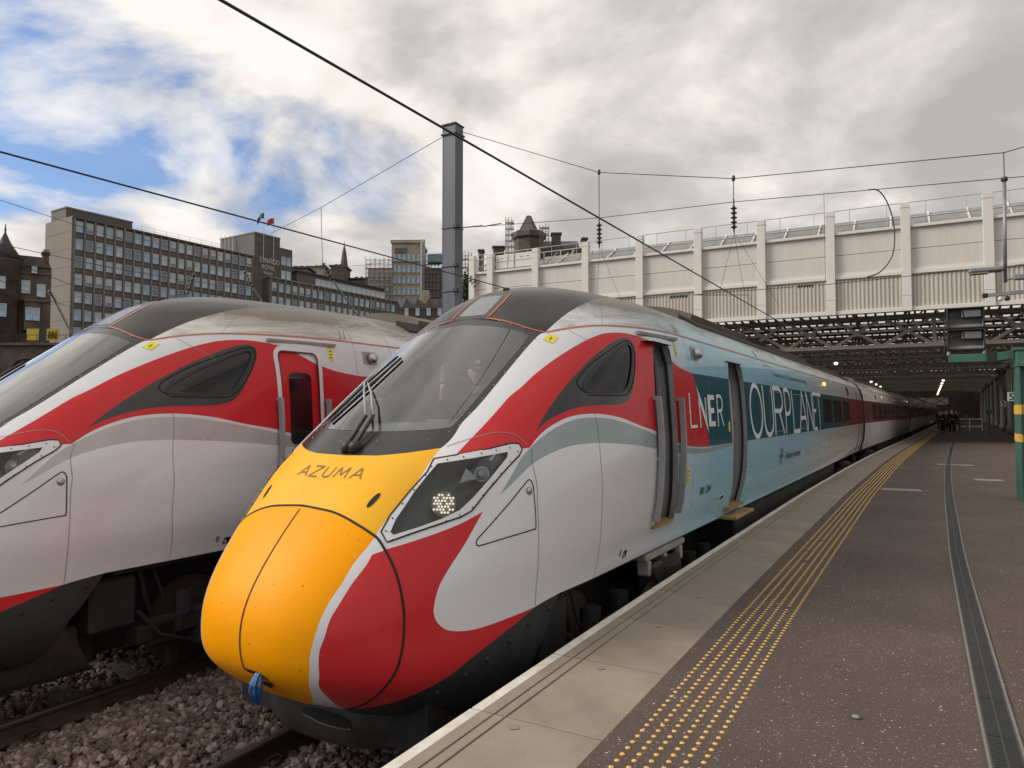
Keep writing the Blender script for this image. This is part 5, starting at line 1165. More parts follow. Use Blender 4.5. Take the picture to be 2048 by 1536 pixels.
# ------------------------------------------------------------------ station roof front and train shed
M_CREAM = pm('cream_cladding', (.57, .535, .485), .55, var=.06, scale=.7, dirt=.38, dirtc=(.36, .32, .27), dscale=1.6, stretch=(1.6, 1, .14))
M_CREAMT = pm('cream_trim', (.62, .585, .53), .5, var=.06, scale=2, dirt=.15, dirtc=(.40, .36, .30), dscale=2)
M_CORR = pm('corrugated_cream', (.52, .475, .41), .6, var=.08, scale=1.5, dirt=.3, dirtc=(.36, .30, .24), dscale=2.5, stretch=(1, 1, .15))
M_RAILW = pm('roof_handrail', (.40, .39, .37), .5, var=.1)
M_IRONW = pm('shed_ironwork', (.23, .20, .16), .7, var=.25, scale=2, dirt=.4, dirtc=(.09, .075, .06), dscale=2)
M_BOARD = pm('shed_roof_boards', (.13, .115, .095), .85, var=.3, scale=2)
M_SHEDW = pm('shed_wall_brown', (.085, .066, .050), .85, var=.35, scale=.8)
M_COLW = pm('cream_cast_column', (.26, .24, .20), .6, var=.15, scale=3, dirt=.3, dirtc=(.1, .09, .075))
M_GLAZ = pm('dirty_roof_glass', (.16, .17, .165), .25, var=.3, scale=3, dirt=.5, dirtc=(.06, .06, .055))
M_GLOBE = pm('lit_globe_lamp', (.8, .75, .6), .4, emit=((1.0, .86, .60), 1.3))
FY = 38.0; FROT = math.atan(.0175)
front = empty('station_roof_front', (0, FY, 0), FROT, label='long cream clad fascia of the station roof spanning the tracks', cat='building')
PX = [-24.06, -22.74] + [-19.60 + 3.236 * k for k in range(12)]
def corr(w):
    s = MB(); n = int(w / .17); z0, z1 = 6.44, 7.98; vs = []; x = -w / 2
    prof = []
    for k in range(n):
        xa = -w / 2 + w * k / n; d = w / n
        prof += [(xa, 0), (xa + d * .42, 0), (xa + d * .50, -.045), (xa + d * .88, -.045), (xa + d, 0)]
    m = len(prof)
    s.add([(px, py, z0) for px, py in prof] + [(px, py, z1) for px, py in prof], [(i, i + 1, m + i + 1, m + i) for i in range(m - 1)], M_CORR); return s.mesh('corrugated_panel')
pil = MB(); pil.bbox(-.20, .20, -.26, .10, 6.24, 11.35, .012, M_CREAMT); pil.bbox(-.215, .215, -.275, .115, 6.98, 7.0, .003, M_CREAM); pil.bbox(-.215, .215, -.275, .115, 11.10, 11.13, .004, M_CREAM); pilm = pil.mesh('pilaster')
cache = {}
for i, x in enumerate(PX): link('pilaster', pilm, front, (x, 0, 0))
for x0, x1 in zip(PX[:-1], PX[1:]):
    w = round(x1 - x0 - .40, 3); xc = (x0 + x1) / 2
    if w not in cache:
        a_ = MB(); a_.bbox(-w / 2, w / 2, -.02, .06, 8.30, 9.17, .006, M_CREAM); b_ = MB(); b_.bbox(-w / 2, w / 2, -.02, .06, 9.19, 10.16, .006, M_CREAM)
        c_ = MB(); c_.bbox(-w / 2, w / 2, -.16, .08, 10.16, 10.30, .015, M_CREAMT); d_ = MB(); d_.bbox(-w / 2, w / 2, -.13, .06, 7.98, 8.16, .015, M_CREAMT); d_.box(-w / 2, w / 2, -.05, .06, 8.16, 8.30, M_CREAMT)
        e_ = MB(); e_.bbox(-w / 2, w / 2, -.16, .10, 6.25, 6.44, .012, M_CREAMT)
        cache[w] = (a_.mesh('cladding_panel'), b_.mesh('cladding_panel'), c_.mesh('coping_band'), d_.mesh('middle_band'), e_.mesh('sill_band'), corr(w))
    for me, nm in zip(cache[w], ('cladding_panel', 'cladding_panel', 'coping_band', 'middle_band', 'sill_band', 'corrugated_panel')): link(nm, me, front, (xc, 0, 0))
s = MB(); s.box(-24.2, 16.4, .11, .20, 6.3, 10.25, M_BOARD); s.obj('backing_wall', front)
# maintenance handrail and sloping roof glass behind the coping
for z, r in ((11.47, .022), (10.88, .035)):
    s = MB(); s.tube([(-24.0, .30 if z > 11 else .9, z), (16.4, .30 if z > 11 else .9, z)], r, 6, M_RAILW); s.obj('handrail', front)
pm_ = MB(); pm_.tube([(0, .30, 10.28), (0, .30, 11.47)], .016, 5, M_RAILW); pme = pm_.mesh('rail_post')
for x in np.arange(-23.6, 16, 1.618): link('rail_post', pme, front, (x, 0, 0))
gp = MB(); gp.add([(-.78, .5, 10.32), (.78, .5, 10.32), (.78, 2.4, 11.38), (-.78, 2.4, 11.38)], [(0, 1, 2, 3)], M_GLAZ); gpm = gp.mesh('roof_pane'); rb_ = MB(); rb_.beam((0, .48, 10.36), (0, 2.4, 11.42), .07, .10, M_CREAMT); rbm = rb_.mesh('glazing_bar')
for x in np.arange(-19.4, 16.2, 1.618): link('roof_pane', gpm, front, (x, 0, 0)); link('glazing_bar', rbm, front, (x + .81, 0, 0))
# two white plant cabinets on the left end of the roof
for x0, x1, lab in ((-22.45, -21.15, 'left of two white cabinets on the end of the station roof'), (-21.08, -19.82, 'right of two white cabinets on the end of the station roof')):
    s = MB(); c_ = (x0 + x1) / 2; w = (x1 - x0) / 2
    s.bbox(-w, w, -.35, .35, 0, .86, .02, M_CREAMT); s.box(-w + .06, w - .06, -.365, -.352, .43, .45, M_SEAML)
    for kx in (-.4, .3): s.box(kx * w, kx * w + .12, -.37, -.352, .62, .65, M_IRON)
    p = Matrix.Rotation(FROT, 3, 'Z') @ Vector((c_, .35, 0)); s.obj('plant_cabinet', None, loc=(p.x, FY + p.y, 10.38), rot=(0, 0, FROT), label=lab, cat='cabinet', group='cabinets on the station roof')
fr_ = MB()
for x in (-24.0, -23.3, -19.3, -18.2, -17.4):
    fr_.beam((x, .4, 10.3), (x, .4, 11.2), .05, .05, M_RAILW); fr_.beam((x, .4, 10.35), (x + .9, .4, 11.1), .04, .04, M_RAILW)
fr_.beam((-24.1, .4, 11.2), (-16.5, .4, 11.2), .05, .05, M_RAILW); fr_.beam((-24.1, .4, 10.75), (-16.5, .4, 10.75), .04, .04, M_RAILW); fr_.obj('guard_frame', front)

# --- the shed: one thing made of trusses, boards, walls
AX = .017
def SH(x, y): return (x + AX * (y - FY), y)
ordw = ['first', 'second', 'third', 'fourth', 'fifth', 'sixth', 'seventh', 'eighth', 'ninth', 'tenth', 'eleventh', 'twelfth', 'thirteenth', 'fourteenth', 'fifteenth']
X0, X1 = -25.5, 13.0
def truss(y, zb, zt, pan, label, single, tk=.09):
    x, yy = SH(0, y); rt = empty('roof_truss', (x, yy, 0), FROT, label=label, cat='truss', group='lattice trusses of the train shed')
    for nm, z, h in (('bottom_chord', zb, .16), ('top_chord', zt, .16)):
        s = MB(); s.box(X0, X1, -.09, .09, z - h / 2, z + h / 2, M_IRONW); s.box(X0, X1, -.16, .16, z - .10, z - .08, M_IRONW); s.obj(nm, rt)
    n = int((X1 - X0) / pan); br = []
    u_ = MB(); u_.beam((0, 0, zb), (pan, 0, zt), tk, tk * .8, M_IRONW, (0, 1, 0)); d_ = MB(); d_.beam((0, .05, zt), (pan, .05, zb), tk, tk * .8, M_IRONW, (0, 1, 0)); v_ = MB(); v_.box(-.08, .08, -.06, .06, zb, zt, M_IRONW)
    if single:
        um, dm_, vm = u_.mesh('brace'), d_.mesh('brace'), v_.mesh('strut')
        for k in range(n):
            link('brace', um if k % 2 else dm_, rt, (X0 + k * pan, 0, 0)); link('brace', dm_ if k % 2 else um, rt, (X0 + k * pan, 0, 0))
            if k % 4 == 0: link('strut', vm, rt, (X0 + k * pan, 0, 0))
    else:
        s = MB()
        for k in range(n):
            a, b_ = X0 + k * pan, X0 + (k + 1) * pan; s.beam((a, 0, zb), (b_, 0, zt), tk, tk * .8, M_IRONW, (0, 1, 0)); s.beam((a, .05, zt), (b_, .05, zb), tk, tk * .8, M_IRONW, (0, 1, 0))
            if k % 4 == 0: s.box(a - .08, a + .08, -.06, .06, zb, zt, M_IRONW)
        s.obj('lattice', rt, kind='stuff')
truss(39.2, 4.75, 6.15, 2.2, 'first and deepest lattice truss, right below the cream fascia', True, .14)
for k in range(14): truss(45.5 + 7.3 * k, 5.1, 5.8, .81, ordw[k + 1] + ' lattice truss counted from the cream fascia into the shed', k < 2)
shed = empty('train_shed', (0, FY, 0), FROT, label='dark train shed with boarded glazed roof behind the cream fascia', cat='building')
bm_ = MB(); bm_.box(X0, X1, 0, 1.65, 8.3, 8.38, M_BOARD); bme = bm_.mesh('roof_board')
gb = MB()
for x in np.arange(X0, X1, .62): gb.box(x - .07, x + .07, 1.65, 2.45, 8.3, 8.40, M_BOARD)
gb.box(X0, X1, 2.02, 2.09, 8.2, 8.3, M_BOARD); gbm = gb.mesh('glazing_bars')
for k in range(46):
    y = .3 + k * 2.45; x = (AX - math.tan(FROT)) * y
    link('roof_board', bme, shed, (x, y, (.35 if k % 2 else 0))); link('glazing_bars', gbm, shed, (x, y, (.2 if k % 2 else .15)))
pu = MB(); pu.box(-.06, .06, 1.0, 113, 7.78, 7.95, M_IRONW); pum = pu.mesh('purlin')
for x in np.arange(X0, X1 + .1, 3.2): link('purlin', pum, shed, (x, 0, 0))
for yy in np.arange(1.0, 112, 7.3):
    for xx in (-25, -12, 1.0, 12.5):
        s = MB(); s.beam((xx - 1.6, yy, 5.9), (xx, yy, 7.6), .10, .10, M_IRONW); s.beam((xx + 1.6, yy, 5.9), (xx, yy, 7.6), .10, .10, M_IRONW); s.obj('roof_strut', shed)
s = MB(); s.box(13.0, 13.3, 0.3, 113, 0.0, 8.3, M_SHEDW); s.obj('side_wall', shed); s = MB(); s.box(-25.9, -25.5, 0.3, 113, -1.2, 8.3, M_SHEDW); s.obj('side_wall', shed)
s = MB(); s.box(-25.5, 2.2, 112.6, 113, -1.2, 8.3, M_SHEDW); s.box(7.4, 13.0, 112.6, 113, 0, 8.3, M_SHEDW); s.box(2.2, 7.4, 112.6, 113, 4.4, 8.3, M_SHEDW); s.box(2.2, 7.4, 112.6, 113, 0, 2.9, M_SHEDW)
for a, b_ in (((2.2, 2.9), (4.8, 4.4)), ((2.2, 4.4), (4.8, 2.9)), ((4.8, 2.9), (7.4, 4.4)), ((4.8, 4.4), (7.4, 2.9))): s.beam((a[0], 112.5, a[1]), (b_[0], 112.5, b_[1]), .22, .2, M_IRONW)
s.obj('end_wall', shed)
s = MB(); s.box(-25.5, 9, 97, 97.6, 3.9, 5.4, M_BOARD); s.obj('footbridge', shed)
# cream columns along the platform
for k in range(8):
    v = 58 + 10.5 * k; x = 3.0 + .047 * v - 1.99 + 1.9
    rt = empty('platform_column', (x, v, 0), label=ordw[k] + ' cream cast iron column along the right side of the shed', cat='column', group='cream columns of the shed')
    s = MB(); s.lathe([(.26, 0), (.26, .5), (.18, .6), (.15, 4.4), (.16, 4.42)], 14, M_COLW); s.obj('shaft', rt, True); s = MB(); s.lathe([(.16, 4.42), (.26, 4.6), (.38, 4.8), (.38, 4.95)], 14, M_IRONW); s.obj('capital', rt, True); s = MB(); s.box(-.10, .10, -.10, .10, 4.95, 5.1, M_IRONW); s.obj('bearing', rt)
# hanging globe lamps
gl_ = MB(); gl_.lathe([(.02, .10), (.08, .07), (.115, .02), (.115, -.03), (.08, -.09), (.02, -.11)], 14, M_GLOBE); glm = gl_.mesh('globe', True); cp = MB(); cp.lathe([(.16, .06), (.12, .14), (.05, .22), (.03, .26)], 12, M_IRONW); cp.tube([(0, 0, .26), (0, 0, .75)], .012, 6, M_IRONW); cpm = cp.mesh('lamp_hanger', True)
for row, x in (('right', 1.86), ('left', -3.97)):
    for k in ([0] + list(range(4, 14)) if row == 'right' else [0, 4, 5, 6]):
        px_, py_ = SH(x - AX * 8, 46 + 7.3 * k); o = empty('globe_lamp', (px_, py_, 4.42), label='lit globe lamp, ' + ordw[min(k, 13)] + ' place of the row hanging over the ' + ('platform' if row == 'right' else 'nearest train'), cat='lamp', group='globe lamps in the shed')
        link('globe', glm, o); link('lamp_hanger', cpm, o)

# ------------------------------------------------------------------ green signal post, signal, camera pole
M_GREEN = pm('green_post_paint', (.040, .115, .080), .5, var=.15, scale=2, dirt=.3, dirtc=(.03, .07, .05), dscale=3)
M_YBAND = pm('peeling_yellow_band', (.62, .36, .05), .6, var=.15, scale=6)
M_SIGG = pm('signal_back_grey', (.16, .15, .14), .6, var=.12)
M_SIGB = pm('signal_frame_black', (.012, .012, .012), .5)
post = empty('green_post', (1.86, 15.0, 0), FROT, label='green steel post with two peeling yellow bands at the right edge', cat='post')
s = MB()
for x in (-.30, .30): s.bbox(x - .018, x + .018, -.28, .28, 0, 2.56, .004, M_GREEN)
s.box(-.29, .29, -.14, .14, 0, 2.56, M_GREEN); s.obj('column', post)
s = MB(); s.bbox(-.36, .36, -.33, .33, 2.56, 2.60, .006, M_GREEN); s.bbox(-.33, .33, -.30, .30, 2.28, 2.56, .006, M_GREEN); s.obj('cap', post)
for z0, z1 in ((1.47, 1.65), (1.00, 1.155)):
    s = MB(); n = 25
    for x_, y0, y1 in ((-.3205, -.284, .284),):
        ys_ = np.linspace(y0, y1, n); top_ = [z1 - rnd.random() * .035 for _ in ys_]; s.add([(x_, y, z0) for y in ys_] + [(x_, y, t_) for y, t_ in zip(ys_, top_)], [(i, i + 1, n + i + 1, n + i) for i in range(n - 1)], M_YBAND)
    xs_ = np.linspace(-.29, .29, n); top_ = [z1 - rnd.random() * .045 for _ in xs_]; s.add([(x, -.143, z0) for x in xs_] + [(x, -.143, t_) for x, t_ in zip(xs_, top_)], [(i, i + 1, n + i + 1, n + i) for i in range(n - 1)], M_YBAND)
    for xf in (-.30, .30): s.box(xf - .0195, xf + .0195, -.283, -.2805, z0, z1 - .02, M_YBAND)
    s.obj('yellow_band', post)
s = MB(); s.prism([(-.34, 2.44), (-.62, 2.40), (-1.30, 2.40), (-1.30, 2.54), (-.62, 2.54), (-.34, 2.58)], -.07, .07, M_GREEN); s.bbox(-.74, -.60, -.09, .09, 2.37, 2.56, .008, M_SIGB); s.obj('bracket_arm', post)
sig = empty('signal', (.83, 14.98, 2.56), FROT, label='two tier railway signal seen from behind on the green bracket arm', cat='signal')
for k in range(2):
    z = .07 + k * .385; s = MB()
    s.box(-.28, .28, .10, .12, z, z + .34, M_SIGG); s.bbox(-.285, -.265, -.09, .12, z - .01, z + .35, .004, M_SIGB); s.bbox(.265, .285, -.09, .12, z - .01, z + .35, .004, M_SIGB); s.box(-.285, .285, -.09, .12, z + .335, z + .355, M_SIGB); s.bbox(-.285, .285, -.06, .12, z - .02, z + .005, .004, M_SIGB); s.box(-.26, .26, .02, .10, z + .005, z + .06, M_PLATE)
    so = s.obj('lamp_case', sig)
    s = MB(); s.bbox(-.06, .25, -.04, .10, z + .175, z + .325, .02, M_GALV); s.bbox(-.045, -.015, -.045, -.039, z + .20, z + .30, .003, M_SIGB)
    for j in range(5): s.box(.01, .23, -.047, -.04, z + .19 + j * .026, z + .20 + j * .026, M_SIGG)
    s.obj('connector_unit', so)
    s = MB(); s.tube([(-.07, -.03, z + .25), (-.2, -.05, z + .235), (-.31, -.04, z + .12), (-.33, -.02, z - .05 if k == 0 else z - .2), (-.3, 0, -.04)], .013, 6, M_SIGB); s.obj('cable', so)
s = MB()
for x in (-.27, .27): s.tube([(x, .02, -.06), (x, .02, .8)], .012, 6, M_GALV); s.lathe([(.035, -.03), (.03, .03)], 8, M_GALV, (x, 0, .0))
s.obj('mounting_rods', sig)
cp_ = empty('camera_pole', (2.05, 14.72, 2.60), FROT, label='grey camera pole with a small side arm on top of the green post', cat='camera pole')
s = MB(); s.tube([(-.16, 0, 0), (-.16, 0, .62)], .055, 12, M_MAST); s.obj('pole', cp_, True); s = MB(); s.bbox(-.30, .20, -.12, .12, .62, .86, .02, M_CREAMT); s.obj('junction_box', cp_)
s = MB(); s.prism([(-.95, .90), (.2, .935), (.2, 1.0), (-.95, .955)], -.03, .03, M_GALV); s.bbox(-.98, -.90, -.04, .04, .885, .965, .008, M_SIGB); s.bbox(-.20, -.08, -.07, .07, .80, 1.01, .015, M_SIGB); s.obj('arm', cp_)
for x in (-.72, -.62): s = MB(); s.lathe([(.012, .0), (.03, -.02), (.04, -.05), (.03, -.085)], 10, M_CREAMT if x < -.7 else M_SIGB, (x, 0, .90)); s.obj('camera', cp_, True)
s = MB(); s.tube([(-.3, -.02, .92), (-.34, -.03, .84), (-.32, -.03, .76), (-.27, -.02, .74)], .010, 6, M_SIGB); s.obj('cable', cp_)

# ------------------------------------------------------------------ platform signs, posts, barrier, bench
def sign5(x, y, z, w, label):
    rt = empty('platform_sign', (x, y, z), FROT, label=label, cat='sign', group='platform number signs'); s = MB(); s.bbox(-w / 2, w / 2, -.03, .03, -w * .62, w * .62, .01, pm('sign_white', (.55, .55, .53), .5)); s.obj('board', rt)
    me = text_mesh('5', w * 1.35, .01); me.materials.append(M_INK); o = link('numeral', me, rt, (-w * .36, -.034, -w * .46), (R(90), 0, 0))
    s = MB(); s.tube([(0, 0, w * .62), (0, 0, 5.1 - z)], .02, 6, M_IRONW); s.obj('hanger', rt)
sign5(4.05, 41.0, 2.25, .34, 'larger hanging sign with the numeral 5 beside the green post'); sign5(4.9, 54.0, 2.05, .30, 'smaller hanging sign with the numeral 5 farther back')
for (px_, z_, lab) in ((3.25, 1.35, 'thin dark green post standing in the middle of the far platform'), (4.35, 1.5, 'thicker green post with a yellow top on the far platform')):
    v = 60.0 if px_ < 4 else 57.0; o = MB(); o.lathe([(.09, 0), (.09, .06), (.06, .08), (.06, z_), (.0, z_ + .03)], 10, M_GREEN); rt = empty('post', (px_, v, 0), label=lab, cat='post'); o.obj('shaft', rt, True)
    if px_ > 4: o = MB(); o.bbox(-.16, .16, -.1, .1, z_ - .1, z_ + .2, .02, M_GREEN); o.box(-.165, .165, -.105, .105, z_ - .14, z_ - .1, M_YBAND); o.obj('help_box', rt)
rt = empty('barrier', (4.0, 70, 0), label='low white folding barrier beside the people on the platform', cat='barrier'); s = MB()
for z in (.35, .95): s.box(-.9, .9, -.02, .02, z - .06, z + .06, M_CREAMT)
for x in (-.85, 0, .85): s.beam((x, -.2, 0), (x, 0, 1.0), .05, .05, M_CREAMT); s.beam((x, .2, 0), (x, 0, 1.0), .05, .05, M_CREAMT)
s.obj('frame', rt)
for x, v, lab in ((5.6, 50, 'dark bench with red seat beside the columns'), (6.6, 66, 'dark bench farther along the columns')):
    rt = empty('bench', (x, v, 0), R(-80), label=lab, cat='bench', group='benches along the columns'); s = MB(); s.bbox(-.8, .8, -.22, .22, .42, .46, .01, M_RED if v == 50 else M_GREEN); s.obj('seat', rt); s = MB(); s.bbox(-.8, .8, .22, .26, .50, .85, .01, M_RED if v == 50 else M_GREEN); s.obj('backrest', rt)
    for lx in (-.7, .7): s = MB(); s.bbox(lx - .03, lx + .03, -.2, .24, 0, .42, .01, M_SIGB); s.obj('leg', rt)
# ------------------------------------------------------------------ town behind the tracks
M_SPAN = pm('hotel_brown_tile', (.092, .082, .076), .7, var=.2, scale=.5, bump=.2, bscale=3)
M_FIN = pm('hotel_concrete_fin', (.20, .175, .15), .75, var=.15, scale=.7)
M_ENDW = pm('hotel_beige_end_wall', (.21, .18, .145), .8, var=.12, scale=.3, dirt=.2, dirtc=(.13, .11, .09), dscale=.4)
M_WFR = pm('white_window_frame', (.48, .49, .49), .5)
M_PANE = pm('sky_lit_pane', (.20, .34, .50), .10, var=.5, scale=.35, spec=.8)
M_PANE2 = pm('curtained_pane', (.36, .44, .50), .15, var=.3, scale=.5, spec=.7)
M_STONE2 = pm('sooty_sandstone', (.095, .076, .060), .9, var=.4, scale=.8, bump=.4, bscale=4)
M_STONE3 = pm('pale_sandstone', (.33, .275, .205), .9, var=.35, scale=.6, bump=.3, bscale=3, dirt=.45, dirtc=(.14, .11, .085), dscale=.6)
M_SLATE = pm('slate_roof', (.05, .05, .053), .7, var=.25, scale=1.5)
M_SCAF = pm('scaffold_tube', (.13, .125, .12), .5, var=.2)
M_SIGN = pm('hotel_sign_letters', (.55, .54, .51), .5)
PA = at(157, 520, 120.0); PB = at(496, 520, 148.6); PA[2] = PB[2] = 0; hd_ = PB - PA; hl_ = np.linalg.norm(hd_); hz_ = math.atan2(hd_[1], hd_[0])
hotel = empty('hotel', (PA[0], PA[1], 0), hz_, label='long brown slab hotel with rows of white framed windows and a rooftop sign tower', cat='building')
def wmesh(w, h, pane, rec=.12):
    s = MB(); s.box(-w / 2, w / 2, .0, .04, -h / 2, h / 2, pane)
    f = .09
    for a, b_, c_, d_ in ((-w / 2, w / 2, h / 2 - f, h / 2), (-w / 2, w / 2, -h / 2, -h / 2 + f), (-w / 2, -w / 2 + f, -h / 2 + f, h / 2 - f), (w / 2 - f, w / 2, -h / 2 + f, h / 2 - f)): s.box(a, b_, -.06, .03, c_, d_, M_WFR)
    s.box(-w / 2 + f, w / 2 - f, -.04, .03, h * .12, h * .12 + .06, M_WFR); return s.mesh('window')
M_PANE3 = pm('dark_pane', (.07, .13, .20), .10, var=.4, scale=.4, spec=.8); M_CURT = pm('window_curtain', (.44, .47, .48), .8, var=.15)
def curtained(h0, m):
    s_ = MB(); me_ = wmesh(1.15, 1.85, m); bm_x = bmesh.new(); bm_x.from_mesh(me_); z1_ = .83; z0_ = .83 - h0
    vs_ = [bm_x.verts.new(p_) for p_ in ((-.48, -.015, z0_), (.48, -.015, z0_), (.48, -.015, z1_), (-.48, -.015, z1_))]; f_ = bm_x.faces.new(vs_); f_.material_index = 2; bm_x.to_mesh(me_); bm_x.free(); me_.materials.append(M_CURT); return me_
wm_ = [wmesh(1.15, 1.85, M_PANE), wmesh(1.15, 1.85, M_PANE2), wmesh(1.15, 1.85, M_PANE3), curtained(.6, M_PANE), curtained(1.1, M_PANE3), wmesh(1.15, 1.85, M_PANE)]
s = MB(); s.box(-1.0, 35.0, .0, 8.8, 4, 34.2, M_SPAN); s.obj('wall', hotel)
s = MB(); s.box(-1.25, -1.0, -.12, 8.9, 4, 34.45, M_ENDW); s.obj('end_wall', hotel)
for k in range(9): s = MB(); s.box(-1.27, -1.25, 0, 8.8, 8 + k * 3.0, 8.05 + k * 3.0, M_SPAN); s.obj('wall_joint', hotel)
s = MB(); s.box(-1.2, 35.0, -.35, 9.0, 34.2, 34.5, M_SPAN); s.obj('parapet', hotel)
fin = MB(); fin.box(-.11, .11, -.32, .0, 14, 34.2, M_FIN); finm = fin.mesh('facade_fin')
for c_ in range(22): link('facade_fin', finm, hotel, (-.85 + 1.69 * c_, 0, 0))
for r_ in range(7):
    for c_ in range(21): link('window', wm_[rnd.randrange(6)], hotel, (1.69 * c_, -.05, 32.9 - 3.0 * r_))
for r_ in range(6): s = MB(); s.box(-.9, 35, -.06, 0, 31.3 - 3.0 * r_, 31.4 - 3.0 * r_, M_FIN); s.obj('floor_band', hotel)
s = MB(); s.box(-.5, 11, 3.5, 8.6, 34.5, 36.6, M_SPAN); s.box(-.6, 11.1, 3.4, 8.7, 36.6, 36.85, M_FIN); s.obj('roof_plant_room', hotel)
s = MB()
for x in np.arange(11, 34, 2.4): s.beam((x, .4, 34.5), (x, .4, 35.5), .05, .05, M_RAILW)
for z in (35.0, 35.5): s.beam((11, .4, z), (34, .4, z), .04, .04, M_RAILW)
s.obj('roof_railing', hotel)
# tower with the sign
s = MB(); s.box(35.0, 41.6, -.2, 11.4, 4, 39.4, M_SPAN); s.box(41.6, 45.0, -.2, 9, 4, 37.6, M_SPAN); s.obj('sign_tower', hotel)
s = MB()
for z in np.arange(24.5, 39, 1.6): s.box(35.0, 45.0 if z < 37 else 41.6, -.23, -.2, z, z + .05, M_SIGB)
for x in np.arange(36.2, 45, 1.25): s.box(x, x + .05, -.23, -.2, 24, 37.5, M_SIGB)
s.obj('tile_joints', hotel)
s = MB(); s.box(34.9, 41.7, -.3, 11.5, 39.4, 39.7, M_FIN); s.obj('tower_coping', hotel)
for r_ in range(4):
    for x in (42.6, 44.0): link('window', wm_[r_ % 2], hotel, (x, -.25, 34.8 - 3.1 * r_))
for txt, x, z, h, w in (('EONARDO', 36.3, 33.55, 1.15, 5.1), ('ROYAL', 36.9, 32.2, .95, 3.4), ('Hotel', 37.4, 31.15, .6, 2.2)):
    me = text_mesh(txt, 1.0, .0); me.materials.append(M_SIGN); xs_ = [v.co.x for v in me.vertices]; k = w / (max(xs_) - min(xs_))
    for v in me.vertices: v.co.x = (v.co.x - min(xs_)) * k; v.co.y *= h / .73
    link('sign_lettering', me, hotel, (x, -.30, z), (R(90), 0, 0))
s = MB()
for k in range(5): s.beam((35.2 - k * .6, 6 + k * .5, 34.5), (35.2 - k * .6, 6 + k * .5, 39.5), .09, .09, M_WFR)
s.obj('roof_pipes', hotel)
# lower wing
s = MB(); s.box(37.6, 78.5, -1.6, 12, 4, 30.2, M_SPAN); s.obj('lower_wing', hotel); s = MB(); s.box(37.4, 78.6, -1.9, 12.1, 30.2, 30.5, M_FIN); s.obj('wing_parapet', hotel)
f2 = MB(); f2.box(-.11, .11, -.30, 0, 14, 30.2, M_FIN); f2m = f2.mesh('facade_fin')
for c_ in range(21):
    x = 39.0 + 1.88 * c_; link('facade_fin', f2m, hotel, (x - .94, -1.6, 0))
    for r_ in range(5): link('window', wm_[rnd.randrange(6)], hotel, (x, -1.68, 28.4 - 3.0 * r_))
s = MB(); s.box(47.5, 76.0, 1.0, 11, 30.5, 33.4, M_SPAN); s.box(47.2, 76.3, .6, 11.2, 33.4, 33.7, M_SLATE); s.obj('attic_storey', hotel)
am = wmesh(1.6, 1.5, M_PANE2)
for c_ in range(14): link('window', am, hotel, (53.6 + 1.68 * c_, .92, 31.9))
s = MB(); s.prism([(78.5, 4), (83, 4), (83, 24), (78.5, 31.0)], -1.4, 11, M_SPAN); s.obj('end_gable', hotel)
# flags on the tower
for x, z0, z1, m, lab in ((37.0, 33.8, 44.2, 'b', 'blue and white flag on the left pole of the hotel tower'), (39.6, 33.4, 43.6, 'r', 'red flag on the right pole of the hotel tower')):
    p = np.array([PA[0], PA[1], 0]) + np.array([math.cos(hz_), math.sin(hz_), 0]) * x + np.array([math.sin(hz_), -math.cos(hz_), 0]) * .6
    rt = empty('flag', (p[0], p[1], z0), hz_, label=lab, cat='flag', group='flags on the hotel'); s = MB(); s.tube([(0, 0, 0), (0, 0, z1 - z0)], .07, 6, M_WFR); s.obj('pole', rt)
    n = 8; M_F = pm('flag_' + ('blue' if m == 'b' else 'red'), (.02, .05, .16) if m == 'b' else (.42, .03, .04), .7)
    s = MB(); A = [(-.05 - k * .24, .18 * math.sin(k * .9), z1 - z0 - .1 - .035 * k * k * (.5 if m == 'r' else 1.1)) for k in range(n)]; B = [(a[0], a[1], a[2] - 1.25) for a in A]
    s.add(A + B, [(i, i + 1, n + i + 1, n + i) for i in range(n - 1)], M_F); s.obj('cloth', rt, True)
    if m == 'b':
        s = MB(); s.add([(p_[0], p_[1] - .03, p_[2]) for p_ in (A[1], A[2], B[6], B[5])], [(0, 1, 2, 3)], M_WFR); s.add([(p_[0], p_[1] - .03, p_[2]) for p_ in (B[1], B[2], A[6], A[5])], [(0, 1, 2, 3)], M_WFR); s.obj('saltire', rt)
def bg(name, px, Z, label, cat='building', group=None, tilt=0.0):
    p = at(px, 560, Z); return empty(name, (p[0], p[1], 0), YAW + tilt, label=label, cat=cat, group=group)
def zy(y, Z): return 1.5 + (822 - y) / FPX * Z
# sandstone house with turret at the left edge
Z = 95.0; k = Z / FPX; house = bg('sandstone_house', 60, Z, 'dark sandstone house with conical turret at the left edge', tilt=R(36))
X = lambda px: (px - 60) * k * .83
s = MB(); s.box(X(-60), X(103), 0, 12, 4, zy(528, Z), M_STONE2); s.obj('wall', house)
s = MB(); s.prism([(X(-60), zy(528, Z)), (X(103), zy(528, Z)), (X(96), zy(505, Z)), (X(-40), zy(505, Z))], 1.5, 11, M_SLATE); s.obj('roof', house)
s = MB(); s.prism([(X(36), zy(530, Z)), (X(102), zy(530, Z)), (X(80), zy(512, Z)), (X(56), zy(512, Z))], -.3, 4, M_STONE2); s.obj('dormer_gable', house)
s = MB(); s.bbox(X(84), X(98), .5, 2.2, zy(540, Z), zy(500, Z), .15, M_STONE2); s.bbox(X(82), X(100), .3, 2.4, zy(500, Z), zy(495, Z), .1, M_STONE2)
for dx in (86, 92): s.lathe([(.16, zy(495, Z)), (.2, zy(489, Z))], 8, M_STONE3, (X(dx) + .2, 1.2, 0))
s.obj('chimney', house)
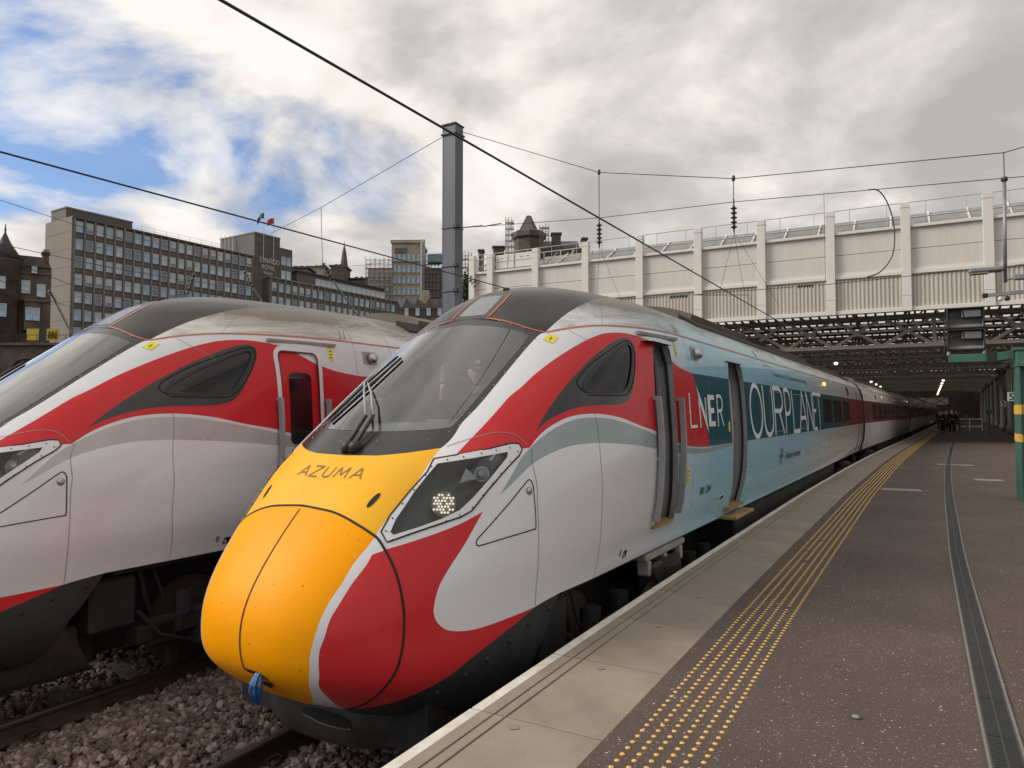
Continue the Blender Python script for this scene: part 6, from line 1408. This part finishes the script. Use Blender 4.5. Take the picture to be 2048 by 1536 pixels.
s = MB(); s.lathe([(1.75, 4), (1.75, zy(530, Z)), (1.95, zy(528, Z)), (1.95, zy(522, Z))], 20, M_STONE2, (X(9), -.4, 0)); s.obj('turret', house, True)
s = MB(); s.lathe([(2.05, zy(522, Z)), (.7, zy(490, Z)), (.12, zy(470, Z)), (.05, zy(452, Z))], 20, M_SLATE, (X(9), -.4, 0)); s.lathe([(.05, zy(466, Z)), (.16, zy(463, Z)), (.05, zy(460, Z))], 8, M_SLATE, (X(9), -.4, 0)); s.obj('turret_roof', house, True)
s = MB(); s.prism([(X(46), -.2), (X(50), -1.5), (X(78), -1.5), (X(84), -.2)], zy(660, Z), zy(603, Z), M_STONE2, 'xy'); s.prism([(X(44), -.1), (X(49), -1.7), (X(80), -1.7), (X(87), -.1)], zy(603, Z), zy(598, Z), M_STONE2, 'xy'); s.obj('bay', house)
for px, py, w, h, off in ((52, 572, 1.0, 1.75, -.1), (83, 577, 1.0, 1.75, -.1), (68, 537, .6, .9, -.42), (5, 572, .8, 1.6, -2.2), (60, 628, .9, 1.7, -1.62), (72, 628, .9, 1.7, -1.62), (8, 625, .8, 1.7, -2.2), (30, 650, .9, 1.5, -.1)):
    link('window', wmesh(w, h, M_PANE2 if py < 600 else M_PANE), house, (X(px), off, zy(py, Z)))
for py in (545, 600): s = MB(); s.box(X(-60), X(104), -.18, 0, zy(py, Z), zy(py - 3, Z), M_STONE2); s.obj('string_course', house)
# retaining wall with blind arches
Z = 80.0; k = Z / FPX; rw = bg('retaining_wall', 60, Z, 'dark stone retaining wall with arches below the sandstone house', 'wall')
s = MB(); s.box((-400) * k, (900) * k, .4, 2.4, -1.3, zy(688, Z), M_STONE2); s.obj('wall', rw); s = MB(); s.box(-400 * k, 900 * k, -.05, 2.5, zy(688, Z), zy(683, Z), M_STONE2); s.obj('wall_coping', rw)
for j in range(-3, 9):
    s = MB(); cx = (j * 92 - 5) * k; r_ = 34 * k; arc = [(cx + r_ * math.cos(R(t)), zy(745, Z) + r_ * .9 * math.sin(R(t))) for t in range(0, 181, 15)]; outer = [(cx + r_ * 1.18 * math.cos(R(t)), zy(745, Z) + r_ * 1.08 * math.sin(R(t))) for t in range(180, -1, -15)]
    s.prism(arc + outer, .2, .42, M_STONE2); s.prism(arc + [(cx - r_, -1.3), (cx + r_, -1.3)], .38, .395, M_SIGB); s.obj('arch', rw)
s = MB()
for x in np.arange(-300 * k, 500 * k, 1.1): s.beam((x, .3, zy(683, Z)), (x, .3, zy(666, Z)), .04, .04, M_SIGB)
s.beam((-300 * k, .3, zy(667, Z)), (500 * k, .3, zy(667, Z)), .05, .05, M_SIGB); s.obj('railing', rw)
Z = 84.0; k = Z / FPX; hb_ = bg('hoarding', 88, Z, 'yellow printed hoarding on the wall below the sandstone house', 'hoarding'); M_HY = pm('hoarding_yellow', (.50, .36, .03), .6, var=.2, scale=1.2)
for a, b_ in ((-32, -8), (8, 32)): s = MB(); s.box(a * k, b_ * k, 0, .1, zy(678, Z), zy(655, Z), M_HY); s.obj('board', hb_)
s = MB(); s.box(-8 * k, 8 * k, 0, .1, zy(678, Z), zy(662, Z), M_SIGB); s.obj('dark_board', hb_)
for j in range(7): s = MB(); s.beam(((11 + 3 * j) * k, -.03, zy(675, Z)), ((14 + 2.2 * j) * k, -.03, zy(659 + (j % 3) * 3, Z)), .16, .02, M_SIGB); s.obj('scrawl', hb_)
# stone block with scaffolding
Z = 230.0; k = Z / FPX; X = lambda px: (px - 820) * k
sb = bg('stone_block', 820, Z, 'pale stone office block wrapped in scaffolding, left of the mast')
def wall_block(parent, x0, x1, y0, y1, ytop, mat, nm='wall'): s = MB(); s.box(X(x0), X(x1), y0, y1, 0, zy(ytop, Z), mat); return s.obj(nm, parent)
wall_block(sb, 783, 842, 0, 14, 482, M_STONE3); wall_block(sb, 733, 783, 2, 16, 531, M_STONE3); wall_block(sb, 842, 905, 2, 16, 530, M_STONE2)
s = MB(); s.box(X(781), X(844), -.6, 14.5, zy(483, Z), zy(477, Z), M_STONE3); s.obj('cornice', sb); s = MB(); s.box(X(783), X(842), -.5, 0, zy(521, Z), zy(518, Z), M_STONE3); s.obj('string_course', sb)
s = MB(); s.box(X(790), X(812), -.3, 0, zy(503, Z), zy(493, Z), M_SPAN); s.obj('name_panel', sb)
def swin(w, h):
    s = MB(); s.box(-w / 2 - .2, w / 2 + .2, -.15, .05, -h / 2 - .25, -h / 2, M_STONE3); s.box(-w / 2, w / 2, .0, .05, -h / 2, h / 2, M_PANE); s.box(-.05, .05, -.05, .05, -h / 2, h / 2, M_WFR); s.box(-w / 2, w / 2, -.05, .05, -.06, .06, M_WFR); return s.mesh('window')
swm = swin(.85, 2.2)
for r_ in range(5):
    for c_ in range(6): link('window', swm, sb, (X(789 + 9.6 * c_), -.1, zy(512 + 22.5 * r_, Z)))
    for c_ in range(4): link('window', swm, sb, (X(740 + 11 * c_), 1.9, zy(548 + 22 * r_, Z)))
s = MB(); s.box(X(842), X(846), -2, -.2, 4, zy(478, Z), M_WFR); s.box(X(848), X(850), -2, -.2, 4, zy(478, Z), M_GALV); s.obj('hoist_mast', sb)
def scaffold(px0, px1, py0, py1, Z_, label, stepx=9, stepz=9):
    rt = bg('scaffold', (px0 + px1) / 2, Z_ - 3, label, 'scaffold', 'scaffolds on the far buildings'); k_ = Z_ / FPX; w = (px1 - px0) / 2 * k_; z0, z1 = zy(py1, Z_), zy(py0, Z_); s = MB()
    for y in (0, 1.6):
        x = -w
        while x <= w + .01: s.beam((x, y, z0), (x, y, z1 + rnd.random() * 1.2), .11, .11, M_SCAF); x += stepx * k_
        z = z0
        while z < z1: s.beam((-w, y, z), (w, y, z), .09, .09, M_SCAF); z += stepz * k_
    z = z0; j = 0
    while z < z1 - 1: s.beam((-w, 0, z), (w, 0, min(z1, z + stepz * k_ * 2)) if j % 2 else (-w * .2, 0, z + stepz * k_ * 2), .08, .08, M_SCAF); z += stepz * k_; j += 1
    s.obj('tubes', rt); b = MB(); z = z0 + .2
    while z < z1: b.box(-w, w, .1, 1.5, z, z + .07, M_STONE3); z += stepz * k_ * 2
    b.obj('boards', rt)
scaffold(731, 785, 520, 610, 228, 'scaffold on the lower left part of the pale stone block'); scaffold(848, 880, 520, 610, 228, 'scaffold between the hoist and the mast', 7, 8); scaffold(918, 944, 508, 600, 210, 'pale scaffold right behind the mast', 6, 8)
s = MB(); Zc = 228; p0 = bg('debris_netting', 868, Zc - 6, 'blue green debris netting on top of the scaffold beside the mast', 'netting'); kk = Zc / FPX; s.bbox(-14 * kk, 16 * kk, 0, 3, zy(530, Zc), zy(512, Zc), .3, pm('netting', (.12, .19, .21), .8, var=.3, scale=.5)); s.obj('sheet', p0)
# row of gabled stone houses below
Z = 165.0; k = Z / FPX; X = lambda px: (px - 845) * k; gr = bg('gabled_terrace', 845, Z, 'low row of gabled dark stone houses left of the mast')
s = MB(); s.box(X(800), X(905), 0, 9, 0, zy(612, Z), M_STONE2); s.obj('wall', gr); s = MB(); s.prism([(0, zy(612, Z)), (9, zy(612, Z)), (4.5, zy(590, Z))], X(800), X(905), M_SLATE, 'yz'); s.obj('roof', gr)
for px in (814, 836, 858, 880):
    s = MB(); s.prism([(X(px - 9), zy(616, Z)), (X(px + 9), zy(616, Z)), (X(px), zy(594, Z))], -.4, 4, M_STONE2); s.obj('gable', gr); link('window', wmesh(.9, 1.7, M_PANE2), gr, (X(px), -.5, zy(622, Z)))
s = MB(); s.bbox(X(843), X(856), 2, 4, zy(610, Z), zy(575, Z), .1, M_STONE3); s.obj('chimney', gr)
# spire and the roofs between
Z = 270.0; k = Z / FPX; X = lambda px: (px - 688) * k; sp_ = bg('church_spire', 688, Z, 'slender dark stone church spire rising over the hotel wing')
s = MB(); s.lathe([(2.3, 0), (2.3, zy(556, Z)), (1.5, zy(530, Z)), (.75, zy(500, Z)), (.12, zy(486, Z)), (.06, zy(478, Z))], 8, M_STONE2); s.obj('spire', sp_)
for j in range(4): a_ = R(45 + 90 * j); s = MB(); s.lathe([(.45, zy(575, Z)), (.45, zy(556, Z)), (.02, zy(538, Z))], 6, M_STONE2, (2.1 * math.cos(a_), 2.1 * math.sin(a_), 0)); s.obj('pinnacle', sp_)
for (x0, x1, yt, Z_, m, lab) in ((620, 650, 532, 240, M_STONE3, 'pale stone attic wall left of the spire'), (660, 690, 530, 235, M_STONE2, 'dark stone roof block in front of the spire'), (575, 615, 533, 215, M_SPAN, 'low brown plant room behind the hotel wing'), (700, 735, 556, 240, M_STONE2, 'dark roofs between the spire and the scaffolded block')):
    kk = Z_ / FPX; rt = bg('far_roof_block', (x0 + x1) / 2, Z_, lab, 'building', 'roof blocks behind the hotel'); w = (x1 - x0) / 2 * kk; s = MB(); s.bbox(-w, w, 0, 8, 0, zy(yt, Z_), .3, m); s.obj('wall', rt); s = MB(); s.box(-w - .4, w + .4, -.4, 8.4, zy(yt, Z_), zy(yt - 3, Z_), M_SLATE); s.obj('parapet', rt)
    s = MB()
    for j in range(3): s.bbox(-w + (.25 + .3 * j) * 2 * w - .5, -w + (.25 + .3 * j) * 2 * w + .5, 3, 4, zy(yt, Z_), zy(yt - 9, Z_), .1, m)
    s.obj('chimney', rt)
# turreted building behind the station roof
Z = 205.0; k = Z / FPX; X = lambda px: (px - 1058) * k; tw = bg('turreted_hall', 1058, Z, 'blackened hall with a steep truncated tower roof behind the station roof')
s = MB(); s.lathe([(4.3, 0), (4.3, zy(478, Z)), (5.0, zy(474, Z)), (5.0, zy(464, Z)), (4.6, zy(462, Z))], 8, M_STONE2); s.obj('tower', tw)
s = MB(); s.lathe([(3.5, zy(464, Z)), (1.0, zy(432, Z)), (.8, zy(428, Z))], 4, M_SLATE); o = s.obj('tower_roof', tw); o.rotation_euler = (0, 0, R(20))
s = MB(); s.box(X(1085), X(1165), 1, 12, 0, zy(490, Z), M_STONE2); s.prism([(1, zy(490, Z)), (12, zy(490, Z)), (6.5, zy(468, Z))], X(1085), X(1160), M_SLATE, 'yz'); s.obj('hall', tw)
for px, yt, w in ((1113, 461, 9), (1170, 471, 5), (997, 488, 11), (962, 495, 5)):
    s = MB(); s.bbox(X(px - w), X(px + w), 0, 3, 10, zy(yt, Z), .2, M_STONE2); s.bbox(X(px - w) - .3, X(px + w) + .3, -.3, 3.3, zy(yt + 4, Z), zy(yt, Z), .15, M_STONE2); s.obj('chimney_stack', tw)
scaffold(1011, 1028, 440, 520, 200, 'thin scaffold tower left of the blackened tower', 6, 6); scaffold(1080, 1098, 455, 500, 200, 'small scaffold right of the blackened tower roof', 6, 7)
# hillside
hb2 = MB(); hb2.box(-420, 40, 215, 216, -2, 12, M_EARTH); hb2.add([(-420, 60, 0), (-28, 75, 0), (-20, 215, 10), (-420, 215, 20)], [(0, 1, 2, 3)], M_EARTH); hb2.obj('hillside', kind='structure')
# shrub at the end of the shed wall
def shrub(loc, rx, rz_, n, label, seed):
    rg = np.random.default_rng(seed); rt = empty('shrub', loc, label=label, cat='shrub'); M_LEAF = pm('shrub_leaf', (.055, .060, .030), .7, var=.5, scale=3); s = MB()
    V = []; Fc = []
    for k_ in range(n):
        t = rg.normal(0, 1, 3); t /= np.linalg.norm(t); c_ = t * np.array([rx, rx, rz_]) * rg.random() ** .45 * (1 + .25 * math.sin(5 * math.atan2(t[1], t[0]) + 3 * t[2])); a = rg.normal(0, 1, 3); b_ = rg.normal(0, 1, 3); a /= np.linalg.norm(a); b_ = np.cross(a, b_); b_ /= np.linalg.norm(b_); q = .16
        i = len(V); V += [c_ - a * q, c_ + b_ * q * .45, c_ + a * q, c_ - b_ * q * .45]; Fc.append((i, i + 1, i + 2, i + 3))
    s.add([v + np.array([0, 0, rz_ * 1.3]) for v in V], Fc, M_LEAF); s.obj('foliage', rt, kind='stuff')
    t = MB()
    for k_ in range(6): a = rg.uniform(0, 6.28); t.tube([(0, 0, -3), (.2 * math.cos(a), .2 * math.sin(a), rz_ * .5), (rx * .7 * math.cos(a), rx * .7 * math.sin(a), rz_ * 1.5)], [.07, .05, .02], 5, M_RAILS)
    t.obj('stem', rt)
p = at(950, 607, 46); shrub((p[0], p[1], p[2] - .6), 1.3, 1.2, 2600, 'bare leafed shrub between the mast and the end of the station roof', 3)
# ------------------------------------------------------------------ people
M_SKIN = pm('skin', (.50, .28, .20), .5, var=.06, scale=20); M_HAIR = pm('dark_hair', (.02, .014, .01), .6)
def skin_mesh(name, joints, edges, mat, parent, lv=1, root=0):
    """continuous body grown around joints: (x, y, z, radius)"""
    me = bpy.data.meshes.new(name); me.from_pydata([j[:3] for j in joints], edges, []); o = link(name, me, parent)
    md = o.modifiers.new('Skin', 'SKIN'); sv = me.skin_vertices[0].data
    for k, j in enumerate(joints):
        r = j[3] if hasattr(j[3], '__len__') else (j[3], j[3]); sv[k].radius = r; sv[k].use_root = (k == root)
    sd_ = o.modifiers.new('Sub', 'SUBSURF'); sd_.levels = lv; sd_.render_levels = lv; md.use_smooth_shade = True
    me.materials.append(mat); return o
def head(parent, c_, r, rz, hair=None, smile=False, cap=None, name='head'):
    bm = bmesh.new(); bmesh.ops.create_uvsphere(bm, u_segments=24, v_segments=18, radius=1)
    for v in bm.verts:
        x, y, z = v.co
        sx, sy, sz = .76, .92, 1.12
        if z < 0: sx *= 1 - .30 * (-z) ** 1.5; sy *= 1 - .10 * (-z)
        y2 = y
        if y < -.55:
            if abs(x) < .22 and -.35 < z < .12: y2 -= .20 * (1 - abs(x) / .22) * (1 - abs(z + .18) / .34 if z < -.05 else .5)      # nose
            if .02 < z < .30 and .15 < abs(x) < .55: y2 += .10                                                                       # eye sockets
            if -.62 < z < -.44 and abs(x) < .34: y2 += .035                                                                          # mouth
            if z < -.72 and abs(x) < .3: y2 -= .06                                                                                   # chin
        if abs(x) > .88 and -.2 < z < .2 and abs(y) < .3: x *= 1.16                                                                  # ears
        v.co = Vector((x * sx * r, y2 * sy * r, z * sz * r))
    me = bpy.data.meshes.new(name); bm.to_mesh(me); bm.free(); me.materials.append(M_SKIN); me.polygons.foreach_set('use_smooth', [True] * len(me.polygons))
    return link(name, me, parent, c_, (0, 0, rz))
def walker(loc, rz, coat, trousers, label, h=1.72, stride=.12, hair=None):
    rt = empty('person', loc, rz, label=label, cat='person', group='people on the far platform'); k = h / 1.72
    J = [(0, 0, .95, (.14, .11)), (0, 0, 1.15, (.13, .10)), (0, 0, 1.38, (.16, .11)), (0, 0, 1.50, (.06, .06)), (0, -.01, 1.58, (.055, .055)),
         (.10, 0, .90, .09), (.10, -stride, .50, .06), (.10, -stride * .6, .09, .04), (.10, -stride * .6 - .12, .03, .035), (-.10, 0, .90, .09), (-.10, stride, .50, .06), (-.10, stride * 1.6, .10, .04), (-.10, stride * 1.6 - .12, .04, .035),
         (.21, 0, 1.40, .06), (.26, .05, 1.12, .045), (.26, -.05, .88, .035), (.26, -.07, .79, .03), (-.21, 0, 1.40, .06), (-.26, -.05, 1.12, .045), (-.26, -.12, .90, .035), (-.26, -.14, .81, .03)]
    E_ = [(0, 1), (1, 2), (2, 3), (3, 4), (0, 5), (5, 6), (6, 7), (7, 8), (0, 9), (9, 10), (10, 11), (11, 12), (2, 13), (13, 14), (14, 15), (15, 16), (2, 17), (17, 18), (18, 19), (19, 20)]
    J = [(x * k, y * k, z * k, r) for x, y, z, r in J]; skin_mesh('body', J, E_, M_SKIN, rt)
    up = [0, 1, 2, 3, 13, 14, 15, 17, 18, 19]; mp = {o: i for i, o in enumerate(up)}
    skin_mesh('coat', [(*J[i][:3], tuple(np.array(J[i][3] if hasattr(J[i][3], '__len__') else (J[i][3],) * 2) + .022)) for i in up], [(mp[a], mp[b_]) for a, b_ in E_ if a in mp and b_ in mp], coat, rt)
    lo = [0, 5, 6, 7, 9, 10, 11]; mp = {o: i for i, o in enumerate(lo)}
    skin_mesh('trousers', [(*J[i][:3], tuple(np.array(J[i][3] if hasattr(J[i][3], '__len__') else (J[i][3],) * 2) + .016)) for i in lo], [(mp[a], mp[b_]) for a, b_ in E_ if a in mp and b_ in mp], trousers, rt)
    head(rt, (0, -.01, 1.64 * k), .105, 0); s = MB(); s.lathe([(.06, .03), (.105, 0), (.11, .04), (.09, .10), (.03, .13)], 12, hair or M_HAIR, (0, .012, 1.665 * k)); s.obj('hair', rt, True)
    return rt
MC = {n: pm(n, c, .8, var=.15, scale=10) for n, c in (('black_coat', (.012, .012, .014)), ('navy_coat', (.015, .02, .04)), ('red_jacket', (.40, .012, .025)), ('dark_trousers', (.015, .015, .018)), ('blue_jeans', (.03, .045, .08)), ('grey_coat', (.07, .07, .075)), ('olive_coat', (.05, .045, .028)))}
ppl = [(1878, 70, 'navy_coat', 'dark_trousers', 'person in navy coat nearest to the train doors, far down the platform'), (1884, 62, 'black_coat', 'dark_trousers', 'person in long black coat walking beside the far train'), (1889, 75, 'olive_coat', 'dark_trousers', 'person in olive coat in the middle of the far group'), (1893, 72, 'grey_coat', 'blue_jeans', 'person in grey coat and jeans in the far group'),
       (1902, 58, 'black_coat', 'dark_trousers', 'person in black walking left of the red jacket'), (1906, 60, 'navy_coat', 'blue_jeans', 'person in navy coat and jeans just left of the red jacket'), (1911, 66, 'red_jacket', 'dark_trousers', 'person in bright red jacket on the far platform'), (1881, 84, 'grey_coat', 'dark_trousers', 'small far person in grey by the end of the train')]
for i, (x, v, c_, t_, lab) in enumerate(ppl):
    d = FW + RT * (x - 1024) / FPX; X = d[0] / d[1] * v; walker((X, v, 0), R((i * 97) % 360), MC[c_], MC[t_], lab, 1.64 + .03 * (i % 5), .06 + .03 * (i % 4))

# --- the driver in the cab, thumb up
M_JKT = pm('dark_uniform_jacket', (.022, .024, .030), .8, var=.2, scale=12); M_CAP = pm('dark_cap', (.014, .015, .02), .7); M_COLLAR = pm('grey_collar', (.10, .10, .11), .8)
ca, sa = math.cos(R(1.43)), math.sin(R(1.43))
def cabpt(u, a, z): return (-3.48 + a * sa + u * ca, 2.90 + a * ca - u * sa, z)
drv = empty('person', cabpt(0, 2.58, 1.17), R(-1.43), label='train driver in dark jacket and cap smiling with a thumb up behind the windscreen', cat='person')
z0 = 1.17
J = [(0, .02, .02, (.17, .13)), (0, .02, .22, (.16, .12)), (0, .0, .42, (.19, .12)), (0, -.01, .52, (.075, .07)), (0, -.03, .60, (.06, .06)),
     (.21, 0, .43, .075), (.28, -.08, .18, .058), (.22, -.30, .10, .045), (.20, -.38, .12, .036),
     (-.21, 0, .43, .075), (-.31, -.14, .26, .058), (-.20, -.30, .48, .045), (-.155, -.37, .58, .036),
     (.11, -.25, -.02, .10), (.12, -.50, -.05, .075), (-.11, -.25, -.02, .10), (-.12, -.50, -.05, .075)]
Eb = [(0, 1), (1, 2), (2, 3), (3, 4), (2, 5), (5, 6), (6, 7), (7, 8), (2, 9), (9, 10), (10, 11), (11, 12), (0, 13), (13, 14), (0, 15), (15, 16)]
skin_mesh('body', J, Eb, M_SKIN, drv, 2)
up = [0, 1, 2, 5, 6, 7, 9, 10, 11]; mp = {o: i for i, o in enumerate(up)}
skin_mesh('jacket', [(*J[i][:3], tuple(np.array(J[i][3] if hasattr(J[i][3], '__len__') else (J[i][3],) * 2) + .018)) for i in up], [(mp[a], mp[b_]) for a, b_ in Eb if a in mp and b_ in mp], M_JKT, drv, 2)
s = MB(); s.lathe([(.11, .49), (.085, .55), (.075, .57), (.09, .50)], 14, M_COLLAR, (0, -.01, 0)); s.obj('collar', drv, True)
hd = head(drv, (0, -.05, .69), .112, R(28), smile=True)
s = MB()
for x in (-.036, .036): s.lathe([(.013, -.006), (.010, .003)], 8, M_HAIR, (x, -.088, .018), 'y')
s.add([(-.035, -.093, -.050), (-.015, -.104, -.060), (.015, -.104, -.060), (.035, -.093, -.050), (.02, -.100, -.068), (-.02, -.100, -.068)], [(0, 1, 5), (1, 2, 4, 5), (2, 3, 4)], M_CREAMT); s.obj('face_details', hd)
s = MB(); s.lathe([(.100, .035), (.104, .06), (.098, .105), (.06, .135), (.0, .142)], 18, M_CAP, (0, .006, 0)); s.add([(-.08, -.06, .045), (.08, -.06, .045), (.06, -.16, .028), (0, -.18, .022), (-.06, -.16, .028)], [(0, 1, 2, 3, 4)], M_CAP); s.add([(-.022, -.101, .075), (.022, -.101, .075), (.022, -.094, .105), (-.022, -.094, .105)], [(0, 1, 2, 3)], M_CREAMT); s.obj('cap', hd, True)
# right hand: fist with thumb raised
hb = np.array((-.155, -.37, .58)); f_ax = np.array((.75, -.62, .1)); f_ax /= np.linalg.norm(f_ax); s_ax = np.array((0, 0, 1.0)); b_ax = np.cross(s_ax, f_ax)
Jh = [(*hb, .034), (*(hb + np.array((.03, -.03, .045))), (.042, .036))]; Eh = [(0, 1)]; pc_ = hb + np.array((.03, -.03, .045))
for k in range(4):   # curled fingers, stacked under the thumb
    o_ = pc_ + s_ax * (.036 - .021 * k); n0 = len(Jh); Ln = (.036, .040, .037, .030)[k]
    Jh += [(*(o_ + f_ax * .035), .0100), (*(o_ + f_ax * (.035 + Ln * .8) - b_ax * .012), .0098), (*(o_ + f_ax * (.03 + Ln * .75) - b_ax * .042), .0092), (*(o_ + f_ax * .035 - b_ax * .045), .0085)]; Eh += [(1, n0), (n0, n0 + 1), (n0 + 1, n0 + 2), (n0 + 2, n0 + 3)]
n0 = len(Jh); Jh += [(*(pc_ + s_ax * .045 - b_ax * .02 + f_ax * .01), .013), (*(pc_ + s_ax * .085 - b_ax * .022 + f_ax * .012), .0105), (*(pc_ + s_ax * .120 - b_ax * .02 + f_ax * .004), .0090)]; Eh += [(1, n0), (n0, n0 + 1), (n0 + 1, n0 + 2)]
skin_mesh('hand', Jh, Eh, M_SKIN, drv, 2)
